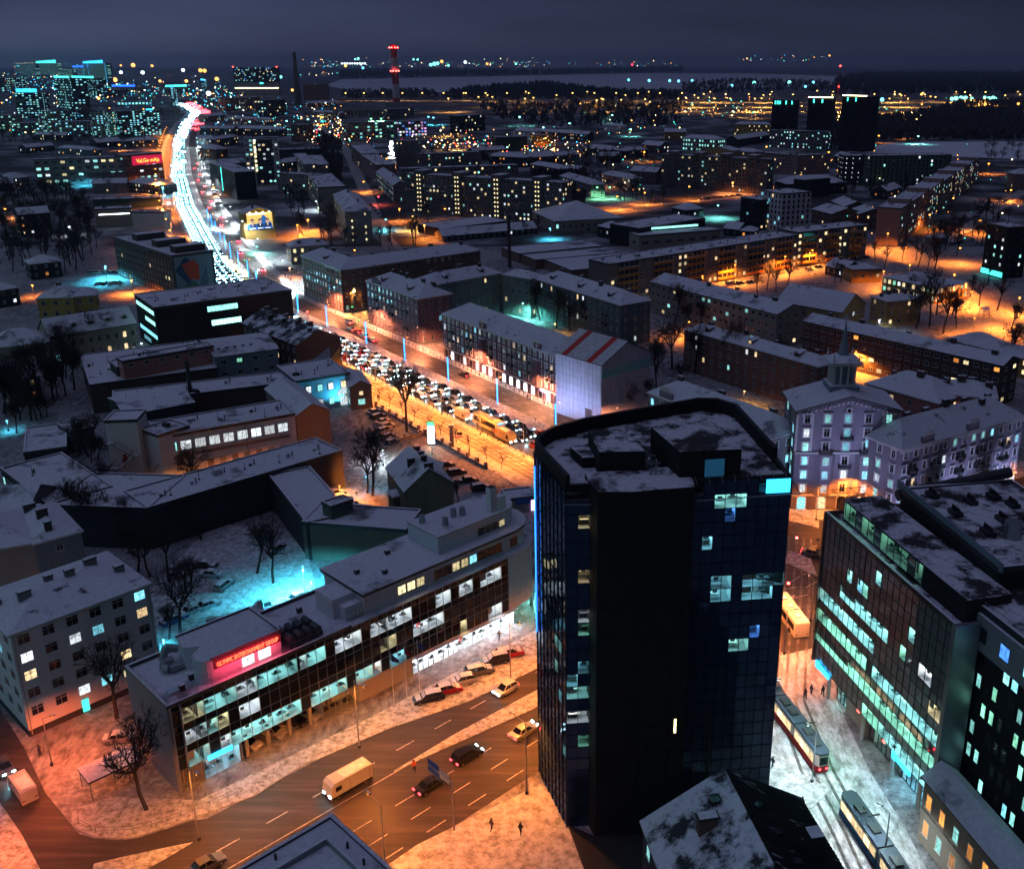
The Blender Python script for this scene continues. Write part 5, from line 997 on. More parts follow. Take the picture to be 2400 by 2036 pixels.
curtain(b,(-1.9,11),(-1.5,8),0,46,2,27,{},glass=CURTB,mull=DMULL,depth=1,md=.1); curtain(b,(-1.4,13),(-1.9,11),0,46,1,27,{},glass=CURTB,mull=DMULL,depth=1,md=.1)
m=b.mb(); m.tube((-2.05,10.2,22),(-2.05,10.2,44.5),.09,.09,6,EM('b',22)); m.tube((-2.12,10.2,22),(-2.12,10.2,44.5),.04,.04,6,EM('c',25)); m.build('blue_light_line',b.root)
m=b.mb(); m.face([(22.6,-1.52,44.2),(25.4,-1.66,44.2),(25.4,-1.66,45.9),(22.6,-1.52,45.9)],EM('c',4)); m.build('lit_top_panel',b.root)
m=b.mb(); m.box(17.2,-1.25,16.2,17.6,-1.2,0,WM['tower']) ; m.face([(12.4,-3.05,14.6),(12.7,-3.05,14.6),(12.7,-3.05,16.6),(12.4,-3.05,16.6)],LIT('y',2)); m.build('slot_window',b.root)
for poly,z in (([(4.4,3.2),(9.6,2.6),(8.6,10.4),(4.5,10.6)],48.6),([(12.8,-.2),(19.8,-.6),(19.4,8.2),(11.6,8.2)],49.4),([(3,6),(4.4,6),(4.4,9.6),(2.2,9.6)],46.9)):
    m=b.mb(); m.prism(poly,45.6,z,WM['tower'],SNOWH); m.build('roof_house',b.root)
m=b.mb(); m.box(15.6,-.85,46.4,17.8,-.6,48.4,mat('blue_plant_door',(.02,.08,.16),.4,emit=(.05,.3,.6),es=.12)); m.build('plant_door',b.root)  # faint blue glow put into the door's own colour
for i in range(9):
    m=b.mb(); x=9.9+.6*(i%3); y=1.2+2.2*(i//3); m.tube((x,y,45.6),(x,y,46.9+.3*(i%2)),.16,.16,7,METAL); m.tube((x,y,46.7),(x+.5,y,46.7),.12,.12,6,METAL); m.build('roof_vent',b.root)
m=b.mb()
for i in range(8): x=14.4+i*1.5; m.tube((x,-1.9,46),(x,-1.0,46.6),.04,.04,4,METAL)
m.tube((-.3,-.6,44.2),(3.2,-.8,44.0),.06,.06,5,METAL); m.tube((14.5,-1.7,44),(26.4,-2.2,44.2),.07,.07,5,METAL); m.tube((26.4,-2.2,44.2),(27,3,44.6),.07,.07,5,METAL); m.build('facade_rail',b.root)
b.done()
m=b.mb(); m.prism([(.2,-.1),(1,-9),(15,-11),(25,-4),(25,-1.6),(14,-3.2),(3,-2.6)],0,.6,WM['black']); m.build('plinth',b.root)  # added low black slab covering the ground before the tower foot
# ---------------------------------------------------------------- glass block on the right
P0=(36.2,132); RA=atan2(-30.5,7.6)
b=custom('glass office block with slanting rows of teal-lit windows beside the tram street','office building',P0,RA,31.4,14,28.4,'office_building')
m=b.mb(); m.box(0,3.2,4.6,31.4,14,28.1,WM['black']); m.box(0,.05,28.1,31.4,14,28.2,WM['black'],SNOWH); m.build('core',b.root)
m=b.mb(); m.box(.5,5,0,31,14,4.55,WM['grey']); m.box(0,.05,4.5,31.4,5,4.59,WM['grey']); m.build('ground_floor',b.root)
lit={}
b_g=CURT
zs=[4.6]
for k in range(7): zs+= [zs[-1]+1.95, zs[-1]+3.4]
L_(0,'g',(10,13)); L_(0,'t',(13,22)); L_(2,'g',(0,22)); L_(4,'g',(0,10)); L_(4,'t',(11,22)); L_(6,'t',(0,11)); L_(8,'t',(4,13)); L_(10,'g',(8,9)); L_(10,'t',(5,6),(16,17)); L_(8,'k',(18,20)); L_(12,'t',(10,11)); L_(10,'c',(7,8)); L_(6,'y',(20,22)); L_(8,'g',(15,16))
curtain(b,(0,-.02),(31.4,-.02),4.6,28.4,22,14,lit,mull=DMULL,zs=zs,depth=3,es=1.9,md=.07)
m=b.mb(); m.box(-.3,-.3,4.2,.0,14,28.8,WM['rust']); m.build('side_fin',b.root); m=b.mb(); m.box(31.4,-.35,3,32.1,3,28.8,METAL); m.build('side_fin',b.root)
m=b.mb(); m.box(-.2,-.2,28.2,31.6,.2,28.9,DTRIM,SNOW); m.build('parapet',b.root)
m=b.mb(); m.box(1.8,4,28.2,31,7.5,31.3,WM['black'],SNOWH); m.box(1.8,1.56,31.25,31,7.5,31.4,WM['black'],SNOWH); m.box(22.1,1.56,28.2,31,4,31.2,WM['black']); m.build('penthouse',b.root)
curtain(b,(2,1.55),(22,1.55),28.6,31.2,12,1,{(0,0):'g',(1,0):'g',(3,0):'g',(4,0):'g',(6,0):'g',(7,0):'g',(8,0):'g',(9,0):'g',(11,0):'g'},mull=DMULL,depth=2.2,es=.35,md=.06)
m=b.mb(); 
for k in range(5): m.tube((0,.5+k*1.4,32.2),(6,.5+k*1.4,32.2),.05,.05,4,DTRIM)
m.tube((0,.4,32.2),(0,6.4,32.2),.06,.06,4,DTRIM); m.tube((6,.4,32.2),(6,6.4,32.2),.06,.06,4,DTRIM); m.tube((2,1.8,29),(2,1.8,32.2),.06,.06,4,DTRIM); m.tube((6,1.8,29),(6,1.8,32.2),.06,.06,4,DTRIM); m.build('roof_pergola',b.root)
for x0,x1 in ((1.2,5.2),(22.8,27)): m=b.mb(); m.box(x0,-.4,3.9,x0+.9,-.15,5.0,EM('c',26)); m.box(x0+1.2,-.4,4.1,x1,-.15,4.8,EM('c',18)); m.build('blue_sign',b.root)
curtain(b,(22.5,1.9),(27.6,1.9),.1,3.8,5,1,{(i,0):'c' for i in range(5)},mull=DMULL,depth=3,es=2.2); curtain(b,(4.5,1.9),(7.5,1.9),.1,3.8,3,1,{(i,0):'t' for i in range(3)},mull=DMULL,depth=3,es=1.6); curtain(b,(14,1.9),(21.5,1.9),.1,3.8,7,1,{(i,0):'g' for i in (1,2,3,5,6)},mull=DMULL,depth=3,es=.4)
m=b.mb(); m.box(7.6,1.6,0,13.8,1.95,4.4,WM['stone']); m.build('stone_wall',b.root)
for x in (4,14,21.8,28.2,31): m=b.mb(); m.tube((x,.6,0),(x,.6,4.6),.3,.3,10,CONC); m.build('column',b.root)
for x in (13.2,20): m=b.mb(); m.box(x,-.1,4.3,x+.5,.2,4.55,EM('r',9)); m.build('red_lamp',b.root)
b.done()
b=Bld('dark curved-roof building with a wide snowy plant roof, right of the glass block','office building',None,'office_building')
b.block('R10',('W',(45.9,130)),('W',(50.2,106.5)),17,33,'black',floors=0,roof='flat',units=0,rm=SNOWH)
m=b.mb(); m.box(-1.2,-.1,33,24.6,.12,34.2,WM['bluegrey']); m.tube((-.6,-.2,32),(-.6,17,34.3),.8,.8,12,DTRIM); m.build('parapet_fin',b.root)
for i,(x,y) in enumerate(((3,3),(6,7),(9,3),(12,8),(15,4),(17,9),(8,12),(5,11))):
    m=b.mb(); m.box(x-1,y-.6,33.2,x+1,y+.6,33.8,DTRIM); [m.tube((x-.8+.4*q,y,33.8),(x-.8+.4*q,y,34.4),.17,.13,6,DTRIM) for q in range(5)]; m.build('fan_unit',b.root)
m=b.mb(); m.tube((12.5,11,33),(12.5,11,36.5),.35,.35,10,DTRIM); m.box(11.8,10.3,33,13.2,11.7,33.5,DTRIM); m.build('roof_stack',b.root); m=b.mb(); m.tube((16.5,6.5,33),(16.5,6.5,35.4),1.1,1.1,14,METAL); m.build('tank',b.root); b.done()
b=Bld('dark office building with staggered rows of square windows, lower right corner','office building',None,'office_building')
b.block('R10',('W',(46.2,106.4)),('W',(54.6,76)),16,30,'black',floors=8,sp=1.35,ww=.95,wh=1.75,z0=3.5,fh=3.2,p=.5,kinds='ttcg',roof='flat',style='dark',blind='lrb',strip_=lambda nm,i,j,nb:(i+j)%4==3,rm=SNOWH,seed=6)
m=b.mb(); m.box(3,-.5,25.2,b.L,-.1,29.6,WM['zinc'],SNOW); m.build('upper_band',b.root)
for i in range(5): X,Y=(5+i*4)*cos(b.th)+.52*sin(b.th),(5+i*4)*sin(b.th)-.52*cos(b.th); b.window(X,Y,27.4,b.th,1.5,1.7,'d' if i<1 else ('b' if i==1 else 'c'),'dark')
m=b.mb(); m.tube((0,.3,30.9),(b.L,.3,30.9),.04,.04,5,METAL); [m.tube((x,.3,30),(x,.3,30.9),.04,.04,4,METAL) for x in range(0,int(b.L),2)]; m.build('railing',b.root)
m=b.mb(); m.prism([(0,-.02),(0,-2.6),(-1.6,.1)],8,28.2,CURT,SNOW); m.build('glass_corner',b.root); b.done()
b=Bld('old limestone house with orange-lit windows at the lower right','house',None,'house')
b.block('R10',('W',(41.9,99.6)),('W',(46.4,81)),4.2,9,'stone',floors=2,sp=2.4,ww=1.1,wh=2.0,p=1,kinds='ot',roof='gable',rise=1.6,rm=SNOWF,z0=.6,fh=3.8,seed=3,blind='lrb'); m=b.mb(); m.box(0,-.15,4.5,b.L,-.003,4.8,WM['stone']); m.build('cornice',b.root); b.done()
# roofs at the bottom edge
b=Bld('low block with a double-rimmed snowy roof at the bottom edge','building',None,'building')
b.block('W',('W',of(-14,-60)),('W',of(2.1,-60)),25.4,16,'greygreen',floors=4,sp=3,p=.1,roof='flat',units=0,rm=SNOWF)
m=b.mb(); L,D=b.L,b.D
for x0,y0,x1,y1 in ((2.2,D-3.1,L-2.2,D-2.8),(L-2.5,2,L-2.2,D-3.1)): m.box(x0,y0,16,x1,y1,16.9,WM['zinc'],SNOW)
m.build('inner_parapet',b.root)
for x,y in ((5,D-1.5),(9,D-1.3),(L-1.3,D-5),(L-1.4,D-8)): m=b.mb(); m.tube((x,y,16),(x,y,16.9),.14,.14,6,DTRIM); m.build('roof_vent',b.root)
b.done()
b=Bld('old house with a snow-covered left roof and a ribbed black right roof, below the tower','house',None,'house')
b.block('W',('W',(11,70)),('W',(28.6,73.6)),18.6,12.3,'dark',floors=3,sp=4,p=.3,kinds='t',roof='gabley',rise=5.2,rm=SNOWH)
m=b.mb(); k=5.2/(b.L/2); L=b.L; zt=lambda x:12.3+k*(L-x)+.26
n=34
m.face([(L/2+.1,-.3,zt(L/2+.1)),(L+.4,-.3,zt(L+.4)),(L+.4,b.D+.3,zt(L+.4)),(L/2+.1,b.D+.3,zt(L/2+.1))],mat('black_sheet_roof',(.02,.02,.023),.95,spec=.1,fn=two((.012,.012,.014),(.3,.3,.33),.5,.6,.66,(.4,1.5,1))))
for i in range(n): y=b.D*i/n; m.face([(L/2+.1,y,zt(L/2+.1)+.02),(L+.4,y,zt(L+.4)+.02),(L+.4,y+.06,zt(L+.4)+.12),(L/2+.1,y+.06,zt(L/2+.1)+.12)],WM['black'])
m.build('ribbed_roof',b.root)
for i in range(3): m=b.mb(); x=L*.62+i*.5; y=14-i*3.8; m.box(x-.5,y-.4,zt(x)-.4,x+.5,y+.4,zt(x)+.2,GLASS); m.build('skylight',b.roof)
m=b.mb(); m.box(4.2,12.5,14.2,6.2,13.6,17.2,WM['brick'],SNOW); m.box(4.0,12.4,16.9,6.4,13.7,17.1,DTRIM); m.build('chimney',b.roof)
m=b.mb(); m.box(L*.8,8,13,L*.8+1.4,9.6,17,WM['dark'],SNOW); m.build('chimney',b.roof); m=b.mb(); m.box(6.4,15,16.2,7.5,16.2,16.9,GLASS); m.build('skylight',b.roof); b.done()
# ---------------------------------------------------------------- spire building on the square
b=Bld('grey-mauve corner palace with a pediment and a slender spire','apartment block',None,'spire_building')
b.block('W',('W',(45.8,195.4)),('W',(66.9,195.6)),12,22.4,'mauve',floors=6,sp=3.9,ww=1.35,wh=1.9,z0=3.4,fh=3.1,p=.62,kinds='ctkk',roof='gabley',rise=3.0,style='grand',over=.7,rm=SNOWP,seed=9)
m=b.mb(); L=b.L
for z in (3.2,12.8): m.box(-.2,-.4,z,L+.2,-.003,z+.35,TRIM,SNOW)
for i in range(24): x=L*i/23; z=22.0+3.0*(1-abs(x-L/2)/(L/2)); m.box(x-.16,-.5,z-1.0,x+.16,-.003,z-.5,TRIM)
for x in (.0,3.2,L-3.2,L): m.box(x-.25,-.12,12.9,x+.25,-.003,21.6,TRIM)
m.build('cornice',b.root)
m=b.mb(); m.tube((L/2,-.25,22.3),(L/2,-.05,22.3),.7,.7,14,TRIM); m.tube((L/2,-.3,22.3),(L/2,-.25,22.3),.42,.42,12,GLASS); m.build('round_window',b.root)
for x in (L*.3,L*.7):
    m=b.mb(); m.prism([(x-2.1,-.003),(x-1.2,-1.0),(x+1.2,-1.0),(x+2.1,-.003)],3.5,12.7,WM['mauve'],SNOW); m.build('bay',b.root)
    for j in range(3): b.window(x*cos(b.th)+1.02*sin(b.th),x*sin(b.th)-1.02*cos(b.th),5.2+j*3.1,b.th,1.3,1.8,'kct'[j],'pale')
balconies(b,[(L*.5,16),(L*.5,9.7),(L*.3,12.9),(L*.7,12.9)],0,2.6)
for i in range(5):
    x=L*(.1+.2*i); m=b.mb(); m.box(x-1.1,-.06,.1,x+1.1,-.01,3.0,TRIM); m.face([(x-.85,-.1,.2),(x+.85,-.1,.2),(x+.85,-.1,2.6),(x+.4,-.1,2.95),(x-.4,-.1,2.95),(x-.85,-.1,2.6)],GLASS if i in(2,4) else LIT('c' if i==0 else 'w',1.5)); m.build('shop_window' if i!=2 else 'door',b.root)
cx,cy=L*.5,7.6; Y0=195.4+7.6
zt_=lambda y:zat('R6',(0,y),Y0); z0,z1,z2,z3=23.5,zt_(852),zt_(806),zt_(640)
m=b.mb(); m.box(cx-3.1,cy-3.1,22,cx+3.1,cy+3.1,26.0,WM['bluegrey'],SNOW)
m.build('tower_base',b.root)
m=b.mb()
for dx in (-2.2,-.75,.75,2.2):
    for dy in (-2.2,2.2): m.tube((cx+dx,cy+dy,26),(cx+dx,cy+dy,z1),.26,.22,8,TRIM)
for dy in (-.75,.75):
    for dx in (-2.2,2.2): m.tube((cx+dx,cy+dy,26),(cx+dx,cy+dy,z1),.26,.22,8,TRIM)
m.box(cx-1.4,cy-1.4,26,cx+1.4,cy+1.4,z1,WM['bluegrey']); m.build('belfry',b.root)
m=b.mb(); m.box(cx-2.9,cy-2.9,z1,cx+2.9,cy+2.9,z1+.5,TRIM); m.box(cx-3.4,cy-3.4,z1+.5,cx+3.4,cy+3.4,z1+.9,TRIM,SNOW)
m.tube((cx,cy,z1+.9),(cx,cy,z1+1.9),3.6,1.9,8,SNOWP); m.build('tower_cornice',b.root)
for dx,dy in ((-2.6,-2.6),(2.6,-2.6),(-2.6,2.6),(2.6,2.6)): m=b.mb(); m.tube((cx+dx,cy+dy,z1+.9),(cx+dx,cy+dy,z1+2.6),.35,.08,6,TRIM); m.build('pinnacle',b.root)
m=b.mb(); m.tube((cx,cy,z1+1.9),(cx,cy,z1+4),1.25,.85,8,WM['bluegrey']); m.tube((cx,cy,z1+4),(cx,cy,z3-1.4),.75,.1,8,WM['bluegrey']); m.build('spire',b.root)
m=b.mb(); zz=z3-.6; pts=[]; 
for i in range(10): r=.9 if i%2==0 else .38; a=pi/2+i*pi/5; pts.append((cx+r*cos(a),cy-.03,zz+r*sin(a)))
m.face(pts,METAL); m.face([(x,y+.06,z) for x,y,z in pts][::-1],METAL); m.tube((cx,cy,z3-1.6),(cx,cy,z3-1.2),.05,.05,5,METAL); m.build('star',b.root)
b.done()
w_=b
b=Bld('long right wing of the spire palace with balconies and lit arcade windows','apartment block',None,'apartment_block')
b.block('Z3',(1160,652),(2079,402),11,16.7,'mauve',floors=4,sp=2.9,ww=1.05,wh=1.7,z0=3.8,p=.35,kinds='tckw',roof='hip',rise=4.2,style='grand',chim=7,seed=2,rm=SNOWP)
n=15
for i in range(n):
    x=b.L*(i+.5)/n; m=b.mb(); m.box(x-1.05,-.08,.3,x+1.05,-.01,3.1,TRIM); m.face([(x-.85,-.12,.5),(x+.85,-.12,.5),(x+.85,-.12,2.7),(x+.4,-.12,3.0),(x-.4,-.12,3.0),(x-.85,-.12,2.7)],LIT('k',2.2) if i>3 and i!=7 else (LIT('o',1.5) if i==3 else GLASS)); m.build('shop_window',b.root)
m=b.mb(); m.box(-.1,-.4,3.4,b.L+.1,-.003,3.75,TRIM,SNOW); m.box(-.1,-.35,15.9,b.L,-.004,16.4,TRIM); m.build('cornice',b.root)
balconies(b,[(b.L*f,z) for f in (.09,.27,.47,.64,.85) for z in (11.2,8)],0,2.4)
for f in (.2,.56): m=b.mb(); x=b.L*f; m.box(x-1.8,-.15,16.4,x+1.8,.4,18.4,WM['mauve'],SNOW); m.face([(x-1.8,-.16,18.4),(x+1.8,-.16,18.4),(x+.9,-.16,19.4),(x-.9,-.16,19.4)],TRIM); m.build('gable_front',b.root)
b.done()
b=Bld('left wing of the spire palace, half hidden by the black tower roof','apartment block',None,'apartment_block')
b.block('R6',(414,982),(960,1188),10.5,15.6,'mauve',floors=4,sp=3,ww=1.05,wh=1.7,p=.3,kinds='tkc',roof='hip',rise=3.6,style='grand',chim=3,rm=SNOWF)
m=b.mb(); x=b.L*.16; m.box(x-2.2,-.15,15.3,x+2.2,.4,17.4,WM['mauve'],SNOW); m.face([(x-2.2,-.16,17.4),(x+2.2,-.16,17.4),(x+1,-.16,18.6),(x-1,-.16,18.6)],TRIM); m.build('gable_front',b.root); b.done()
# ---------------------------------------------------------------- street lamps
def lamp_mesh(h,arm,style):
    p=MB(); p.tube((0,0,0),(0,0,h*.55),.11,.09,7,METAL); p.tube((0,0,h*.55),(0,0,h),.085,.06,7,METAL); p.box(-.16,-.16,0,.16,.16,.5,DTRIM)
    a=MB(); a.tube((0,0,h-.05),(arm,0,h+.25),.05,.04,6,METAL); a.box(arm-.35,-.14,h+.2,arm+.35,.14,h+.36,DTRIM,SNOW)
    return p.mesh('pole'),a.mesh('lamp_head')
LMP={}; LK=8.0
BULB=dict(o=(1,.36,.05),y=(1,.6,.16),t=(.25,1,.85),k=(.8,.95,1),c=(.15,.75,1),p=(1,.42,.25),g=(.2,1,.4),r=(1,.05,.1),b=(.1,.3,1),q=(1,.25,.08))
LAMPC=dict(q=(1,.17,.04),o=(1,.25,.028),y=(1,.45,.08),t=(.2,.9,.78),k=(.8,.95,1),c=(.08,.7,1),p=(1,.31,.13),g=(.3,1,.5),r=(1,.1,.05))
def lamp(label,x,y,h=8,arm=1.6,rz=0,c='o',P=1500,group=None,ball=.16,light=True):
    key=(h,arm); 
    if key not in LMP: LMP[key]=lamp_mesh(h,arm,0)
    t=thing('street_lamp',label,'street lamp',(x,y,0),rz,group); mk('pole',LMP[key][0],t); mk('lamp_head',LMP[key][1],t)
    kb=('bulb',c,round(ball,2)); 
    if kb not in LMP:
        m=MB(); r=ball; bm_=mat('bulb_'+c,(.02,.02,.02),.5,emit=BULB[c],es=5,sample=False); m.tube((0,0,-r),(0,0,-r*.3),r*.7,r,8,bm_); m.tube((0,0,-r*.3),(0,0,0),r,r,8,bm_); LMP[kb]=m.mesh('lamp_glass')
    mk('lamp_glass',LMP[kb],t,(arm,0,h+.19))
    if light:
        l=bpy.data.lights.new('lamp_light','SPOT'); l.spot_size=R(158); l.spot_blend=.55; l.energy=P*LK; l.color=LAMPC[c]; l.shadow_soft_size=.25
        o=bpy.data.objects.new('lamp_light',l); COL.objects.link(o); o.parent=t; o.location=(arm,0,h-.05-max(ball,.2))
    return t
G='sodium lamps lighting the main road'
for i,(x,y,rz,lab) in enumerate(((-27,-20,-1.2,'out by the far left end of the main road'),(-2.2,-9.6,-1.57,'on a leaning pole at the curved corner of the pavement'),(10,-31.5,1.57,'on the south kerb behind the double-rimmed roof'),(21.5,-8.8,-1.57,'slim pole on the snow bank before the glass-fronted block'),(31.5,-32.2,1.57,'south kerb pole left of the black tower'),(47,-11.8,-1.57,'by the row of snow-covered parked cars'),(54,-33,1.57,'south kerb pole hidden beside the black tower'),(72,-12,-1.57,'near the crossing behind the black tower'),(84,-34,1.57,'far side kerb of the crossing'))):
    X,Y=of(x,y); lamp('street lamp '+lab,X,Y,11,2.4,OA+rz,'o',1300 if i else 800,G)
for k,(q,lab) in enumerate((((-92,135),'by the left street above the white apartment block'),((-71.5,95.5),'at the bottom left corner of the picture'),((-71,113),'with a curved neck outside the white apartment block'))): lamp('street lamp '+lab,q[0],q[1],7.5,1.2,.3,'q',[400,700,950][k],'lamps of the left street')
MF=lambda x,y:bf(x,y)
for i in range(10):
    s=-60+i*19.5; X,Y=bf(s,-15); lamp('lamp along the tram street, %s one counted from the upper crossing'%od(i),X,Y,8.5,2.2,BA-pi/2,'o',2200,'lamps between tram street and jam')
for i in range(6):
    X,Y=bf(-50+i*34,12.4); lamp('lamp on the far pavement of the boulevard, %s from the upper end'%od(i),X,Y,8.5,2.0,BA-pi/2,'p',2600,'lamps on the far boulevard pavement')
for i,(q,c,P) in enumerate((((58,176),'o',1200),((50,190),'o',600),((57,192),'o',600),((82,192),'p',400),((100,203),'o',700),((40,150),'p',1000),((33.5,140),'p',700),((31.2,109.6),'k',420),((36.3,94.7),'k',380),((27,121),'k',150))):
    lamp('street lamp near the tram stop and spire palace, '+('left of the traffic island','in front of the palace door','lighting the palace corner','under the palace right wing','at the right edge pavement','on the crossing corner','beside the tower foot','double-armed between the two trams','double-armed beside the blue tram','by the tram stop')[i],q[0],q[1],8,1.4,[0,-1.5,1.2,0,0,2,0,2.2,2.2,0][i],c,P,'lamps round the crossing')
for i in range(14):
    (X,Y),a_=along(BLV[5:],20+i*62,9.8); lamp('tall white lamp on the right kerb of the distant avenue, %s one going away'%od(i),X,Y,11,2,a_-pi/2,'k',2600,'white lamps of the distant avenue',ball=.4)
for i in range(24):
    (X,Y),a_=along(BLV[5:],85+i*42,-22.8); lamp('tall lamp beside the distant tram street, %s one going away'%od(i),X,Y,11,2.2,a_+pi/2,'o',5200,'lamps of the distant tram street',ball=.5)
def flood(label,x,y,z,tx,ty,tz,c,P,size=70):
    t=thing('floodlight',label,'floodlight',(x,y,0),atan2(ty-y,tx-x),'facade floodlights on short posts'); m=MB(); m.tube((0,0,0),(0,0,z),.05,.05,6,IRON); m.build('post',t); m=MB(); m.box(-.15,-.25,z,.1,.25,z+.3,IRON); m.build('housing',t); m=MB(); m.box(.1,-.22,z+.03,.12,.22,z+.27,EM(c,8,False)); m.build('lamp_glass',t)
    l=bpy.data.lights.new('lamp_light','SPOT'); l.spot_size=R(size); l.spot_blend=.8; l.energy=P; l.color=dict(v=(.46,.52,1),k=(.6,.75,1)).get(c,LAMPC.get(c)); l.shadow_soft_size=.3
    o=bpy.data.objects.new('lamp_light',l); COL.objects.link(o); o.parent=t; dz=tz-z; dd=math.hypot(tx-x,ty-y); o.location=(.3,0,z+.15); o.rotation_euler=(0,-(pi/2+math.atan2(dz,dd)),0)
LC['v']=(.35,.45,1); LAMPC['v']=(.35,.42,1)
for i,(x,y,tx,ty,tz) in enumerate(((48,180,50,195,17),(58,178,58,195,18),(67,182,65,195,17),(82,189,80,203,12),(97,197,94,212,12))): flood('blue-white floodlight aimed at the palace front, %s from the left'%od(i),x,y,.5,tx,ty,tz,'v',6000)
for i,(q,r,tq,tz,c,P,lab) in enumerate((((330,1150),'R5',(200,1180),6,'c',9000,'cyan floodlight washing the blue hall wall, left'),((430,1180),'R5',(360,1190),6,'c',9000,'cyan floodlight washing the blue hall wall, right'),((330,620),'Z4',(300,470),5,'o',6000,'orange floodlight on the warehouse wall in the walled yard'),((470,560),'Z4',(400,420),5,'o',5000,'second orange floodlight in the walled yard'))):
    x,y=gp(q,0,r); tx,ty=gp(tq,0,r); flood(lab,x,y,.6,tx,ty,tz,c,P,100)
for i,(s_,w) in enumerate(((96,8),(105,9))): x,y=bf(s_,2.2); tx,ty=bf(s_,13); flood('blue-white floodlight aimed at the wrapped house, %s'%('left' if i==0 else 'right'),x,y,.5,tx,ty,9,'v',5500,105)
# light columns on the median
lc=None
for i in range(17):
    if i<5: X,Y=bf([0,26.9,53.7,80.2,107.3][i],0.6)
    else: (X,Y),_=along(BLV[3:][::1] if 0 else [bf(-20,0)]+BLV[4:],10+(i-5)*26,0)
    if lc is None:
        lc=thing('light_column','',"light column",(X,Y,0),0,'blue light columns on the snowy median'); m=MB(); m.tube((0,0,0),(0,0,8.6),.09,.08,7,METAL); m.build('pole',lc)
        for k in range(5): m=MB(); m.box(-.15,-.15,.9+k*1.5,.15,.15,2.25+k*1.5,mat('blue_tube',(.02,.05,.1),emit=(.015,.33,1),es=3.2)); m.build('light_tube',lc)
        m=MB(); m.tube((0,0,8.4),(.9,.4,8.7),.04,.04,5,METAL); m.box(.8,.25,8.6,1.2,.5,8.72,DTRIM); m.build('arm',lc); m=MB(); m.box(.85,.3,8.52,1.15,.46,8.6,EM('o',25,False)); m.build('lamp_glass',lc); remember(lc); o=lc
    else: o=copy_tree(lc)
    o.location=(X,Y,0); o['label']='glowing blue light column on the snowy median, %s one from the wrapped house up'%od(4-i) if i<5 else 'glowing blue light column beyond the bend of the boulevard, %s going away'%od(i-5)
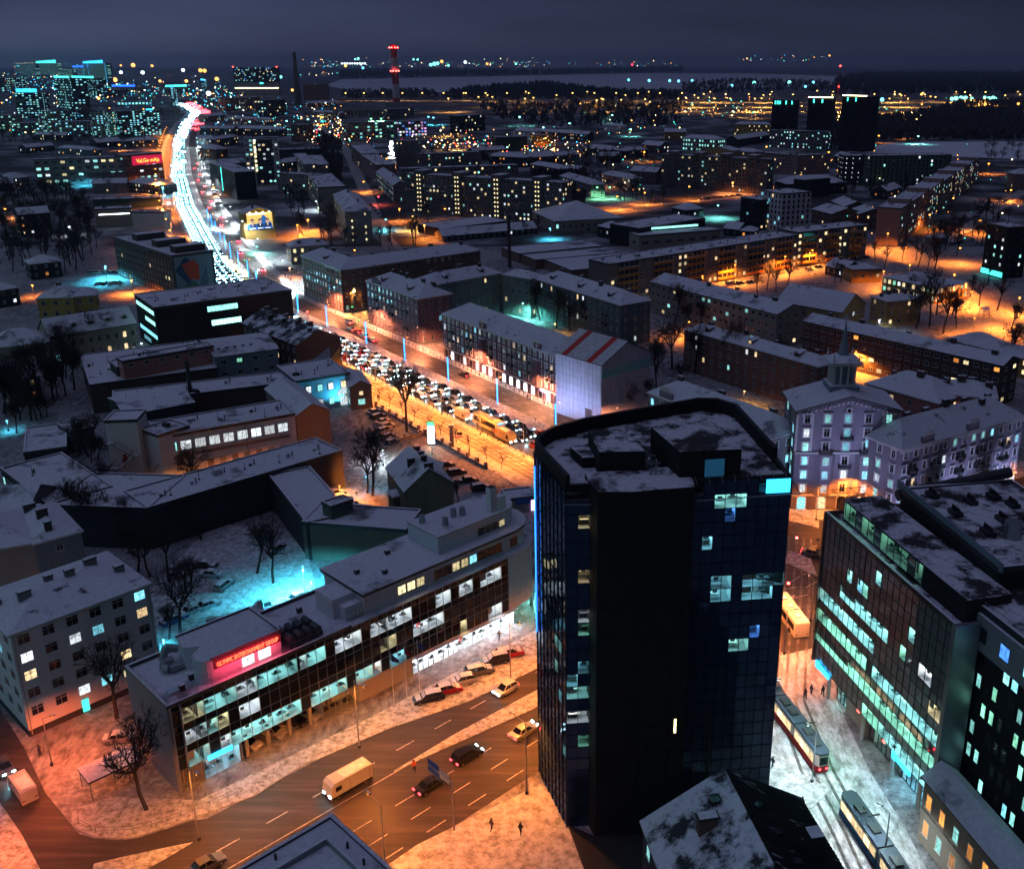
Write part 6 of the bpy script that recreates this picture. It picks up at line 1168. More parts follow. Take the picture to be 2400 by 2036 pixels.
# lamps in yards and side streets: (region, head px, height, colour, power, label)
LP=[('R3',(305,850),9,'o',2500,'bright orange lamp at the foot of the grey stepped prefab'),('R3',(545,825),8,'o',1200,'orange lamp at the right end of the grey stepped prefab'),('R3',(40,875),9,'o',2000,'orange lamp before the grey stepped prefab, left'),('R3',(765,740),8,'o',1500,'lamp against the pinkish block, upper'),('R3',(720,805),8,'o',700,'lamp against the pinkish block, lower'),('R3',(945,775),8,'o',900,'lamp between pinkish block and white-light annex'),
('R3',(1505,1045),9,'o',1800,'lamp half way along the rose prefab'),('R3',(1250,1160),9,'o',2600,'tall orange lamp before the blank end of the rose prefab'),('R3',(1360,1245),6,'o',900,'small lamp right of the rose prefab end wall'),('R3',(1385,1350),8,'o',2600,'lamp at the street corner left of the villa'),('R3',(1225,1390),8,'o',1500,'lamp by the kindergarten and villa'),('R3',(1655,1410),8,'o',2000,'lamp behind the villa roof, right'),('R3',(1725,1465),8,'o',2200,'lamp right of the villa'),('R3',(1760,1515),7,'o',1800,'lamp in the snowy playground square'),('R3',(1690,1248),8,'o',1600,'lamp among the parking rows by the rose prefab'),
('R3',(790,1262),8,'o',2200,'lamp before the raised end of the orange balcony block'),('R3',(625,1300),8,'o',2000,'second lamp along the orange balcony block'),('R3',(1060,1220),8,'o',1800,'lamp at the right corner of the orange balcony block'),('R3',(320,1350),8,'o',2200,'third lamp along the orange balcony block'),('R3',(120,1420),7,'o',900,'lamp at the left part of the orange balcony block'),('R3',(1865,735),9,'o',1500,'lone lamp before the white slope'),('R3',(2000,895),8,'o',1800,'lamp at the pink house, right edge'),('R3',(1815,1080),8,'o',1200,'lamp in the car park beside the rose prefab'),('R3',(1195,565),9,'o',1200,'lone lamp at the edge of the dark wood'),('R3',(1380,540),10,'o',2500,'orange lamp in a clearing of the dark wood'),('R3',(1435,568),10,'t',3000,'white-green floodlight in a clearing of the dark wood'),
('R3',(215,990),8,'t',2600,'teal lamp by the ribbon-window school'),('R3',(510,632),8,'o',900,'lamp before the grey dormitory'),('R3',(890,665),8,'o',900,'lamp on the pinkish block roof corner'),
('R2',(135,845),8,'o',1200,'lamp half way down the pink row'),('R2',(352,1010),8,'o',1500,'lamp at the foot of the painted end wall'),('R2',(434,1055),8,'y',2200,'yellowish lamp at the junction'),('R2',(505,1110),8,'o',2200,'lamp by the market hall'),('R2',(630,1010),8,'o',900,'first lamp before the lit stairwells'),('R2',(945,995),8,'o',900,'second lamp before the lit stairwells'),('R2',(1320,970),9,'o',1800,'lamp at the right end of the lit-stairwell block'),('R2',(1480,820),9,'o',4000,'large orange lamp among the grey houses'),('R2',(1680,935),9,'o',2600,'orange lamp before the courtyard house'),('R2',(1848,912),8,'o',1800,'orange lamp right of the courtyard house'),('R2',(1845,665),9,'o',3500,'large orange lamp beside the brown house'),('R2',(1530,635),9,'o',1800,'orange lamp above the dark tree clump'),('R2',(1635,880),8,'g',1200,'green lamp in the courtyard'),('R2',(1558,880),8,'g',900,'second green lamp in the courtyard, left'),('R2',(240,690),8,'o',900,'lamp behind the pink row'),('R2',(275,705),8,'o',900,'lamp behind the pink row, further right'),('R2',(1270,1130),6,'c',1500,'blue-white lamp left of the neoclassical hall'),('R2',(270,1075),6,'c',1200,'blue-green lamp at the junction'),('R2',(225,935),6,'r',500,'red lamp on the lit street'),
('R2',(1245,580),9,'o',1600,'lamp by the ochre corner house'),('R2',(1010,635),9,'t',3500,'white lamp in front of the black corner cube'),('R2',(705,590),12,'y',9000,'cluster lamp on the junction before the office cube'),('R2',(620,515),12,'y',7000,'amber lamp at the junction by the teal hill'),('R2',(1085,450),14,'t',9000,'brilliant teal floodlight in the park'),('R2',(560,455),12,'c',9000,'teal floodlight on the snowy hill'),('R2',(530,450),12,'c',6000,'second teal floodlight on the snowy hill'),('R2',(1390,490),10,'t',5000,'teal lamp in the wooded park'),('R2',(1650,440),12,'t',7000,'teal floodlight over the rink'),('R2',(1762,525),10,'t',5000,'teal lamp at the right of the rink'),('R2',(1230,515),9,'t',2500,'small teal lamp above the white office'),('R2',(180,462),24,'g',3000,'green rooftop-height lamp over the grey-green office, left'),('R2',(242,462),24,'g',3000,'green rooftop-height lamp over the grey-green office, right'),
('R1',(1810,1108),7,'o',2200,'orange lamp in the yard right of the billboard'),('R1',(1875,1075),7,'o',900,'small orange lamp above the billboard yard'),('R1',(725,620),7,'o',1200,'orange lamp by the small gabled house'),('R1',(500,800),9,'c',3500,'cyan lamp beside the white office block'),('R1',(640,1370),7,'c',1500,'cyan canopy lamp over the lit car yard'),('R1',(800,1445),6,'o',1200,'orange lamp on the wall of the mural block'),('R1',(990,880),7,'c',900,'cyan lamp on the left tram street kerb'),('R1',(1000,925),6,'k',700,'white lamp on the left tram street kerb'),('R1',(1565,1240),4,'t',3500,'glowing teal sign lamp under the billboard'),('R1',(1775,1460),4,'k',900,'lit white stele on the upper pavement'),('R1',(1955,450),12,'o',9000,'big orange lamp at the head of the orange street'),('R1',(1875,465),10,'t',5000,'teal lamp left of the orange street'),('R1',(1745,475),12,'t',5000,'teal floodlight behind the white hotel'),('R1',(1675,505),12,'t',5000,'lower teal floodlight behind the white hotel'),('R1',(1520,480),10,'t',3500,'teal lamp on the dark hall roofline'),('R1',(1930,530),8,'r',2000,'red lamp on the orange street'),('R1',(1925,965),6,'k',900,'white lamp between the pale blocks'),('R1',(30,1010),7,'o',1500,'orange lamp at the left edge in the trees'),('R1',(420,1120),5,'k',250,'string-light lamp in the dark trees'),('R1',(1380,1085),5,'k',900,'white lamp on the pavement by the billboard'),('R1',(1345,990),6,'k',700,'white lamp on the upper pavement, left one'),('R1',(1300,880),6,'o',900,'warm lamp on the small upper car park'),('R1',(195,1475),5,'o',300,'tiny orange lamp left of the yellow house'),
('R5',(120,70),7,'o',2600,'orange lamp in the yard left of the slab house'),('R5',(185,38),7,'o',900,'small orange lamp above the yard'),('R5',(470,222),6,'o',600,'tiny orange lamp above the rust block roof'),('R5',(1495,545),7,'t',1800,'green-white lamp in the courtyard of the pale green block'),('R5',(1690,670),5,'w' if 0 else 'y',300,'small warm lamp behind the arcade block'),('R5',(465,460),9,'y',1800,'amber lamp at the crossing between rust and mauve blocks'),('R5',(75,330),5,'p',500,'pinkish lamp over the snowed-in cars'),
('R6',(595,668),6,'o',1200,'orange lamp in the trees below the pale terrace'),('R6',(1438,660),6,'k',1500,'white lamp at the corner of the yellow house'),('R6',(430,525),7,'k',900,'white lamp at the left end of the pale terrace'),('R6',(840,975),5,'y',300,'small lamp in the courtyard trees'),('R6',(1860,650),7,'o',1500,'lamp on the playground path'),('R6',(2000,620),7,'o',1600,'lamp right of the playground'),('R6',(1935,690),6,'o',1200,'low lamp by the playground fence'),('R6',(1880,220),7,'o',1600,'lamp on the orange street behind the villa'),('R6',(1975,590) if 0 else (2060,560),7,'o',1800,'lamp under the black apartment cube'),('R6',(1340,930) if 0 else (1335,800),7,'o',2200,'orange lamp lighting the long brick block beside the spire'),
('R4',(860,530),5,'k',500,'white lamp at the foot of the black office block'),('R4',(640,60),6,'c',2500,'cyan lamp of the lit shop yard'),('R4',(40,1000),3,'b' if 0 else 'c',120,'tiny blue lamp in the left trees'),('Z4',(680,185),4,'k',250,'white tube lamp in the dark court'),('Z4',(250,500) if 0 else (330,480),5,'o',1300,'orange lamp in the walled yard'),('Z4',(545,400),4,'c',150,'blue lamp in the narrow yard'),('Z4',(1080,130),3,'t',10,'small green lamp under the price board'),
('R4',(1000,1370),7,'y',2600,'wall lamp at the left of the white workshop facade'),('R4',(1330,1290),7,'o',2600,'wall lamp in the middle of the white workshop facade'),('R4',(1640,1200),7,'o',2200,'wall lamp at the right of the white workshop facade'),('R4',(820,1380),7,'y',2000,'wall lamp by the outside stair of the white workshop'),('R7',(745,770),3,'k',60,'tiny white lamp at the parapet corner'),('R7',(1410,350),7.5,'c',2200,'upper wall floodlight in the snowy car park'),('R7',(1450,410),7.5,'c',2200,'lower wall floodlight in the snowy car park'),('R7',(760,690),4.5,'c',700,'cyan lamp behind the sign house'),('R8',(1280,440),4,'t',250,'green-white lamp at the rounded end, left'),('R8',(1312,440),4,'t',350,'green-white lamp at the rounded end, right')]
LAMPC['b']=(.1,.3,1)
for (r,q,h,c,P,lab) in LP:
    x,y=gp(q,h,r); d=math.hypot(x,y); lamp(lab[0].lower()+lab[1:],x,y,h-.2,.05,0,c,P*(1.0 if c in 'tc' and r!='R7' else 1.9),None,ball=max(.2,min(d*.0009,1.6)))
# motorway and skyline lights
rnd=random.Random(3)
hw=[]
for r,ys in (('R2',[(x,306) for x in (25,137,252,372,493,622,745,758,878,1009,1141,1408,1541,1674,1806,1940,2075)]),('R3',[(128,312),(262,312),(403,312),(533,315),(672,315),(820,292),(1168,312),(1292,315),(1322,312),(1465,305),(1475,315),(1720,300),(1845,300),(1965,320),(2055,315)])):
    for q in ys: hw.append((r,q,20))
for r,ys in (('R2',[(835,330),(920,330),(1170,335),(1310,345),(1555,350),(1595,345),(1705,348),(1850,343),(1880,360)]),('R3',[(20,335),(95,335),(195,340),(290,340),(480,338),(1145,325),(1260,340),(1540,330),(190,395),(340,412),(60,380),(1120,470),(1185,437),(1340,430),(1425,465),(1335,465),(950,445),(945,470),(1150,385),(1230,392),(725,385),(440,420),(30,1)][:-1])):
    for q in ys: hw.append((r,q,12))
for k,(r,q,h) in enumerate(hw):
    x,y=gp(q,h,r); d=math.hypot(x,y); g='amber lamps along the far motorway'
    t=lamp('amber mast lamp on the far motorway, %s from the left'%od(k) if 0 else 'far motorway mast lamp',x,y,h,.1,0,'y',9000 if h==20 else 7000,g,ball=d*.0007,light=True)
hwo=sorted([o for o in COL.objects if o.get('label')=='far motorway mast lamp'],key=lambda o:o.location.x/o.location.y)
for i,o in enumerate(hwo): o['label']='amber mast lamp on the far motorway, %s one from the left'%od(i)
k=0
for yy in (2050,2280,2560):
    for i in range(11):
        x=-250+i*150+(yy-2050)*.25; lamp('tall amber interchange mast, %s of its scattered field'%od(k),x,yy,26,.1,0,'y',80000 if x>250 else 25000,'high masts of the motorway interchange',ball=1.5); k+=1
fl=[('R1',(820,138),'o',3),('R1',(935,142),'o',1.5),('R1',(745,140),'o',1),('R1',(740,182),'k',2.2),('R1',(872,183),'k',2.6),('R1',(700,227),'o',3.4),('R1',(975,235),'o',1.6),('R1',(1120,168),'k',2.3),('R1',(1225,170),'o',2.8),('R1',(1250,172),'o',2.8),('R1',(1320,222),'o',2.8),('R1',(1135,235),'o',2),('R1',(1245,235),'c',2.2),('R1',(1710,210),'t',1.8),('R1',(1270,310),'k',4),('R1',(600,340),'o',1.6),('R1',(1780,290),'o',1.6),
('R2',(110,98),'t',1.4),('R2',(92,102),'t',.9),('R2',(30,142),'o',2),('R2',(135,155),'c',1.6),('R2',(445,103),'t',1),('R2',(470,104),'t',1),('R2',(570,130),'t',3),('R2',(590,127),'t',2.4),('R2',(548,136),'t',2.4),('R2',(615,116),'o',2.4),('R2',(758,120),'k',2.2),('R2',(890,130),'o',1.6),('R2',(655,140),'t',1.4),('R2',(1065,130),'t',1.2),('R2',(1770,135),'r',1.4),('R2',(1750,228),'c',1.6),('R2',(1875,232),'c',2),('R2',(2000,233),'c',1.8),('R2',(2055,235),'c',1.8),
('R3',(58,232),'c',1.6),('R3',(300,262),'c',1.8),('R3',(435,245),'t',2.4),('R3',(650,242),'t',2.4),('R3',(795,243),'c',1.8),('R3',(748,268),'c',1.5),('R3',(885,80),'o',.9),('R3',(1215,348),'c',3),('R3',(1455,315),'o',1.4),('R3',(1640,343),'t',2.6),('R3',(1665,340),'t',3),('R3',(1695,338),'t',3.2),('R3',(1722,338),'t',3),('R3',(1762,342),'t',1.8),('R3',(1840,335),'t',1.8),('R3',(1865,340),'t',2.4),('R3',(1890,338),'t',3),('R3',(1905,342),'t',1.6),('R3',(2045,375),'o',1.6)]
for i in range(10): fl.append(('R2',(10+i*15.5,128),'k',.9))
fl2=[]
for k,(r,q,c,s) in enumerate(fl):
    z=14
    x,y=gp(q,z,r) if (RG[r][1]+RG[r][2]*q[1])>172 else (None,None)
    if x is None:
        Y=7800; x=(RG[r][0]+RG[r][2]*q[0]-CX)/F*(Y*cos(PITCH)+(HC-0)*sin(PITCH)); z=HC+ (zat(r,q,Y)-HC); y=Y
    fl2.append((x,y,z,c,s))
gr=dict(o='orange',k='white',c='cyan',t='teal',r='red')
fl2.sort(key=lambda a:a[0]/a[1])
for k,(x,y,z,c,s) in enumerate(fl2):
    d=math.hypot(x,y); t=thing('floodlight_mast','%s floodlight mast on the far skyline, %s from the left'%(gr[c],od(k)),'floodlight mast',(x,y,0),0,'floodlight masts on the skyline')
    m=MB(); m.tube((0,0,0),(0,0,max(z,1)),d*.00016,d*.00012,4,DTRIM); m.build('mast',t); m=MB(); r_=d*.0011*s**.6; bc={'o':(1,.42,.1),'t':(.2,1,.8),'k':(.8,.95,1),'c':(.15,.7,1),'r':(1,.05,.1)}[c]; m.tube((0,-r_*.3,z),(0,r_*.3,z),r_*.8,r_*.8,10,mat('mast_glow_'+c,(.02,.02,.02),.5,emit=bc,es=3.2,sample=False)); m.build('lamp_glass',t)
def specks(name,label,n,rg,cols,sz,zmax,seed,es=7):
    rn=random.Random(seed); mbs=MB()
    for i in range(n):
        r,x0,y0,x1,y1=rn.choice(rg); q=(rn.uniform(x0,x1),y0+(y1-y0)*rn.random()**.8); yy=RG[r][1]+RG[r][2]*q[1]
        if yy>158: z=rn.uniform(2,zmax); x,y=gp(q,z,r)
        else: y=9000; x=(RG[r][0]+RG[r][2]*q[0]-CX)/F*(y*cos(PITCH)+30); z=zat(r,q,y)
        if y>12000: continue
        d=math.hypot(x,y); s=d*sz*rn.choice((.5,.6,.8,1,1.5)); c=rn.choice(cols); mbs.box(x-s,y-s,z-s,x+s,y+s,z+s,EM(c,es,False))
        if z>5: mbs.box(x-s*.1,y-s*.1,0,x+s*.1,y+s*.1,z-s,DTRIM)
    o=mbs.build(name); tag(o,label,'distant lights','far lights',kind='stuff')
specks('distant_lights','countless tiny lights of the far shore districts',300,[('R2',0,92,1200,160),('R2',1100,105,2079,160),('R1',1800,100,2079,200),('R1',560,190,1400,300),('R3',300,76,900,112),('R2',0,95,1200,160),('R1',1900,105,2079,190),('R2',400,110,2079,158)],'tkoyct',.00022,12,5,5)
specks('distant_lights','dense small lights of the downtown streets at the upper left',850,[('R1',0,230,1000,380),('R1',0,130,640,300),('R1',600,260,1400,330),('R1',1150,300,1500,400),('R1',1300,330,2079,520),('R1',0,380,950,560)],'tktcyocc',.00024,14,6,6)
specks('distant_lights','small lights of the streets around the far junction',300,[('R2',0,520,950,640),('R2',950,540,1500,700),('R2',500,590,940,640),('R2',1100,560,1320,680),('R1',1900,440,2079,620)],'oyywrtoc',.00034,8,7,7)
specks('distant_lights','small lights scattered over the eastern suburbs',280,[('R2',1200,360,2079,560),('R3',0,330,540,450),('R3',1120,320,2079,480),('R3',900,600,2079,1200),('R2',1300,600,1950,900)],'oyott',.0003,8,8,6)
# flat roofs of the far districts: low sheds filling the ground between streets
tot=0
# ---------------------------------------------------------------- trees
def bare_tree(h,seed,spread=.55,levels=5,dense=3,low=.25):
    rn=random.Random(seed); T=MB(); Cr=MB(); bark=mat('bark',(.045,.035,.03),.9); tw=mat('twigs',(.04,.032,.028),.9)
    def br(p,d,L,r,lv):
        n=2 if lv<levels-1 else 1; q=p
        for i in range(n):
            d2=[d[k]+rn.gauss(0,.12) for k in range(3)]; d2[2]+=.06; l=math.sqrt(sum(x*x for x in d2)); d2=[x/l for x in d2]; e=[q[k]+d2[k]*L/n for k in range(3)]
            (T if lv==0 else Cr).tube(q,e,r*(1-.3*i/n),r*(1-.3*(i+1)/n),6 if lv==0 else (4 if lv<2 else 3),bark if lv==0 else tw,cap=False); q=e; d=d2
            if 0<lv<levels and i==0: 
                for _ in range(1): br(q,perp(d,rn,.75),L*rn.uniform(.5,.75),r*.55,lv+1)
        if lv<levels:
            for _ in range(dense if lv else dense+2): br(q,perp(d,rn,spread if lv else spread*.9),L*rn.uniform(.58,.85)*(1 if lv else .62),max(r*.6,.019),lv+1)
    def perp(d,rn,s):
        v=[d[k]+rn.gauss(0,s) for k in range(3)]; v[2]=v[2]+.12; l=math.sqrt(sum(x*x for x in v)); return [x/l for x in v]
    br((0,0,0),(0,0,1),h*low*1.3,h*.018,0)
    return T.mesh('trunk'),Cr.mesh('crown')
def fir(h,seed):
    rn=random.Random(seed); T=MB(); C2=MB(); nm=mat('needles',(.02,.03,.022),.9); T.tube((0,0,0),(0,0,h*.95),h*.018,.02,6,mat('bark',(.045,.035,.03)))
    for i in range(420):
        z=h*(.1+.9*rn.random()**.8); R_=h*.2*(1-z/h)+.1; a=rn.random()*2*pi; r=R_*rn.uniform(.3,1.05); x,y=r*cos(a),r*sin(a); s=h*.035*rn.uniform(.6,1.3)
        C2.face([(x-s*sin(a),y+s*cos(a),z),(x+s*sin(a),y-s*cos(a),z),(x*1.25+s*cos(a),y*1.25+s*sin(a),z-s*1.2)],nm)
    return T.mesh('trunk'),C2.mesh('crown')
TV=[bare_tree(11,1),bare_tree(13,2,.5),bare_tree(10,3,.65),bare_tree(14,4,.45),bare_tree(9,5,.7,5,3,.2)]
TS_=[bare_tree(5,11,.5,3,3,.35),bare_tree(4.5,12,.55,3,3,.35)]
TF=[fir(12,1),fir(10,2)]
TVf=[bare_tree(12,21,.6,4,3),bare_tree(11,22,.6,4,3)]
TREQ=[]
def plant(lab,x,y,v,s,group): TREQ.append((math.hypot(x,y)/s**.5,lab,x,y,v,s,group))
def plant_all():
    TREQ.sort(key=lambda a:a[0]); near,far=TREQ[:268],TREQ[268:]; by={}
    for q in near: by.setdefault(q[1],[]).append(q)
    for lab,L in by.items():
        L.sort(key=lambda q:q[2]/q[3])
        for k,(_,l,x,y,v,s,g) in enumerate(L): tree('%s, %s from the left'%(lab,od(k)),x,y,v,s,group=g)
    V=[];FF=[];base=0
    for _,l,x,y,v,s,g in far:
        s*=1.45; a=rnd.random()*6; c,e=cos(a)*s,sin(a)*s
        for me in v:
            V+= [(x+p.co.x*c-p.co.y*e, y+p.co.x*e+p.co.y*c, p.co.z*s) for p in me.vertices]; FF+=[tuple(i+base for i in f.vertices) for f in me.polygons]; base=len(V)
    me=bpy.data.meshes.new('distant_trees'); me.from_pydata(V,[],FF); me.materials.append(mat('twigs',(.04,.032,.028),.9)); tag(mk('distant_trees',me),'mass of bare trees in the farther gardens and yards','trees',None,'stuff')
def tree(label,x,y,v,s=1,rz=None,group=None,nm='bare_tree'):
    t=thing(nm,label,'tree',(x,y,0),rnd.random()*6 if rz is None else rz,group); s*=1.45 if v in TV or v in TVf else 1; t.scale=(s,s,s*rnd.uniform(.9,1.15)); mk('trunk',v[0],t); mk('crown',v[1],t); return t
rnd=random.Random(21)
TR=[('R7',[(685,1490,0,1.0),(545,1060,3,.8),(1200,385,1,.75),(1275,430,1,.8),(790,425,3,.75),(890,480,2,.8),(700,400,0,.8),(845,700,3,.9),(790,690,2,.7),(645,380,0,.9),(440,250,0,1.0),(380,200,1,.9),(580,250,2,.9),(940,230,3,.6),(300,180,4,.9),(1060,150,1,.7)],'bare tree in the white block yard and car park'),
('R5',[(790,1330,3,1.05),(830,195,4,1.1),(1540,600,3,1.1),(1480,600,0,.9),(1100,560,2,.9),(1600,650,1,1),(1700,700,3,1),(1780,720,0,1),(1880,730,2,1.1),(500,560,4,1.0),(680,230,2,.7),(330,160,0,1),(290,190,2,1),(420,210,1,1.1),(470,240,4,.9),(1510,130,4,.7)],'bare tree between the boulevard blocks'),
('Z4',[(600,560,1,1.0),(560,540,0,.9),(1300,640,2,.55)],'bare tree in the walled yard'),
('R4',[(1215,1490,3,.9),(160,860,1,1),(250,900,3,1.1),(330,880,0,1),(400,850,2,1.1),(430,760,4,1),(80,900,0,1),(20,960,1,.8),(100,1080,2,.8),(480,1500,0,.8),(560,1520,2,.8),(640,1540,1,.8),(850,1520,4,.7),(620,590,2,1.1),(550,610,0,1.1),(500,700,4,.9),(180,960,2,1),(290,980,4,.8),(460,640,1,.9)],'bare tree in the left courtyards'),
('R6',[(450,900,0,1),(520,880,3,1.1),(590,700,2,1),(650,700,0,.9),(530,680,1,1),(620,900,3,1),(680,900,0,1),(740,920,1,1),(800,930,3,1.1),(860,940,2,1),(920,950,0,1.1),(980,960,1,1),(560,960,4,1),(1010,760,0,.7),(1060,740,2,.7),(280,1090,3,.9),(330,1090,0,.9),(390,1080,2,.9),(450,980,1,.9),(840,690,2,.8),(940,530,0,.9),(980,540,1,.9),(1030,520,2,.9),(1240,500,3,.8),(1270,495,0,.7),(900,560,4,.9)],'bare tree in the courtyards behind the wrapped house'),
('R6',[(1600,700,0,1.1),(1660,690,3,1.1),(1720,720,1,1.2),(1780,700,2,1.1),(1560,660,4,1),(1880,600,1,1),(1920,500,3,1),(1960,620,0,1.1),(2020,720,2,1),(2040,880,1,1),(1580,560,2,.9),(1680,560,3,1),(1600,400,1,1),(1680,400,0,1),(1540,400,4,.9),(1780,380,2,1),(1840,560,0,.9),(1420,400,2,.9),(1460,430,0,.8),(1890,330,1,1.1),(1850,290,3,1),(1960,440,2,1),(2040,450,0,1),(1760,640,4,1),(1690,640,1,1)],'bare tree around the playground square'),
('R1',[(40,1180,0,1.1),(110,1230,1,1.1),(190,1250,2,1.2),(280,1200,3,1.2),(330,1100,0,1.1),(400,1060,1,1.1),(470,1050,2,1.1),(520,1000,3,1.1),(430,960,4,1.1),(340,980,0,1.1),(260,960,1,1.1),(160,980,2,1),(80,980,3,1),(30,950,4,1),(540,1180,0,1.1),(560,1290,1,1.1),(500,1330,2,1.2),(430,1360,3,1.2),(360,1300,0,1.1),(280,1320,4,1.1),(140,1360,1,1.1),(60,1330,2,1.1),(590,1250,3,1),(480,1240,0,1.2),(230,1120,2,1.1),(320,700,4,1),(490,600,1,1),(330,600,0,1),(600,620,2,1),(1245,780,4,1.2),(1010,1120,1,1),(1790,1010,3,1.1),(1750,980,0,1.1),(1850,1010,2,1.1),(1850,1180,4,1),(2020,1230,1,1.2),(1960,1200,3,1.1),(1000,480,0,2),(1040,470,1,2),(1090,480,2,2),(1130,460,0,2),(1060,440,3,2)],'bare tree in the upper left gardens'),
('R2',[(240,1240,2,1),(310,1245,0,1),(450,1235,4,1.3),(530,1100,1,1),(1190,1170,4,.9),(850,1060,0,1),(930,1060,2,1),(490,1060,3,.9),(760,1060,1,.9),(1960,1000,4,1),(700,620,1,1.2),(400,700,2,1.3),(560,720,0,1.2),(650,720,1,1.2),(1750,900,3,1.3),(1800,930,0,1.3),(1550,930,2,1.2),(1700,960,1,1.2),(1500,700,0,1.4),(1560,740,2,1.4),(1620,760,3,1.3),(1700,750,1,1.3),(1780,770,0,1.2),(1480,750,4,1.2)],'bare tree among the eastern blocks')]
for r,L_s,lab in TR:
    P=[]
    for (px,py,v,s) in L_s: x,y=gp((px,py),0,r); P.append((x,y,v,s))
    P.sort(key=lambda a:a[0]/a[1])
    for k,(x,y,v,s) in enumerate(P):
        far=math.hypot(x,y)>380; vv=TVf[v%2] if far else TV[v]
        plant(lab,x,y,vv,s,lab.replace('tree','trees'))
for i in range(13): X,Y=bf(34+i*7,-23.2+ (i%2)*.5); tree('young street tree along the fenced pavement, %s from the upper end'%od(i),X,Y,TS_[i%2],.9,group='young trees beside the tram street')
for i in range(14): 
    x,y=gp((1640+i*17,1360+i*16),0,'R1'); tree('young tree in the upper pavement row, %s going down'%od(i),x,y,TS_[i%2],.9,group='young trees on the upper pavement')
tm=mat('fairy_lights',(.1,.1,.05),emit=(1,.85,.3),es=14,sample=False)
for i in range(5):
    x,y=gp((1375+i*30,1350+i*24),0,'R1'); t=tree('young tree wrapped in yellow fairy lights, %s in its row'%od(i),x,y,TS_[i%2],.9,group='trees with fairy lights',nm='fairy_light_tree'); m=MB(); r_=random.Random(i)
    for k in range(60): a=r_.random()*6.3; q=r_.random()**.5*1.3; z=1.6+r_.random()*2.6; X,Y=q*cos(a),q*sin(a); m.box(X-.07,Y-.07,z-.07,X+.07,Y+.07,z+.07,tm)
    m.build('fairy_lights',t)
x,y=gp((497,1165),0,'Q3'); t=tree('tree strung with white fairy lights by the brick tower house',x,y,TVf[0],1.1,nm='fairy_light_tree'); m=MB(); r_=random.Random(1)
for k in range(90): a=r_.random()*6.3; z=2+r_.random()*10; q=r_.random()*2.5*(1.2-z/14); X,Y=q*cos(a),q*sin(a); m.box(X-.2,Y-.2,z-.2,X+.2,Y+.2,z+.2,EM('k',9,False))
m.build('fairy_lights',t)
for k,(px,py) in enumerate(((1350,930),(1400,925),(1440,930),(1380,950))): x,y=gp((px,py),0,'R3'); tree('dark fir before the green-lit hotel, %s from the left'%od(k),x,y,TF[k%2],1.2,group='firs at the green-lit hotel',nm='fir_tree')
for k,(px,py,r) in enumerate(((520,610,'R4'),(610,590,'R4'),(640,575,'R4'))): x,y=gp((px,py),0,r); tree('dark fir beside the cream-and-green terrace, %s from the left'%od(k),x,y,TF[k%2],.9,group='firs at the terrace',nm='fir_tree')
# woods and far scrub: masses nobody could count
def wood(label,r,poly,n,h0,h1,seed,conif=False):
    rn=random.Random(seed); P=[gp(q,0,r) for q in poly]; xs=[p[0] for p in P]; ys=[p[1] for p in P]; mb=MB(); m=mat('far_wood_conifer',(.018,.024,.022),.95) if conif else mat('far_wood_bare',(.05,.042,.038),.95); c=0; tries=0
    def inside(x,y):
        k=False
        for i in range(len(P)):
            (x1,y1),(x2,y2)=P[i],P[i-1]
            if (y1>y)!=(y2>y) and x<(x2-x1)*(y-y1)/(y2-y1)+x1: k=not k
        return k
    while c<n and tries<n*30:
        tries+=1; y=min(ys)*(max(ys)/min(ys))**rn.random(); x=rn.uniform(min(xs),max(xs))
        if not inside(x,y): continue
        c+=1; h=rn.uniform(h0,h1)*(1+y/9000); w=h*rn.uniform(.3,.5)
        for k in range(7):
            a=rn.random()*2*pi; x2,y2=x+w*.8*cos(a)*rn.random(),y+w*.8*sin(a)*rn.random(); z=h*rn.uniform(.15,.85); s=w*rn.uniform(.3,.6)
            q=[(x2+s*cos(b_)*rn.uniform(.6,1.2),y2+s*sin(b_)*rn.uniform(.6,1.2),z+rn.uniform(-.3,.3)*s) for b_ in (0,2.1,4.2)]; top=(x2,y2,z+s*rn.uniform(.8,2.0)*(1.4 if conif else 1)); bt=(x2,y2,z-s)
            for i in range(3): j=(i+1)%3; mb.face([q[i],q[j],top],m); mb.face([q[j],q[i],bt],m)
        mb.tube((x,y,0),(x,y,h*.6),h*.012,h*.006,3,m,cap=False)
    tag(mb.build('far_wood'),label,'woods',None,'stuff')
def grove(lab,r,poly,n,seed,s0=.8,s1=1.15):
    rn=random.Random(seed); P=[gp(q,0,r) for q in poly]; xs=[p[0] for p in P]; ys=[p[1] for p in P]; L=[]; k=0
    while len(L)<n and k<9999:
        k+=1; x,y=rn.uniform(min(xs),max(xs)),rn.uniform(min(ys),max(ys)); ins=False
        for i in range(len(P)):
            (x1,y1),(x2,y2)=P[i],P[i-1]
            if (y1>y)!=(y2>y) and x<(x2-x1)*(y-y1)/(y2-y1)+x1: ins=not ins
        if ins: L.append((x,y))
    L.sort(key=lambda a:a[0]/a[1])
    for i,(x,y) in enumerate(L): plant(lab,x,y,TVf[i%2] if y>330 else TV[i%5],rn.uniform(s0,s1),lab+' group')
grove('bare tree in the dark gardens left of the boulevard','R1',[(0,900),(520,930),(560,1100),(540,1420),(200,1400),(0,1450)],90,5,.85,1.2)
grove('bare tree beside the white workshop court','R4',[(420,1190),(620,1180),(680,1330),(560,1300)],5,31,.6,.8)
grove('bare tree behind the low white office range','R1',[(0,560),(560,600),(960,590),(970,640),(0,640)],26,6)
grove('bare tree in the left-edge courtyards','R4',[(0,760),(420,700),(480,850),(330,1000),(0,1150)],24,7)
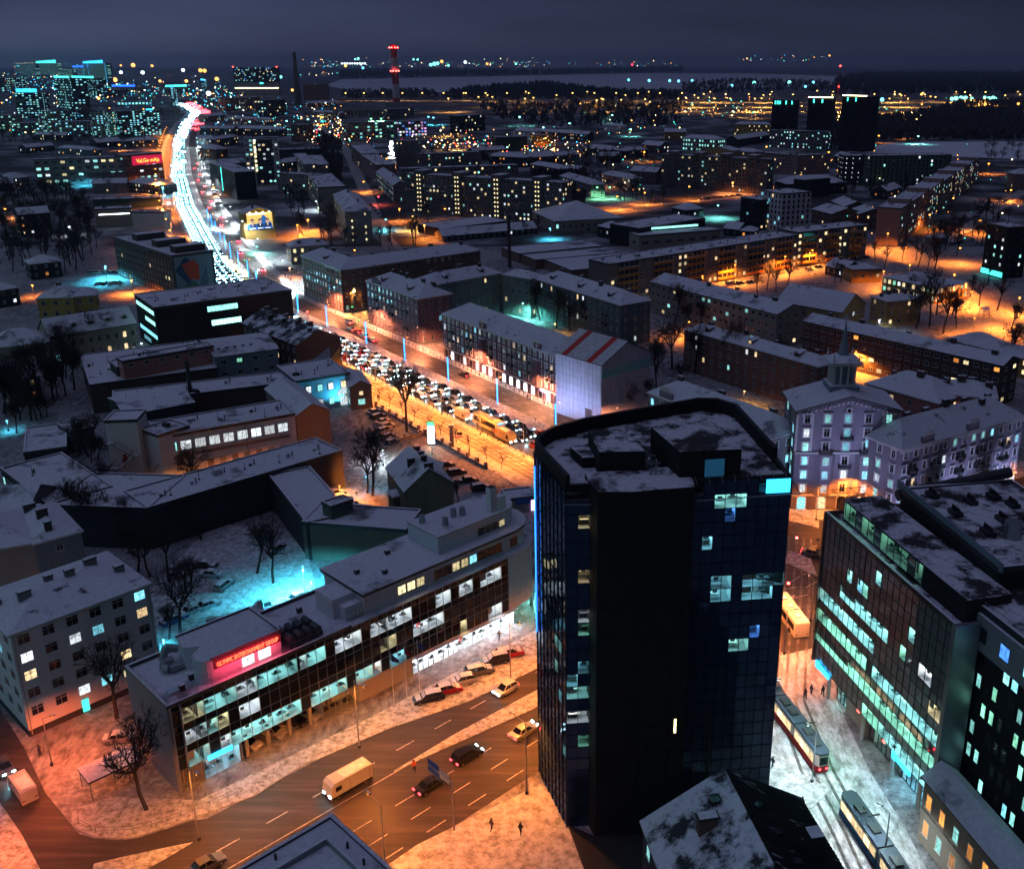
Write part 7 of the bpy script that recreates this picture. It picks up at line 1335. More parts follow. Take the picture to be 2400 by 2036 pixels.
grove('bare tree beside the rose prefab parking','R3',[(1700,1100),(1900,1000),(2000,1100),(1850,1300),(1700,1400),(1350,1420)],26,8)
grove('bare tree in the eastern school grounds','R3',[(900,900),(1400,900),(1400,960),(1150,980),(960,950)],18,9)
grove('bare tree behind the courtyard houses','R2',[(1150,780),(1500,700),(1900,700),(1930,760),(1560,800)],26,10)
grove('bare tree around the courtyard house','R2',[(1460,870),(1560,960),(1930,980),(1930,900),(1560,850)],16,12)
grove('bare tree before the white slope','R3',[(1830,640),(2079,650),(2079,760),(1840,770)],16,13)
grove('bare tree in the yards beyond the billboard','R1',[(1700,900),(1900,960),(2060,1100),(2050,1260),(1800,1160)],18,14)
plant_all()
wood('dark pine wood along the near shore of the lake','R2',[(620,335),(760,296),(1000,275),(1250,262),(1450,290),(1700,315),(2079,330),(2079,352),(620,350)],1300,10,16,1,True)
wood('scrubby bare wood between the motorway and the lake','R2',[(0,300),(560,300),(620,352),(0,345)],350,7,11,2)
wood('bare park wood below the motorway','R2',[(850,380),(2079,380),(2079,520),(1150,515),(1000,480),(850,420)],420,7,13,3)
wood('low bare wood behind the motorway on the right','R3',[(0,255),(250,232),(600,240),(900,250),(940,300),(0,315)],500,9,14,4)
wood('huge dark wood on the right horizon','R3',[(930,225),(1100,198),(2079,198),(2079,318),(930,330)],1700,12,18,5,True)
wood('dark wood above the white slope','R3',[(1130,480),(1400,470),(1700,380),(2079,370),(2079,600),(1150,600),(1000,640)],1500,9,14,6)
wood('shore wood beyond the frozen lake','R2',[(0,192),(1200,188),(2079,165),(2079,182),(900,205),(0,224)],900,16,24,7,True)
wood('dark trees between the pink street row and the slab house','R1',[(1930,590),(2079,620),(2079,1000),(2030,1010),(1960,740)],110,7,11,8)
wood('dark gardens between the grey houses','R2',[(1130,800),(1500,830),(1540,1000),(1360,1000),(1180,830)],70,6,9,9)
wood('dim bushes on the park slopes right of the towers','R3',[(900,450),(1100,520),(1090,640),(900,640)],90,8,12,10)
# ---------------------------------------------------------------- vehicles
CP={k:mat('car_paint_'+k,c,.28,.1,fn=None) for k,c in dict(white=(.55,.55,.55),silver=(.3,.31,.33),black=(.012,.012,.014),grey=(.09,.095,.1),red=(.3,.015,.02),blue=(.02,.05,.16),beige=(.35,.3,.22),green=(.02,.07,.05)).items()}
TYRE=mat('tyre',(.015,.015,.015),.9); CGL=mat('car_glass',(.01,.012,.015),.06)
def car_parts(kind):
    L,Wd,H={'saloon':(4.6,1.8,1.42),'hatchback':(4.1,1.75,1.5),'estate':(4.7,1.82,1.52),'suv':(4.6,1.9,1.72)}[kind]; x0=-L/2; x1=L/2; w=Wd/2; hb=H*.60
    low=[(x0,.32),(x0+.05,.75),(x0+.12,hb+.02),(x0+.9,hb+.05),(x1-1.35,hb),(x1-.35,hb-.16),(x1-.04,.62),(x1,.34),(x1-.1,.24),(x0+.1,.24)]
    top={'saloon':[(x0+.75,hb),(x0+1.35,H-.03),(x0+2.1,H),(x0+2.75,H-.04),(x1-1.15,hb-.02)],'hatchback':[(x0+.12,hb),(x0+.5,H-.06),(x0+1.6,H),(x0+2.35,H-.05),(x1-1.0,hb-.02)],'estate':[(x0+.12,hb),(x0+.45,H-.05),(x0+1.8,H),(x0+2.8,H-.05),(x1-1.2,hb-.02)],'suv':[(x0+.1,hb),(x0+.35,H-.05),(x0+1.6,H),(x0+2.7,H-.04),(x1-1.05,hb-.02)]}[kind]
    return L,w,H,hb,low,top
CM={}
def car_mesh(kind,col,snow=False):
    key=(kind,col,snow)
    if key in CM: return CM[key]
    L,w,H,hb,low,top=car_parts(kind); P=CP[col]; x0,x1=-L/2,L/2
    b=MB(); st=[(-w+.0,0),(-w+.06,0)]
    def loft(prof,ws,m,b):
        rings=[[b.P(x,y*(1 if z<.9*hb else .96),z) for x,z in prof] for y in ws]; k=b.mi(m)
        for A,B in zip(rings,rings[1:]):
            for i in range(len(prof)): j=(i+1)%len(prof); b.f.append([A[i],B[i],B[j],A[j]]); b.m.append(k)
        b.f.append(rings[0]); b.m.append(k); b.f.append(rings[-1][::-1]); b.m.append(k)
    inset=[(x*.97,z) for x,z in low]
    rings=[([(x*.975,.3+(z-.3)*.93) for x,z in low],-w),(low,-w+.1),(low,w-.1),([(x*.975,.3+(z-.3)*.93) for x,z in low],w)]
    R_=[[b.P(x,y,z) for x,z in pr_] for pr_,y in rings]; k=b.mi(P)
    for A,B in zip(R_,R_[1:]):
        for i in range(len(low)): j=(i+1)%len(low); b.f.append([A[i],B[i],B[j],A[j]]); b.m.append(k)
    b.f.append(R_[0]); b.m.append(k); b.f.append(R_[-1][::-1]); b.m.append(k)
    # roof skin
    rw=w-.26; t=top; rf=SNOW if snow else P
    b.face([(t[1][0],-rw,t[1][1]+.02),(t[2][0],-rw,t[2][1]+.03),(t[2][0],rw,t[2][1]+.03),(t[1][0],rw,t[1][1]+.02)],rf); b.face([(t[2][0],-rw,t[2][1]+.03),(t[3][0],-rw,t[3][1]+.02),(t[3][0],rw,t[3][1]+.02),(t[2][0],rw,t[2][1]+.03)],rf)
    for y in (-1,1):
        for (a,c) in ((0,1),(4,3)): b.tube((t[a][0],y*(w-.12),t[a][1]),(t[c][0],y*rw,t[c][1]),.05,.05,4,P)
        b.tube((t[2][0],y*(w-.14),hb),(t[2][0],y*rw,H),.045,.045,4,P)
    if snow:
        b.face([(x1-1.2,-w+.2,hb+.05),(x1-.4,-w+.2,hb-.1),(x1-.4,w-.2,hb-.1),(x1-1.2,w-.2,hb+.05)],SNOW)
        if kind=='saloon': b.face([(x0+.12,-w+.2,hb+.08),(x0+.75,-w+.2,hb+.08),(x0+.75,w-.2,hb+.08),(x0+.12,w-.2,hb+.08)],SNOW)
        b.face([(t[3][0]+.1,-rw,t[3][1]-.02),(t[4][0]-.15,-w+.2,t[4][1]+.14),(t[4][0]-.15,w-.2,t[4][1]+.14),(t[3][0]+.1,rw,t[3][1]-.02)],SNOW)
    body=b.mesh('body')
    g=MB(); lo=[(t[0][0],-w+.12,t[0][1]),(t[4][0],-w+.12,t[4][1]),(t[4][0],w-.12,t[4][1]),(t[0][0],w-.12,t[0][1])]
    S1=[(t[i][0],-w+.12+(.14 if 0<i<4 else 0),t[i][1]) for i in range(5)]; S2=[(x,-y,z) for x,y,z in S1]
    g.face(S1[::-1],CGL); g.face(S2,CGL)
    g.face([S1[3],S1[4],S2[4],S2[3]],CGL); g.face([S1[1],S2[1],S2[0],S1[0]][::-1],CGL)
    glass=g.mesh('windows'); CM[key]=(body,glass,L,w,H,hb); return CM[key]
def beam(t,L,P):
    l=bpy.data.lights.new('headlight_beam','SPOT'); l.spot_size=R(75); l.spot_blend=.7; l.energy=P; l.color=(.25,.75,1); l.shadow_soft_size=.1
    o=bpy.data.objects.new('headlight_beam',l); COL.objects.link(o); o.parent=t; o.location=(L/2+.2,0,.75); o.rotation_euler=(0,-R(72),0)
def small(kind):
    if kind in CM: return CM[kind]
    m=MB()
    if kind=='wheel': m.tube((0,-.1,0),(0,.1,0),.32,.32,12,TYRE); m.tube((0,-.115,0),(0,-.1,0),.19,.19,8,METAL); m.tube((0,.1,0),(0,.115,0),.19,.19,8,METAL)
    elif kind=='wheel_bus': m.tube((0,-.15,0),(0,.15,0),.5,.5,12,TYRE); m.tube((0,-.165,0),(0,-.15,0),.28,.28,8,METAL)
    elif kind=='head_on': m.box(-.04,-.2,-.1,.06,.2,.1,mat('headlight_on',(.1,.1,.1),emit=(.45,.85,1),es=45,sample=False))
    elif kind=='head_off': m.box(-.04,-.2,-.07,.05,.2,.07,mat('headlight_off',(.35,.36,.38),.2))
    elif kind=='tail_on': m.box(-.05,-.2,-.08,.03,.2,.08,mat('taillight_on',(.2,.01,.01),emit=(1,.03,.04),es=16))
    elif kind=='tail_off': m.box(-.04,-.18,-.07,.03,.18,.07,mat('taillight_off',(.15,.01,.01),.3))
    CM[kind]=m.mesh('part'); return CM[kind]
def car(label,x,y,rz,col='grey',kind='saloon',on=0,snow=False,group=None,z=0,nm='car',far=False):
    body,glass,L,w,H,hb=car_mesh(kind,col,snow); t=thing(nm,label,'car',(x,y,z),rz,group)
    mk('body',body,t); mk('windows',glass,t)
    for sx in (-1,1):
        for sy in (-1,1):
            mk('wheel',small('wheel'),t,(sx*(L/2-.82),sy*(w-.1),.32))
    for sy in (-1,1):
        mk('headlight',small('head_on' if on==1 or on==2 else 'head_off'),t,(L/2-.1,sy*(w-.32),.64)); mk('taillight',small('tail_on' if on in(2,3) else 'tail_off'),t,(-L/2+.03,sy*(w-.26),.72))
    if on==1 and (group=='cars in the boulevard jam' or not group or 'waiting' in group): beam(t,L,800)
    return t
cols=['white','black','silver','grey','red','black','white','silver','blue','grey','black','beige','silver','black']; kinds=['saloon','hatchback','estate','suv','saloon','suv','hatchback']
rnd=random.Random(77)
LN=['inner lane by the median','second lane from the median','third lane from the median','kerb lane beside the posts']
occ=[(93,-10.6,8.5),(103.5,-12.2,5.5),(82.7,-12.2,4.5)]
n=0
for k,w_ in enumerate((-3.2,-6.2,-9.2,-12.2)):
    s=122-k*1.3-rnd.random()*3; idx=0
    while s>-45:
        if any(abs(s-a)<l+3 and abs(w_-b_)<2.3 for a,b_,l in occ): s-=1.0; continue
        c=rnd.choice(cols); kd=rnd.choice(kinds); x,y=bf(s,w_+rnd.uniform(-.25,.25)); car('%s %s in the jam, %s, %s from the front'%(c,kd,LN[k],od(idx)),x,y,BA+rnd.uniform(-.03,.03),c,kd,1,rnd.random()<.25,'cars in the boulevard jam',.03); idx+=1; n+=1
        s-=rnd.uniform(6.0,8.2)
# jam seen beyond the mural block, to the bend and the horizon
fc=MB()
P=[bf(-45,0)]+BLV[5:]
tot=sum(math.dist(a,b_) for a,b_ in zip(P,P[1:]))
farm={}
def farcar(col,kd,head=True):
    key=(col,kd,head)
    if key in farm: return farm[key]
    L,w,H,hb,low,top=car_parts(kd); b=MB(); b.prism([(-L/2,-w),(L/2-.1,-w),(L/2,-w+.3),(L/2,w-.3),(L/2-.1,w),(-L/2,w)],.3,hb,CP[col]); i=[b.P(*p) for p in ((top[0][0],-w+.1,hb),(top[4][0],-w+.1,hb),(top[4][0],w-.1,hb),(top[0][0],w-.1,hb),(top[1][0],-w+.3,H),(top[3][0],-w+.3,H),(top[3][0],w-.3,H),(top[1][0],w-.3,H))]
    g=b.mi(CGL)
    for q in ((0,1,5,4),(1,2,6,5),(2,3,7,6),(3,0,4,7)): b.f.append([i[j] for j in q]); b.m.append(g)
    b.f.append([i[j] for j in (4,5,6,7)]); b.m.append(b.mi(CP[col]))
    for sx in(-1,1):
        for sy in (-1,1): b.tube((sx*(L/2-.8),sy*w-.1,.32),(sx*(L/2-.8),sy*w+.1,.32),.32,.32,8,TYRE)
    body=b.mesh('body'); h=MB(); 
    e=mat('headlight_stream',(.1,.1,.1),emit=(.3,.82,1),es=50); ta=small('tail_on').materials[0]
    for sy in (-1,1): h.box(L/2-.05,sy*(w-.4)-.34,.4,L/2+.12,sy*(w-.4)+.34,.9,e) if head else h.box(-L/2-.1,sy*(w-.3)-.22,.6,-L/2+.02,sy*(w-.3)+.22,.9,mat('taillight_far',(.2,.01,.01),emit=(1,.03,.05),es=60))
    farm[key]=(body,h.mesh('lights')); return farm[key]
cnt=0; extra=[]
for k,w_ in enumerate((-3.4,-6.6,-9.8,-12.4)):
    s=8+k*2; idx=0; cnt=0
    while s<1200:
        (x,y),a=along(P,s,w_); d=math.hypot(x,y)
        if cnt<21:
            c=rnd.choice(cols); kd=rnd.choice(kinds); m_=farcar(c,kd); t=thing('car','%s %s in the distant jam, %s lane from the median, %s going away'%(c,kd,('first','second','third','fourth')[k],od(idx)),'car',(x,y,.03),a+pi,'cars in the distant jam'); mk('body',m_[0],t); mk('headlights',m_[1],t); beam(t,4.6,3500); cnt+=1; idx+=1
        else: extra.append((x,y,a))
        s+=rnd.uniform(6.5,7.8)+s*.004
e=mat('headlight_stream',(.1,.1,.1),emit=(.3,.82,1),es=50)
m=MB()
for (x,y,a) in extra: m.fr(x,y,a+pi); m.box(-2,-.9,.3,2,.9,1.3,CP[rnd.choice(cols)]); m.box(1.95,-.85,.45,2.1,-.35,.85,e); m.box(1.95,.35,.45,2.1,.85,.85,e)
for i in range(110):
    s=rnd.uniform(380,tot-20) if i%2 else rnd.uniform(880,tot-20); (x,y),a=along(P,s,rnd.choice((-3.4,-6.6,-9.8,-12.4))); m.fr(x,y,a+pi); w=1.0+s/700; m.box(-2,-.9,.3,2,.9,1.3,CP['grey']); m.box(1.9,-w,.5,2.2,w,1.0+s/1500,e)
for i in range(60):
    s=rnd.uniform(1200,tot-20); (x,y),a=along(P,s,rnd.choice((5,8,11,15))); m.fr(x,y,a+pi); w=2+s/900; m.box(-2,-w,.5,-1.8,w,1+s/1200,small('tail_on').materials[0]); m.box(-1.8,-.9,.3,2,.9,1.3,CP['black'])
tag(m.build('distant_traffic'),'unbroken white and red stream of traffic near the horizon','traffic',None,'stuff')
for i in range(14):
    s=60+i*46+rnd.uniform(-12,12); (x,y),a=along(P,s,5.8+3*(i%2)); m_=farcar('black','saloon',False); t=thing('car','red-lit car driving away on the far carriageway, %s going away'%od(i),'car',(x,y,.04),a,'cars leaving on the far carriageway'); mk('body',m_[0],t); mk('taillights',m_[1],t)
for i,(s,w_,c,kd) in enumerate(((-32,9.3,'white','hatchback'),(-22,5.4,'grey','saloon'),(-17,5.6,'red','hatchback'),(-10.5,4.8,'white','suv'),(-4,4.6,'red','saloon'),(50,8.4,'black','saloon'),(122,9.4,'red','saloon'))):
    x,y=bf(s,w_); car('%s %s with red taillights on the empty carriageway, %s along'%(c,kd,od(i)),x,y,BA+pi,c,kd,3,False,'cars on the empty carriageway',.035)
x,y=bf(93,-19.4); car('beige estate car turning across the tram tracks behind the box van',x,y,BA+2.6,'beige','estate',3,False,None,.03)
def boxy(label,nm,cat,x,y,rz,L,W_,H,body,parts,wheels,z=.03,front=1.2,on=True,band=None,roofc=None,group=None):
    t=thing(nm,label,cat,(x,y,z),rz,group); m=MB(); w=W_/2
    prof=[(-L/2,.35),(-L/2,H-.15),(-L/2+.2,H),(L/2-front*.6,H),(L/2-front*.2,H-.4),(L/2,1.1),(L/2,.35)]
    A=[m.P(x_,-w,z_) for x_,z_ in prof]; B=[m.P(x_,w,z_) for x_,z_ in prof]; k=m.mi(body); 
    for i in range(len(prof)): j=(i+1)%len(prof); m.f.append([A[i],A[j],B[j],B[i]][::-1]); m.m.append(m.mi(roofc) if roofc and i in(2,) else k)
    m.f.append(A); m.m.append(k); m.f.append(B[::-1]); m.m.append(k); m.build('body',t)
    parts(t,L,w,H)
    for sx in wheels:
        for sy in (-1,1): mk('wheel',small('wheel_bus' if L>7 else 'wheel'),t,(sx,sy*(w-.12),.48 if L>7 else .34))
    for sy in (-1,1): mk('headlight',small('head_on' if on else 'head_off'),t,(L/2+.02,sy*(w-.35),.75)); mk('taillight',small('tail_off'),t,(-L/2,sy*(w-.25),.9))
    return t
def busparts(t,L,w,H):
    for sy in (-1,1): m=MB(); m.box(-L/2+.6,sy*w-.02,1.25,L/2-.9,sy*w+.02,H-.55,CGL); m.build('side_windows',t)
    m=MB(); m.face([(L/2-.26,-w+.12,H-.5),(L/2+.03,-w+.12,1.2),(L/2+.03,w-.12,1.2),(L/2-.26,w-.12,H-.5)][::-1],CGL); m.build('windscreen',t)
    m=MB(); m.box(L/2-.1,-w-.03,.34,L/2+.06,w+.03,1.2,CP['red']); m.box(L/2-1.6,-w-.03,.34,L/2-.1,w+.03,1.2,CP['red']); m.build('front_panel',t)
    m=MB(); m.box(L/2-.25,-.7,H-.42,L/2-.05,.7,H-.14,EM('c',3)); m.build('destination_display',t)
    for x in (-L*.3,0,L*.25): m=MB(); m.box(x-.5,-.4,H,x+.5,.4,H+.18,TRIM,SNOW); m.build('roof_hatch',t)
x,y=bf(93,-10.6); BUS=mat('cream_bus_paint',(.6,.52,.38),.4); boxy('cream city bus with a red front in the third lane of the jam','bus','bus',x,y,BA,11.8,2.5,3.1,BUS,busparts,(-3.4,3.6))
def vanparts(t,L,w,H):
    m=MB(); m.face([(L/2-.42,-w+.12,H-.45),(L/2-.05,-w+.12,1.25),(L/2-.05,w-.12,1.25),(L/2-.42,w-.12,H-.45)][::-1],CGL); m.build('windscreen',t)
    for sy in (-1,1): m=MB(); m.box(L/2-1.6,sy*w-.02,1.3,L/2-.75,sy*w+.02,H-.6,CGL); m.build('side_window',t); m=MB(); m.box(-L/2+.1,sy*w-.015,.36,L/2-.1,sy*w+.02,.62,TYRE); [m.box(x,sy*w-.01,.65,x+.03,sy*w+.012,H-.35,TYRE) for x in (L/2-1.75,L/2-2.9,-L/2+.5)]; m.build('side_trim',t)
    m=MB(); m.box(L/2-.02,-w+.1,.36,L/2+.08,w-.1,.66,TYRE); m.build('bumper',t); m=MB(); m.prism([(-L/2+.3,-w+.2),(L/2-1.9,-w+.3),(L/2-2.2,w-.2),(-L/2+.5,w-.35)],H-.02,H+.06,SNOW); m.build('roof_snow',t)
x,y=bf(82.7,-12.2); boxy('white high-roof van in the kerb lane behind the dark hatchback','van','van',x,y,BA,5.8,2.0,2.5,CP['white'],vanparts,(-1.8,1.9))
x,y=bf(103.5,-12.2); boxy('pale box van alongside the cream bus in the kerb lane','van','van',x,y,BA,6.6,2.2,2.9,CP['beige'],vanparts,(-2.1,2.2))
# vehicles on the main road
for (r,q,rz,c,kd,on,lab) in (('R8',(985,1235),0,'black','suv',2,'black estate with bright lights on the main road, right of the sign gantry'),('R8',(815,1370),0,'black','saloon',3,'dark car with red taillights beside the sign gantry'),('R8',(1250,1120),0,'silver','saloon',2,'silver car with lights on next to the black tower edge'),('R8',(1165,925),pi,'white','hatchback',2,'white car on the near carriageway below the snowed-in cars'),('R7',(960,1745),0,'grey','saloon',3,'car with a red taillight at the bottom edge of the main road'),('R10',(190,440),-1.2,'grey','saloon',3,'grey car by the traffic island behind the tower')):
    x,y=gp(q,.5,r); car(lab,x,y,OA+rz+(pi if 0 else 0),c,kd,on,False,None,.03)
x,y=gp((430,1360),.8,'R8'); boxy('large white van with headlights on in the near carriageway of the main road','van','van',x,y,OA+pi,6.4,2.1,2.6,CP['white'],vanparts,(-2,2.1))
x,y=gp((110,1400),.5,'R7'); boxy('white van driving up the left street','van','van',x,y,R(135),5.4,2.0,2.3,CP['white'],vanparts,(-1.6,1.7))
x,y=gp((20,1290),.3,'R7'); car('car with dazzling bluish headlights on the left street',x,y,R(-45),'grey','saloon',1,False)
x,y=gp((1010,850),.8,'R9'); boxy('cream bus crossing the junction right of the tower','bus','bus',x,y,R(100),11,2.5,3.0,BUS,busparts,(-3.2,3.4))
x,y=gp((1000,800),.8,'R9'); 
pk=[('R8',(805,965),'black','estate'),('R8',(900,925),'red','hatchback'),('R8',(962,885),'silver','hatchback'),('R8',(1042,838),'grey','estate'),('R8',(1115,790),'black','suv'),('R8',(1183,757),'red','estate')]
for i,(r,q,c,kd) in enumerate(pk): x,y=gp(q,.6,r); car('snow-dusted %s %s parked on the snow before the shopfront, %s from the left'%(c,kd,od(i)),x,y,OA-.42 if i%2 else OA+pi-.42,c,kd,3 if i==4 else 0,True,'cars parked before the shopfront',.16)
for i,(x_,c) in enumerate(((10.8,'white'),(14.6,'white'),(18,'black'),(20.3,'white'))): X,Y=of(x_,2.6); car('%s car parked under the glass block, %s from the left'%(c,od(i)),X,Y,OA-1.15,c,'hatchback',0,False,'cars under the glass block')
yd=[((960,345),-.9,'black'),((990,388),-.9,'silver'),((1045,440),.5,'silver'),((1240,530),1.35,'silver'),((1390,495),.2,'grey'),((810,600),.1,'blue'),((900,555),.1,'silver'),((970,532),0,'silver'),((820,365),.8,'black'),((1290,270),.5,'black'),((560,1150),-.6,'silver')]
for i,(q,a,c) in enumerate(yd): x,y=gp(q,.5,'R7'); car('%s car in the snowy car park, %s'%(c,('beside the dark trees, upper','beside the dark trees, lower','estate parked by the hedge','reversing with red lights on in the middle','behind the roof parapet','leftmost of the cyan-lit row','second of the cyan-lit row','third of the cyan-lit row','alone under the left trees','under the dark wall','snow-buried beside the pink end wall')[i]),x,y,R(45)+a,c,'estate' if i==2 else 'saloon',3 if i==3 else 0,i!=3,'cars in the snowy car park')
def rowcars(r,p0,p1,n,ang,lab,group,cs=('silver','grey','black','white','blue'),snow=True,kd=None):
    a,b_=gp(p0,.4,r),gp(p1,.4,r)
    for i in range(n):
        t=i/max(n-1,1); c=cs[(i*3+n)%len(cs)]; car('%s car %s, %s from the left'%('snowy '+c if snow else c,lab,od(i)),a[0]+(b_[0]-a[0])*t,a[1]+(b_[1]-a[1])*t,ang+rnd.uniform(-.05,.05),c,kinds[(i*5+n)%7],0,snow,group)
rowcars('R5',(590,1210),(670,1300),4,BA+.2+pi/2,'in the blue-lit hall yard','cars in the blue-lit yard')
rowcars('R5',(655,1325),(700,1395),3,BA+pi/2+.3,'behind the fence under the dark tree','cars under the dark tree')
rowcars('Z4',(300,550),(500,700),5,BA+pi/2,'in the orange walled yard','cars in the walled yard',('beige','grey','black'))
rowcars('Z4',(1190,310),(1480,500),4,.4,'in the yard behind the pillared fence','cars in the yard behind the pillared fence',('grey','black','silver'))
rowcars('R3',(290,1470),(410,1460),3,R(35),'below the orange balcony block, left group','cars below the balcony block'); rowcars('R3',(770,1385),(890,1352),3,R(35),'below the orange balcony block, middle group','cars below the balcony block'); rowcars('R3',(1020,1330),(1120,1308),3,R(35),'below the orange balcony block, right group','cars below the balcony block')
rowcars('R3',(1640,1225),(1760,1200),6,R(80),'by the street lamp at the rose prefab','cars by the rose prefab'); rowcars('R3',(1790,1060),(1880,960),7,R(20),'in the far car park beside the rose prefab','cars right of the rose prefab')
rowcars('R3',(120,955),(340,930),7,R(20),'before the grey stepped prefab','cars before the grey prefab',('red','grey','black','white')); rowcars('R2',(180,990),(240,1060),5,R(100),'on the lit street beside the slab house','cars on the lit street'); rowcars('R1',(1300,880),(1340,1010),6,R(20),'in the small upper car park','cars in the upper car park'); rowcars('R1',(600,1470),(720,1465),4,R(90),'in the cyan shop yard','cars in the shop yard'); rowcars('R1',(1745,1380),(1830,1400),4,R(60),'under the pink snow heap by the pavement','cars under the pink snow')
rowcars('R1',(560,1405),(700,1400),5,R(5),'at the cyan shop entrance','cars at the cyan shop')
for i,(q,c) in enumerate((((2325,1190),'white'),((2375,1200),'red'),((2390,1225),'black'),((2350,1215),'silver'))): x,y=gp(q,.5,'S'); car('%s car waiting with headlights on at the right edge, %s'%(c,('front left','back right','behind the red one','lowest')[i]),x,y,R(205),c,'hatchback',1,False,'cars waiting at the right edge',.05)
for i in range(12):
    HWp=HW2 if i%2 else HW; (x,y),a=along(HWp,1500+i*300,-6 if i%3 else 7); m_=farcar('grey','saloon',i%3!=0); t=thing('car','car on the far motorway, %s from the left'%od(i),'car',(x,y,.06),a+(pi if i%3 else 0),'cars on the far motorway'); mk('body',m_[0],t); mk('lights',m_[1],t)
# trams
def tram(label,pts,up,low,name='tram',back=False):
    t=thing(name,label,'tram',(*pts[0],0)); w=1.15; secs=list(zip(pts,pts[1:]))
    for i,(a,c) in enumerate(secs):
        L=math.dist(a,c); an=atan2(c[1]-a[1],c[0]-a[0]); fr=(a[0]-pts[0][0],a[1]-pts[0][1],an); e0=.25 if i else 0; 
        m=MB(*fr); fpx=[(e0,-w),(L-.6 if i==len(secs)-1 else L-.25,-w),(L,-w*.6 if i==len(secs)-1 else -w),(L,w*.6 if i==len(secs)-1 else w),(L-.6 if i==len(secs)-1 else L-.25,w),(e0,w)]
        m.prism(fpx,.35,1.35,low); m.build('lower_body',t)
        m=MB(*fr); m.prism([(x,y*.97) for x,y in fpx],1.35,3.0,up); m.build('upper_body',t)
        m=MB(*fr); m.prism([(x,y*.93) for x,y in fpx],3.0,3.22,mat('tram_roof',(.03,.045,.07),.6)); m.build('roof',t)
        n=max(2,int(L/1.5))
        for sy in (-1,1):
            for k in range(n): x=e0+.3+(L-e0-.9)*k/n; g=MB(*fr); g.box(x,sy*w*.97-.02,1.45,x+(L-e0-.9)/n-.15,sy*w*.97+.02,2.6,LIT('w',1.5)); g.build('window',t)
        if i==len(secs)-1:
            g=MB(*fr); g.box(L-.02,-.6,1.5,L+.03,.6,2.7,CGL); g.build('windscreen',t)
            for sy in (-.5,.5): g=MB(*fr); g.box(L,sy-.12,.8,L+.06,sy+.12,1.0,small('tail_on').materials[0] if back else EM('k',12)); g.build('lamp',t)
        for x in (L*.3,L*.65): g=MB(*fr); g.box(x-.8,-.5,3.22,x+.8,.5,3.5,DTRIM); g.build('roof_box',t)
    g=MB(*fr); L=L; g.tube((L*.4,-.5,3.3),(L*.6,0,4.1),.04,.04,4,IRON); g.tube((L*.4,.5,3.3),(L*.6,0,4.1),.04,.04,4,IRON); g.tube((L*.6,0,4.1),(L*.35,0,4.9),.04,.04,4,IRON); g.box(L*.35-.1,-.8,4.85,L*.35+.1,.8,4.95,IRON); g.build('pantograph',t)
    return t
tram('red and cream articulated tram seen from behind on the tram street',[(28.6,131),(29.5,124.5),(31.3,118),(33.0,111.2)],mat('tram_cream',(.5,.42,.36),.5),CP['red'],back=True)
tram('blue and white tram with a red rear car at the bottom of the tram street',[(37.6,88),(36.4,94.5),(34.2,104.2)],mat('tram_white',(.5,.55,.55),.5),mat('tram_blue',(.03,.16,.3),.5))
# ---------------------------------------------------------------- street furniture
def fence(label,pts,h,step,m_,group=None,rails=(.5,1),solid=False,nm='fence'):
    t=thing(nm,label,'fence' if nm!='wall' else 'wall',(*pts[0],0)); o=pts[0]; r_=MB()
    for a,c in zip(pts,pts[1:]):
        L=math.dist(a,c); an=atan2(c[1]-a[1],c[0]-a[0]); r_.fr(a[0]-o[0],a[1]-o[1],an)
        for q in rails: r_.box(0,-.03,h*q-.04,L,.03,h*q,m_) if not solid else r_.box(0,-.12,0,L,.12,h,m_,SNOW)
        k=0
        while k*step<L: r_.box(k*step-.04,-.04,0,k*step+.04,.04,h,m_); k+=1
    r_.build('rails',t); return t
fence('thin metal pedestrian railing curving round the corner of the main road',[gp(q,0,'R7') for q in ((365,1500),(370,1560),(450,1600),(620,1592),(760,1556),(900,1508),(1110,1420))],1.0,2.2,METAL)
t=thing('fence','pillared stone fence between pavement and yards along the tram street','fence',(*bf(60,-26.2),0)); o=bf(60,-26.2); m=MB(0,0,BA); m.box(0,-.15,0,56,.15,.7,CONC,SNOW); m.build('plinth',t)
for i in range(15): m=MB(0,0,BA); m.box(i*4-.3,-.3,0,i*4+.3,.3,1.8,WM['lbrick'],SNOW); m.build('pillar',t)
t=thing('fence','white-capped stone yard wall before the dark tree','fence',(*gp((690,1400),0,'R5'),0)); o=gp((690,1400),0,'R5'); e_=gp((900,1350),0,'R5'); an=atan2(e_[1]-o[1],e_[0]-o[0]); m=MB(0,0,an); L=math.dist(o,e_); m.box(0,-.15,0,L,.15,1.0,WM['pale'],SNOW); m.build('wall_panel',t)
for i in range(6): m=MB(0,0,an); m.box(L*i/5-.3,-.3,0,L*i/5+.3,.3,1.7,WM['pale'],SNOW); m.build('pillar',t)
m=None
bo=None
for i in range(60):
    s=-18+i*2.35; x,y=bf(s,12.3)
    if bo is None: b_=MB(); b_.tube((0,0,0),(0,0,.75),.09,.08,6,IRON); b_.tube((0,0,.75),(0,0,.95),.12,.05,6,IRON); bo=b_.mesh('bollard')
    tag(mk('bollard',bo,None,(x,y,.1)),'black bollard along the far pavement kerb, %s from the upper crossing'%od(i),'bollard','bollards on the far pavement')
for i in range(46):
    x,y=bf(8+i*2.5,-14.1); tag(mk('bollard',bo,None,(x,y,.1)),'black post between jam and tram street, %s from the upper end'%od(i),'bollard','posts between jam and tram street')
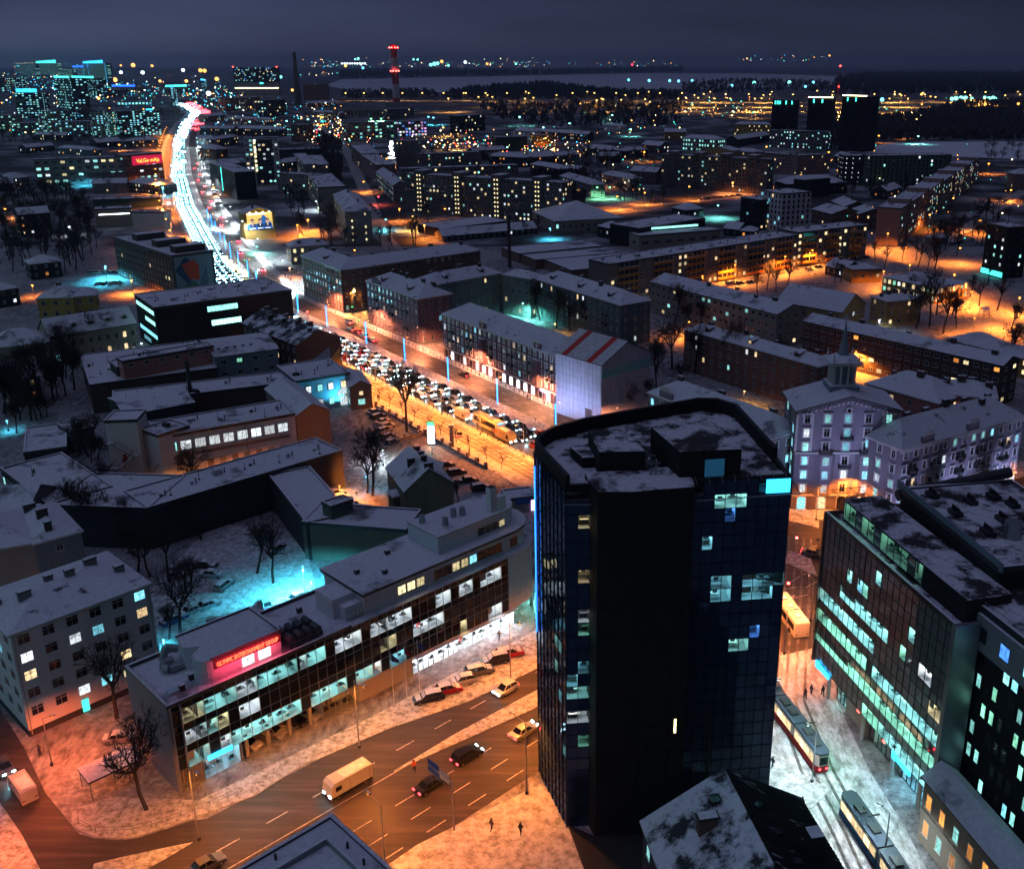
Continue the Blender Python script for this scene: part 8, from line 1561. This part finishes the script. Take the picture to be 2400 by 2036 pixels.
# flags
for i,((x,y),c) in enumerate(zip((gp((645,1000),0,'R8'),gp((705,965),0,'R8'),gp((765,935),0,'R8')),((.02,.02,.12),(.3,.02,.03),(.02,.08,.3)))):
    t=thing('flagpole','flagpole with a limp flag before the glass block, %s from the left'%od(i),'flagpole',(x,y,0),0,'flagpoles before the glass block'); m=MB(); m.tube((0,0,0),(0,0,9),.07,.04,6,FRAME); m.build('pole',t); m=MB(); m.face([(0,0,8.9),(.3,.3,8.3),(1.1,.7,7.2),(.8,.6,6.9),(.25,.2,7.3),(0,0,7.6)],mat('flag_%d'%i,c)); m.build('flag',t)
x,y=gp((925,1585),0,'R8'); t=thing('road_sign','blue direction sign cantilevered over the main road','road sign',(x,y,0),OA+pi/2); m=MB(); m.tube((0,0,0),(0,0,7.4),.13,.1,8,METAL); m.build('pole',t); m=MB(); m.tube((0,0,7.2),(4.6,0,7.3),.08,.08,6,METAL); m.build('arm',t)
m=MB(); m.box(.6,-.06,6.6,2.4,-.0,7.9,mat('sign_pale',(.4,.45,.5))); m.box(2.6,-.06,6.4,4.8,.0,8.2,mat('sign_blue',(.02,.08,.35))); m.build('sign_panel',t)
x,y=gp((1835,950),0,'Z3'); t=thing('road_sign','blue direction signs on a long arm below the palace right wing','road sign',(x,y,0),R(20)); m=MB(); m.tube((0,0,0),(0,0,6.5),.12,.1,8,METAL); m.build('pole',t); m=MB(); m.tube((0,0,6.2),(-4,0,6.4),.07,.07,6,METAL); m.tube((0,0,6.2),(1.5,0,6.2),.07,.07,6,METAL); m.build('arm',t)
for x0,x1 in ((-4,-2.2),(-1.9,-.2),(.4,1.6)): m=MB(); m.box(x0,-.05,5.6,x1,0,6.9,mat('sign_blue',(.02,.08,.35))); m.build('sign_panel',t)
x,y=gp((940,1410),0,'R5'); t=thing('price_board','tall glowing white-green petrol price board by the tram street','sign',(x,y,0),0); m=MB(); m.box(-.9,-.25,0,.9,.2,6.2,DTRIM); m.build('casing',t)
for z0,z1,c in ((5.2,6.1,'g'),(3.2,5.1,'k'),(.5,3.0,'k')): m=MB(); m.box(-.8,-.31,z0,.8,-.26,z1,EM(c,7)); m.build('light_panel',t)
x,y=of(-6,-3); t=thing('carport','snow-roofed open carport at the left end of the glass block','carport',(-61.5,109.6,0),R(45)); m=MB(); m.box(-3.2,-2,2.7,3.2,2,2.95,DTRIM,SNOW); m.build('roof',t)
for sx in (-3,0,3):
    for sy in (-1.8,1.8): m=MB(); m.box(sx-.06,sy-.06,0,sx+.06,sy+.06,2.7,METAL); m.build('post',t)
for q,lab in (((1665,1260),'snow heap'),): pass
b=B_('flat kiosk with a snowy roof and a dark sign strip behind the tower edge','Z4',(1690,600),(1930,570),5,3.2,'grey',floors=0,roof='flat',cat='kiosk',name='kiosk'); m=b.mb(); m.box(b.L*.3,-.15,2.0,b.L*.8,-.02,3.3,mat('sign_blue',(.02,.08,.35))); m.box(b.L*.82,-.2,.3,b.L*.98,-.05,2.6,EM('p',3)); m.build('sign',b.root); b.done()
x,y=gp((1155,1540),0,'Z4') if 0 else gp((1345,260),0,'Z4')
t=thing('advertising_pillar','slender concrete monument post on the tram street pavement','monument',(*bf(99,-25.2),0)); m=MB(); m.tube((0,0,0),(0,0,5.6),.55,.42,8,WM['stone']); m.build('shaft',t); m=MB(); m.box(-.7,-.7,5.5,.7,.7,5.9,WM['stone'],SNOW); m.build('cap',t)
for i,(q,r,c) in enumerate((((120,375),'R10','r'),((85,565),'R10','r'),((1872,340),'R4','r'),((495,650),'R5','g'),((457,570),'R5','g'),((1490,1325),'R1','g'),((185,598),'R5','r'))):
    x,y=gp(q,3,r); t=thing('traffic_light','traffic light showing %s, %s'%('red' if c=='r' else 'green',('by the traffic island','on a cantilever over the junction','opposite the black office corner','by the mauve block corner','between rust and mauve blocks','at the upper side street','at the upper boulevard crossing')[i]),'traffic light',(x,y,0)); m=MB(); m.tube((0,0,0),(0,0,2.6),.06,.06,6,IRON); m.build('pole',t); m=MB(); m.box(-.18,-.12,2.5,.18,.12,3.5,IRON); m.build('signal_head',t); m=MB(); m.box(-.22,-.2,2.85,.22,-.121,3.25,EM(c,22)); m.build('lamp',t)
for k,(q,r) in enumerate((((240,470),'R10'),)): pass
# ventilation mast, radio mast, crane
x,y=gp((945,340),0,'R3'); hm=hgt('R3',(955,148),(945,340)); t=thing('radio_mast','thin red and white lattice mast with red beacons on the right horizon','radio mast',(x,y,0)); m=MB()
for sx,sy in ((-3,-3),(3,-3),(3,3),(-3,3)): m.tube((sx,sy,0),(sx*.1,sy*.1,hm),.5,.4,4,mat('chimney_red',(.45,.03,.03)))
for k in range(14): z=hm*k/14; s=3*(1-.9*k/14); m.tube((-s,-s,z),(s,-s,z+hm/14),.3,.3,4,mat('chimney_white',(.6,.6,.6))); m.tube((s,-s,z),(-s,-s,z+hm/14),.3,.3,4,mat('chimney_red',(.45,.03,.03)))
m.build('lattice',t)
for z in (hm,hm*.35): m=MB(); m.box(-2,-2,z,2,2,z+4,EM('r',9,False)); m.build('beacon',t)
# playground
x,y=gp((1900,650),0,'R6'); t=thing('playground_frame','wooden climbing frame in the orange-lit playground square','playground frame',(x,y,0),.4); m=MB()
for sx in (-1.5,1.5):
    for sy in (-1.2,1.2): m.tube((sx,sy,0),(sx*.9,sy*.9,3),.08,.08,5,WM['rust'])
m.box(-1.5,-1.2,1.4,1.5,1.2,1.5,WM['rust'],SNOW); m.build('frame',t); m=MB(); m.face([(-1.6,-1.3,3),(1.6,-1.3,3),(1.6,0,4),(-1.6,0,4)],SNOW); m.face([(-1.6,0,4),(1.6,0,4),(1.6,1.3,3),(-1.6,1.3,3)],SNOW); m.build('roof',t); m=MB(); m.face([(1.5,-.4,1.5),(1.5,.4,1.5),(4,.4,.2),(4,-.4,.2)],CP['red']); m.build('slide',t)
# overhead tram wires are hung between the lamp poles
# ---------------------------------------------------------------- people
def person_mesh(walk,coat):
    vs=[(0,0,.95),(0,0,1.2),(0,0,1.42),(0,0,1.54),(0,0,1.66),(.01,.1,.92),(walk*.16,.1,.48),(walk*.30,.1,.06),(walk*.30+.14,.1,.03),(.01,-.1,.92),(-walk*.12,-.1,.48),(-walk*.30,-.1,.08),(-walk*.3+.14,-.1,.03),(0,.2,1.38),(-walk*.1,.27,1.1),(0,.27,.86),(0,-.2,1.38),(walk*.1,-.27,1.1),(walk*.18,-.27,.88)]
    es=[(0,1),(1,2),(2,3),(3,4),(0,5),(5,6),(6,7),(7,8),(0,9),(9,10),(10,11),(11,12),(2,13),(13,14),(14,15),(2,16),(16,17),(17,18)]
    rs=[.17,.17,.16,.06,.115,.11,.085,.06,.05,.11,.085,.06,.05,.08,.06,.045,.08,.06,.045]
    me=bpy.data.meshes.new('person'); me.from_pydata(vs,es,[]); o=bpy.data.objects.new('tmp',me); COL.objects.link(o)
    md=o.modifiers.new('s','SKIN'); 
    for i,r in enumerate(rs): me.skin_vertices[0].data[i].radius=(r,r)
    me.skin_vertices[0].data[0].use_root=True
    o.modifiers.new('u','SUBSURF').levels=1
    bpy.context.view_layer.update(); dg=bpy.context.evaluated_depsgraph_get(); m2=bpy.data.meshes.new_from_object(o.evaluated_get(dg)); bpy.data.objects.remove(o); m2.name='person'
    skin=mat('skin',(.45,.28,.2)); dk=mat('trousers',(.02,.02,.03)); m2.materials.clear(); [m2.materials.append(x) for x in (coat,dk,skin)]
    for p in m2.polygons: z=p.center.z; p.material_index=2 if z>1.56 or (abs(p.center.y)>.22 and z<.9) else (1 if z<.88 else 0)
    return m2
PM=[person_mesh(.9,mat('coat_black',(.015,.015,.02))),person_mesh(.3,mat('coat_navy',(.02,.03,.08))),person_mesh(.8,mat('coat_brown',(.12,.06,.04)))]
PP=[('R8',(1135,695),1,2,'person in a light coat walking before the brilliant shopfront'),('R8',(1235,1605),.3,0,'person in black walking at the foot of the black tower'),('R8',(1100,1585),2,2,'person in reddish coat on the southern pavement'),('R7',(190,1240),0,1,'person in dark clothes standing in blue headlight glow'),('R8',(740,1310),1,2,'person in orange work clothes on the median'),('R10',(155,1050),0,0,'person at the tram stop, left'),('R10',(180,1035),1,1,'person at the tram stop, right'),('R10',(228,1040),1,0,'person at the corner of the right glass block'),('R10',(18,1340),2,0,'person on the tram street beside the tower'),('R10',(142,1510),1,0,'person by the old house roof on the tram street'),
('R5',(1525,1140),1,0,'left one of two people before the arcade shops'),('R5',(1540,1143),1,1,'right one of two people before the arcade shops'),('Z4',(1385,240),0,0,'person by the monument post on the tram pavement'),('Z4',(1460,310),1,0,'person with a pram shape by the pillared fence'),('R5',(215,520),1,1,'first person outside the lit shops of the rust block'),('R5',(240,530),1,0,'second person outside the lit shops of the rust block'),('R5',(360,590),2,0,'person crossing by the amber-lit corner'),('R5',(615,1140),1,0,'person on the pavement beside the tram street trees'),('R5',(1055,905),1,0,'person at the gap between mauve and arcade blocks'),('R6',(1420,1490),1,0,'person by the palace front door')]
for i,(r,q,a,v,lab) in enumerate(PP):
    x,y=gp(q,0,r); t=tag(mk('person',PM[v],None,(x,y,.12),a+i),lab,'person'); m=MB()
    if i==4: t.data=PM[2].copy(); t.data.materials[0]=mat('hi_vis',(.7,.12,.02))
    m.tube((0,0,1.62),(0,0,1.80),.125,.09,8,mat('hat_dark',(.02,.02,.02)) if i%2 else mat('hair',(.06,.035,.02))); m.build('hat' if i%2 else 'hair',t)
# tram catenary
t=thing('catenary','tram overhead wires above the tram street','wires',(*bf(-40,-18),5.6)); m=MB(0,0,BA)
for w in (1,-2.2): m.tube((0,w,0),(170,w,0),.03,.03,3,IRON,cap=False)
m.build('contact_wire',t)
for i in range(10):
    m=MB(0,0,BA); s=-20+i*19.5; m.tube((s,3,2.6) if 0 else (s,3.0,1.2),(s,-6,.4),.02,.02,3,IRON,cap=False); m.build('span_wire',t)
# overhead air
hz=bpy.data.meshes.new('haze'); x0,x1,y0,y1,z0,z1=-13990,13990,-1490,29000,-1.5,260
hz.from_pydata([(x0,y0,z0),(x1,y0,z0),(x1,y1,z0),(x0,y1,z0),(x0,y0,z1),(x1,y0,z1),(x1,y1,z1),(x0,y1,z1)],[],[(0,3,2,1),(4,5,6,7),(0,1,5,4),(1,2,6,5),(2,3,7,6),(3,0,4,7)])
HAZE=True
if HAZE:
    hm_=bpy.data.materials.new('haze_air'); hm_.use_nodes=True; n_=hm_.node_tree; n_.nodes.clear(); o_=n_.nodes.new('ShaderNodeOutputMaterial'); v_=n_.nodes.new('ShaderNodeVolumePrincipled'); v_.inputs['Color'].default_value=(.6,.72,1,1); v_.inputs['Density'].default_value=.00007; v_.inputs['Anisotropy'].default_value=.2
    n_.links.new(v_.outputs[0],o_.inputs['Volume']); hz.materials.append(hm_); o=bpy.data.objects.new('haze',hz); COL.objects.link(o); o['kind']='stuff'
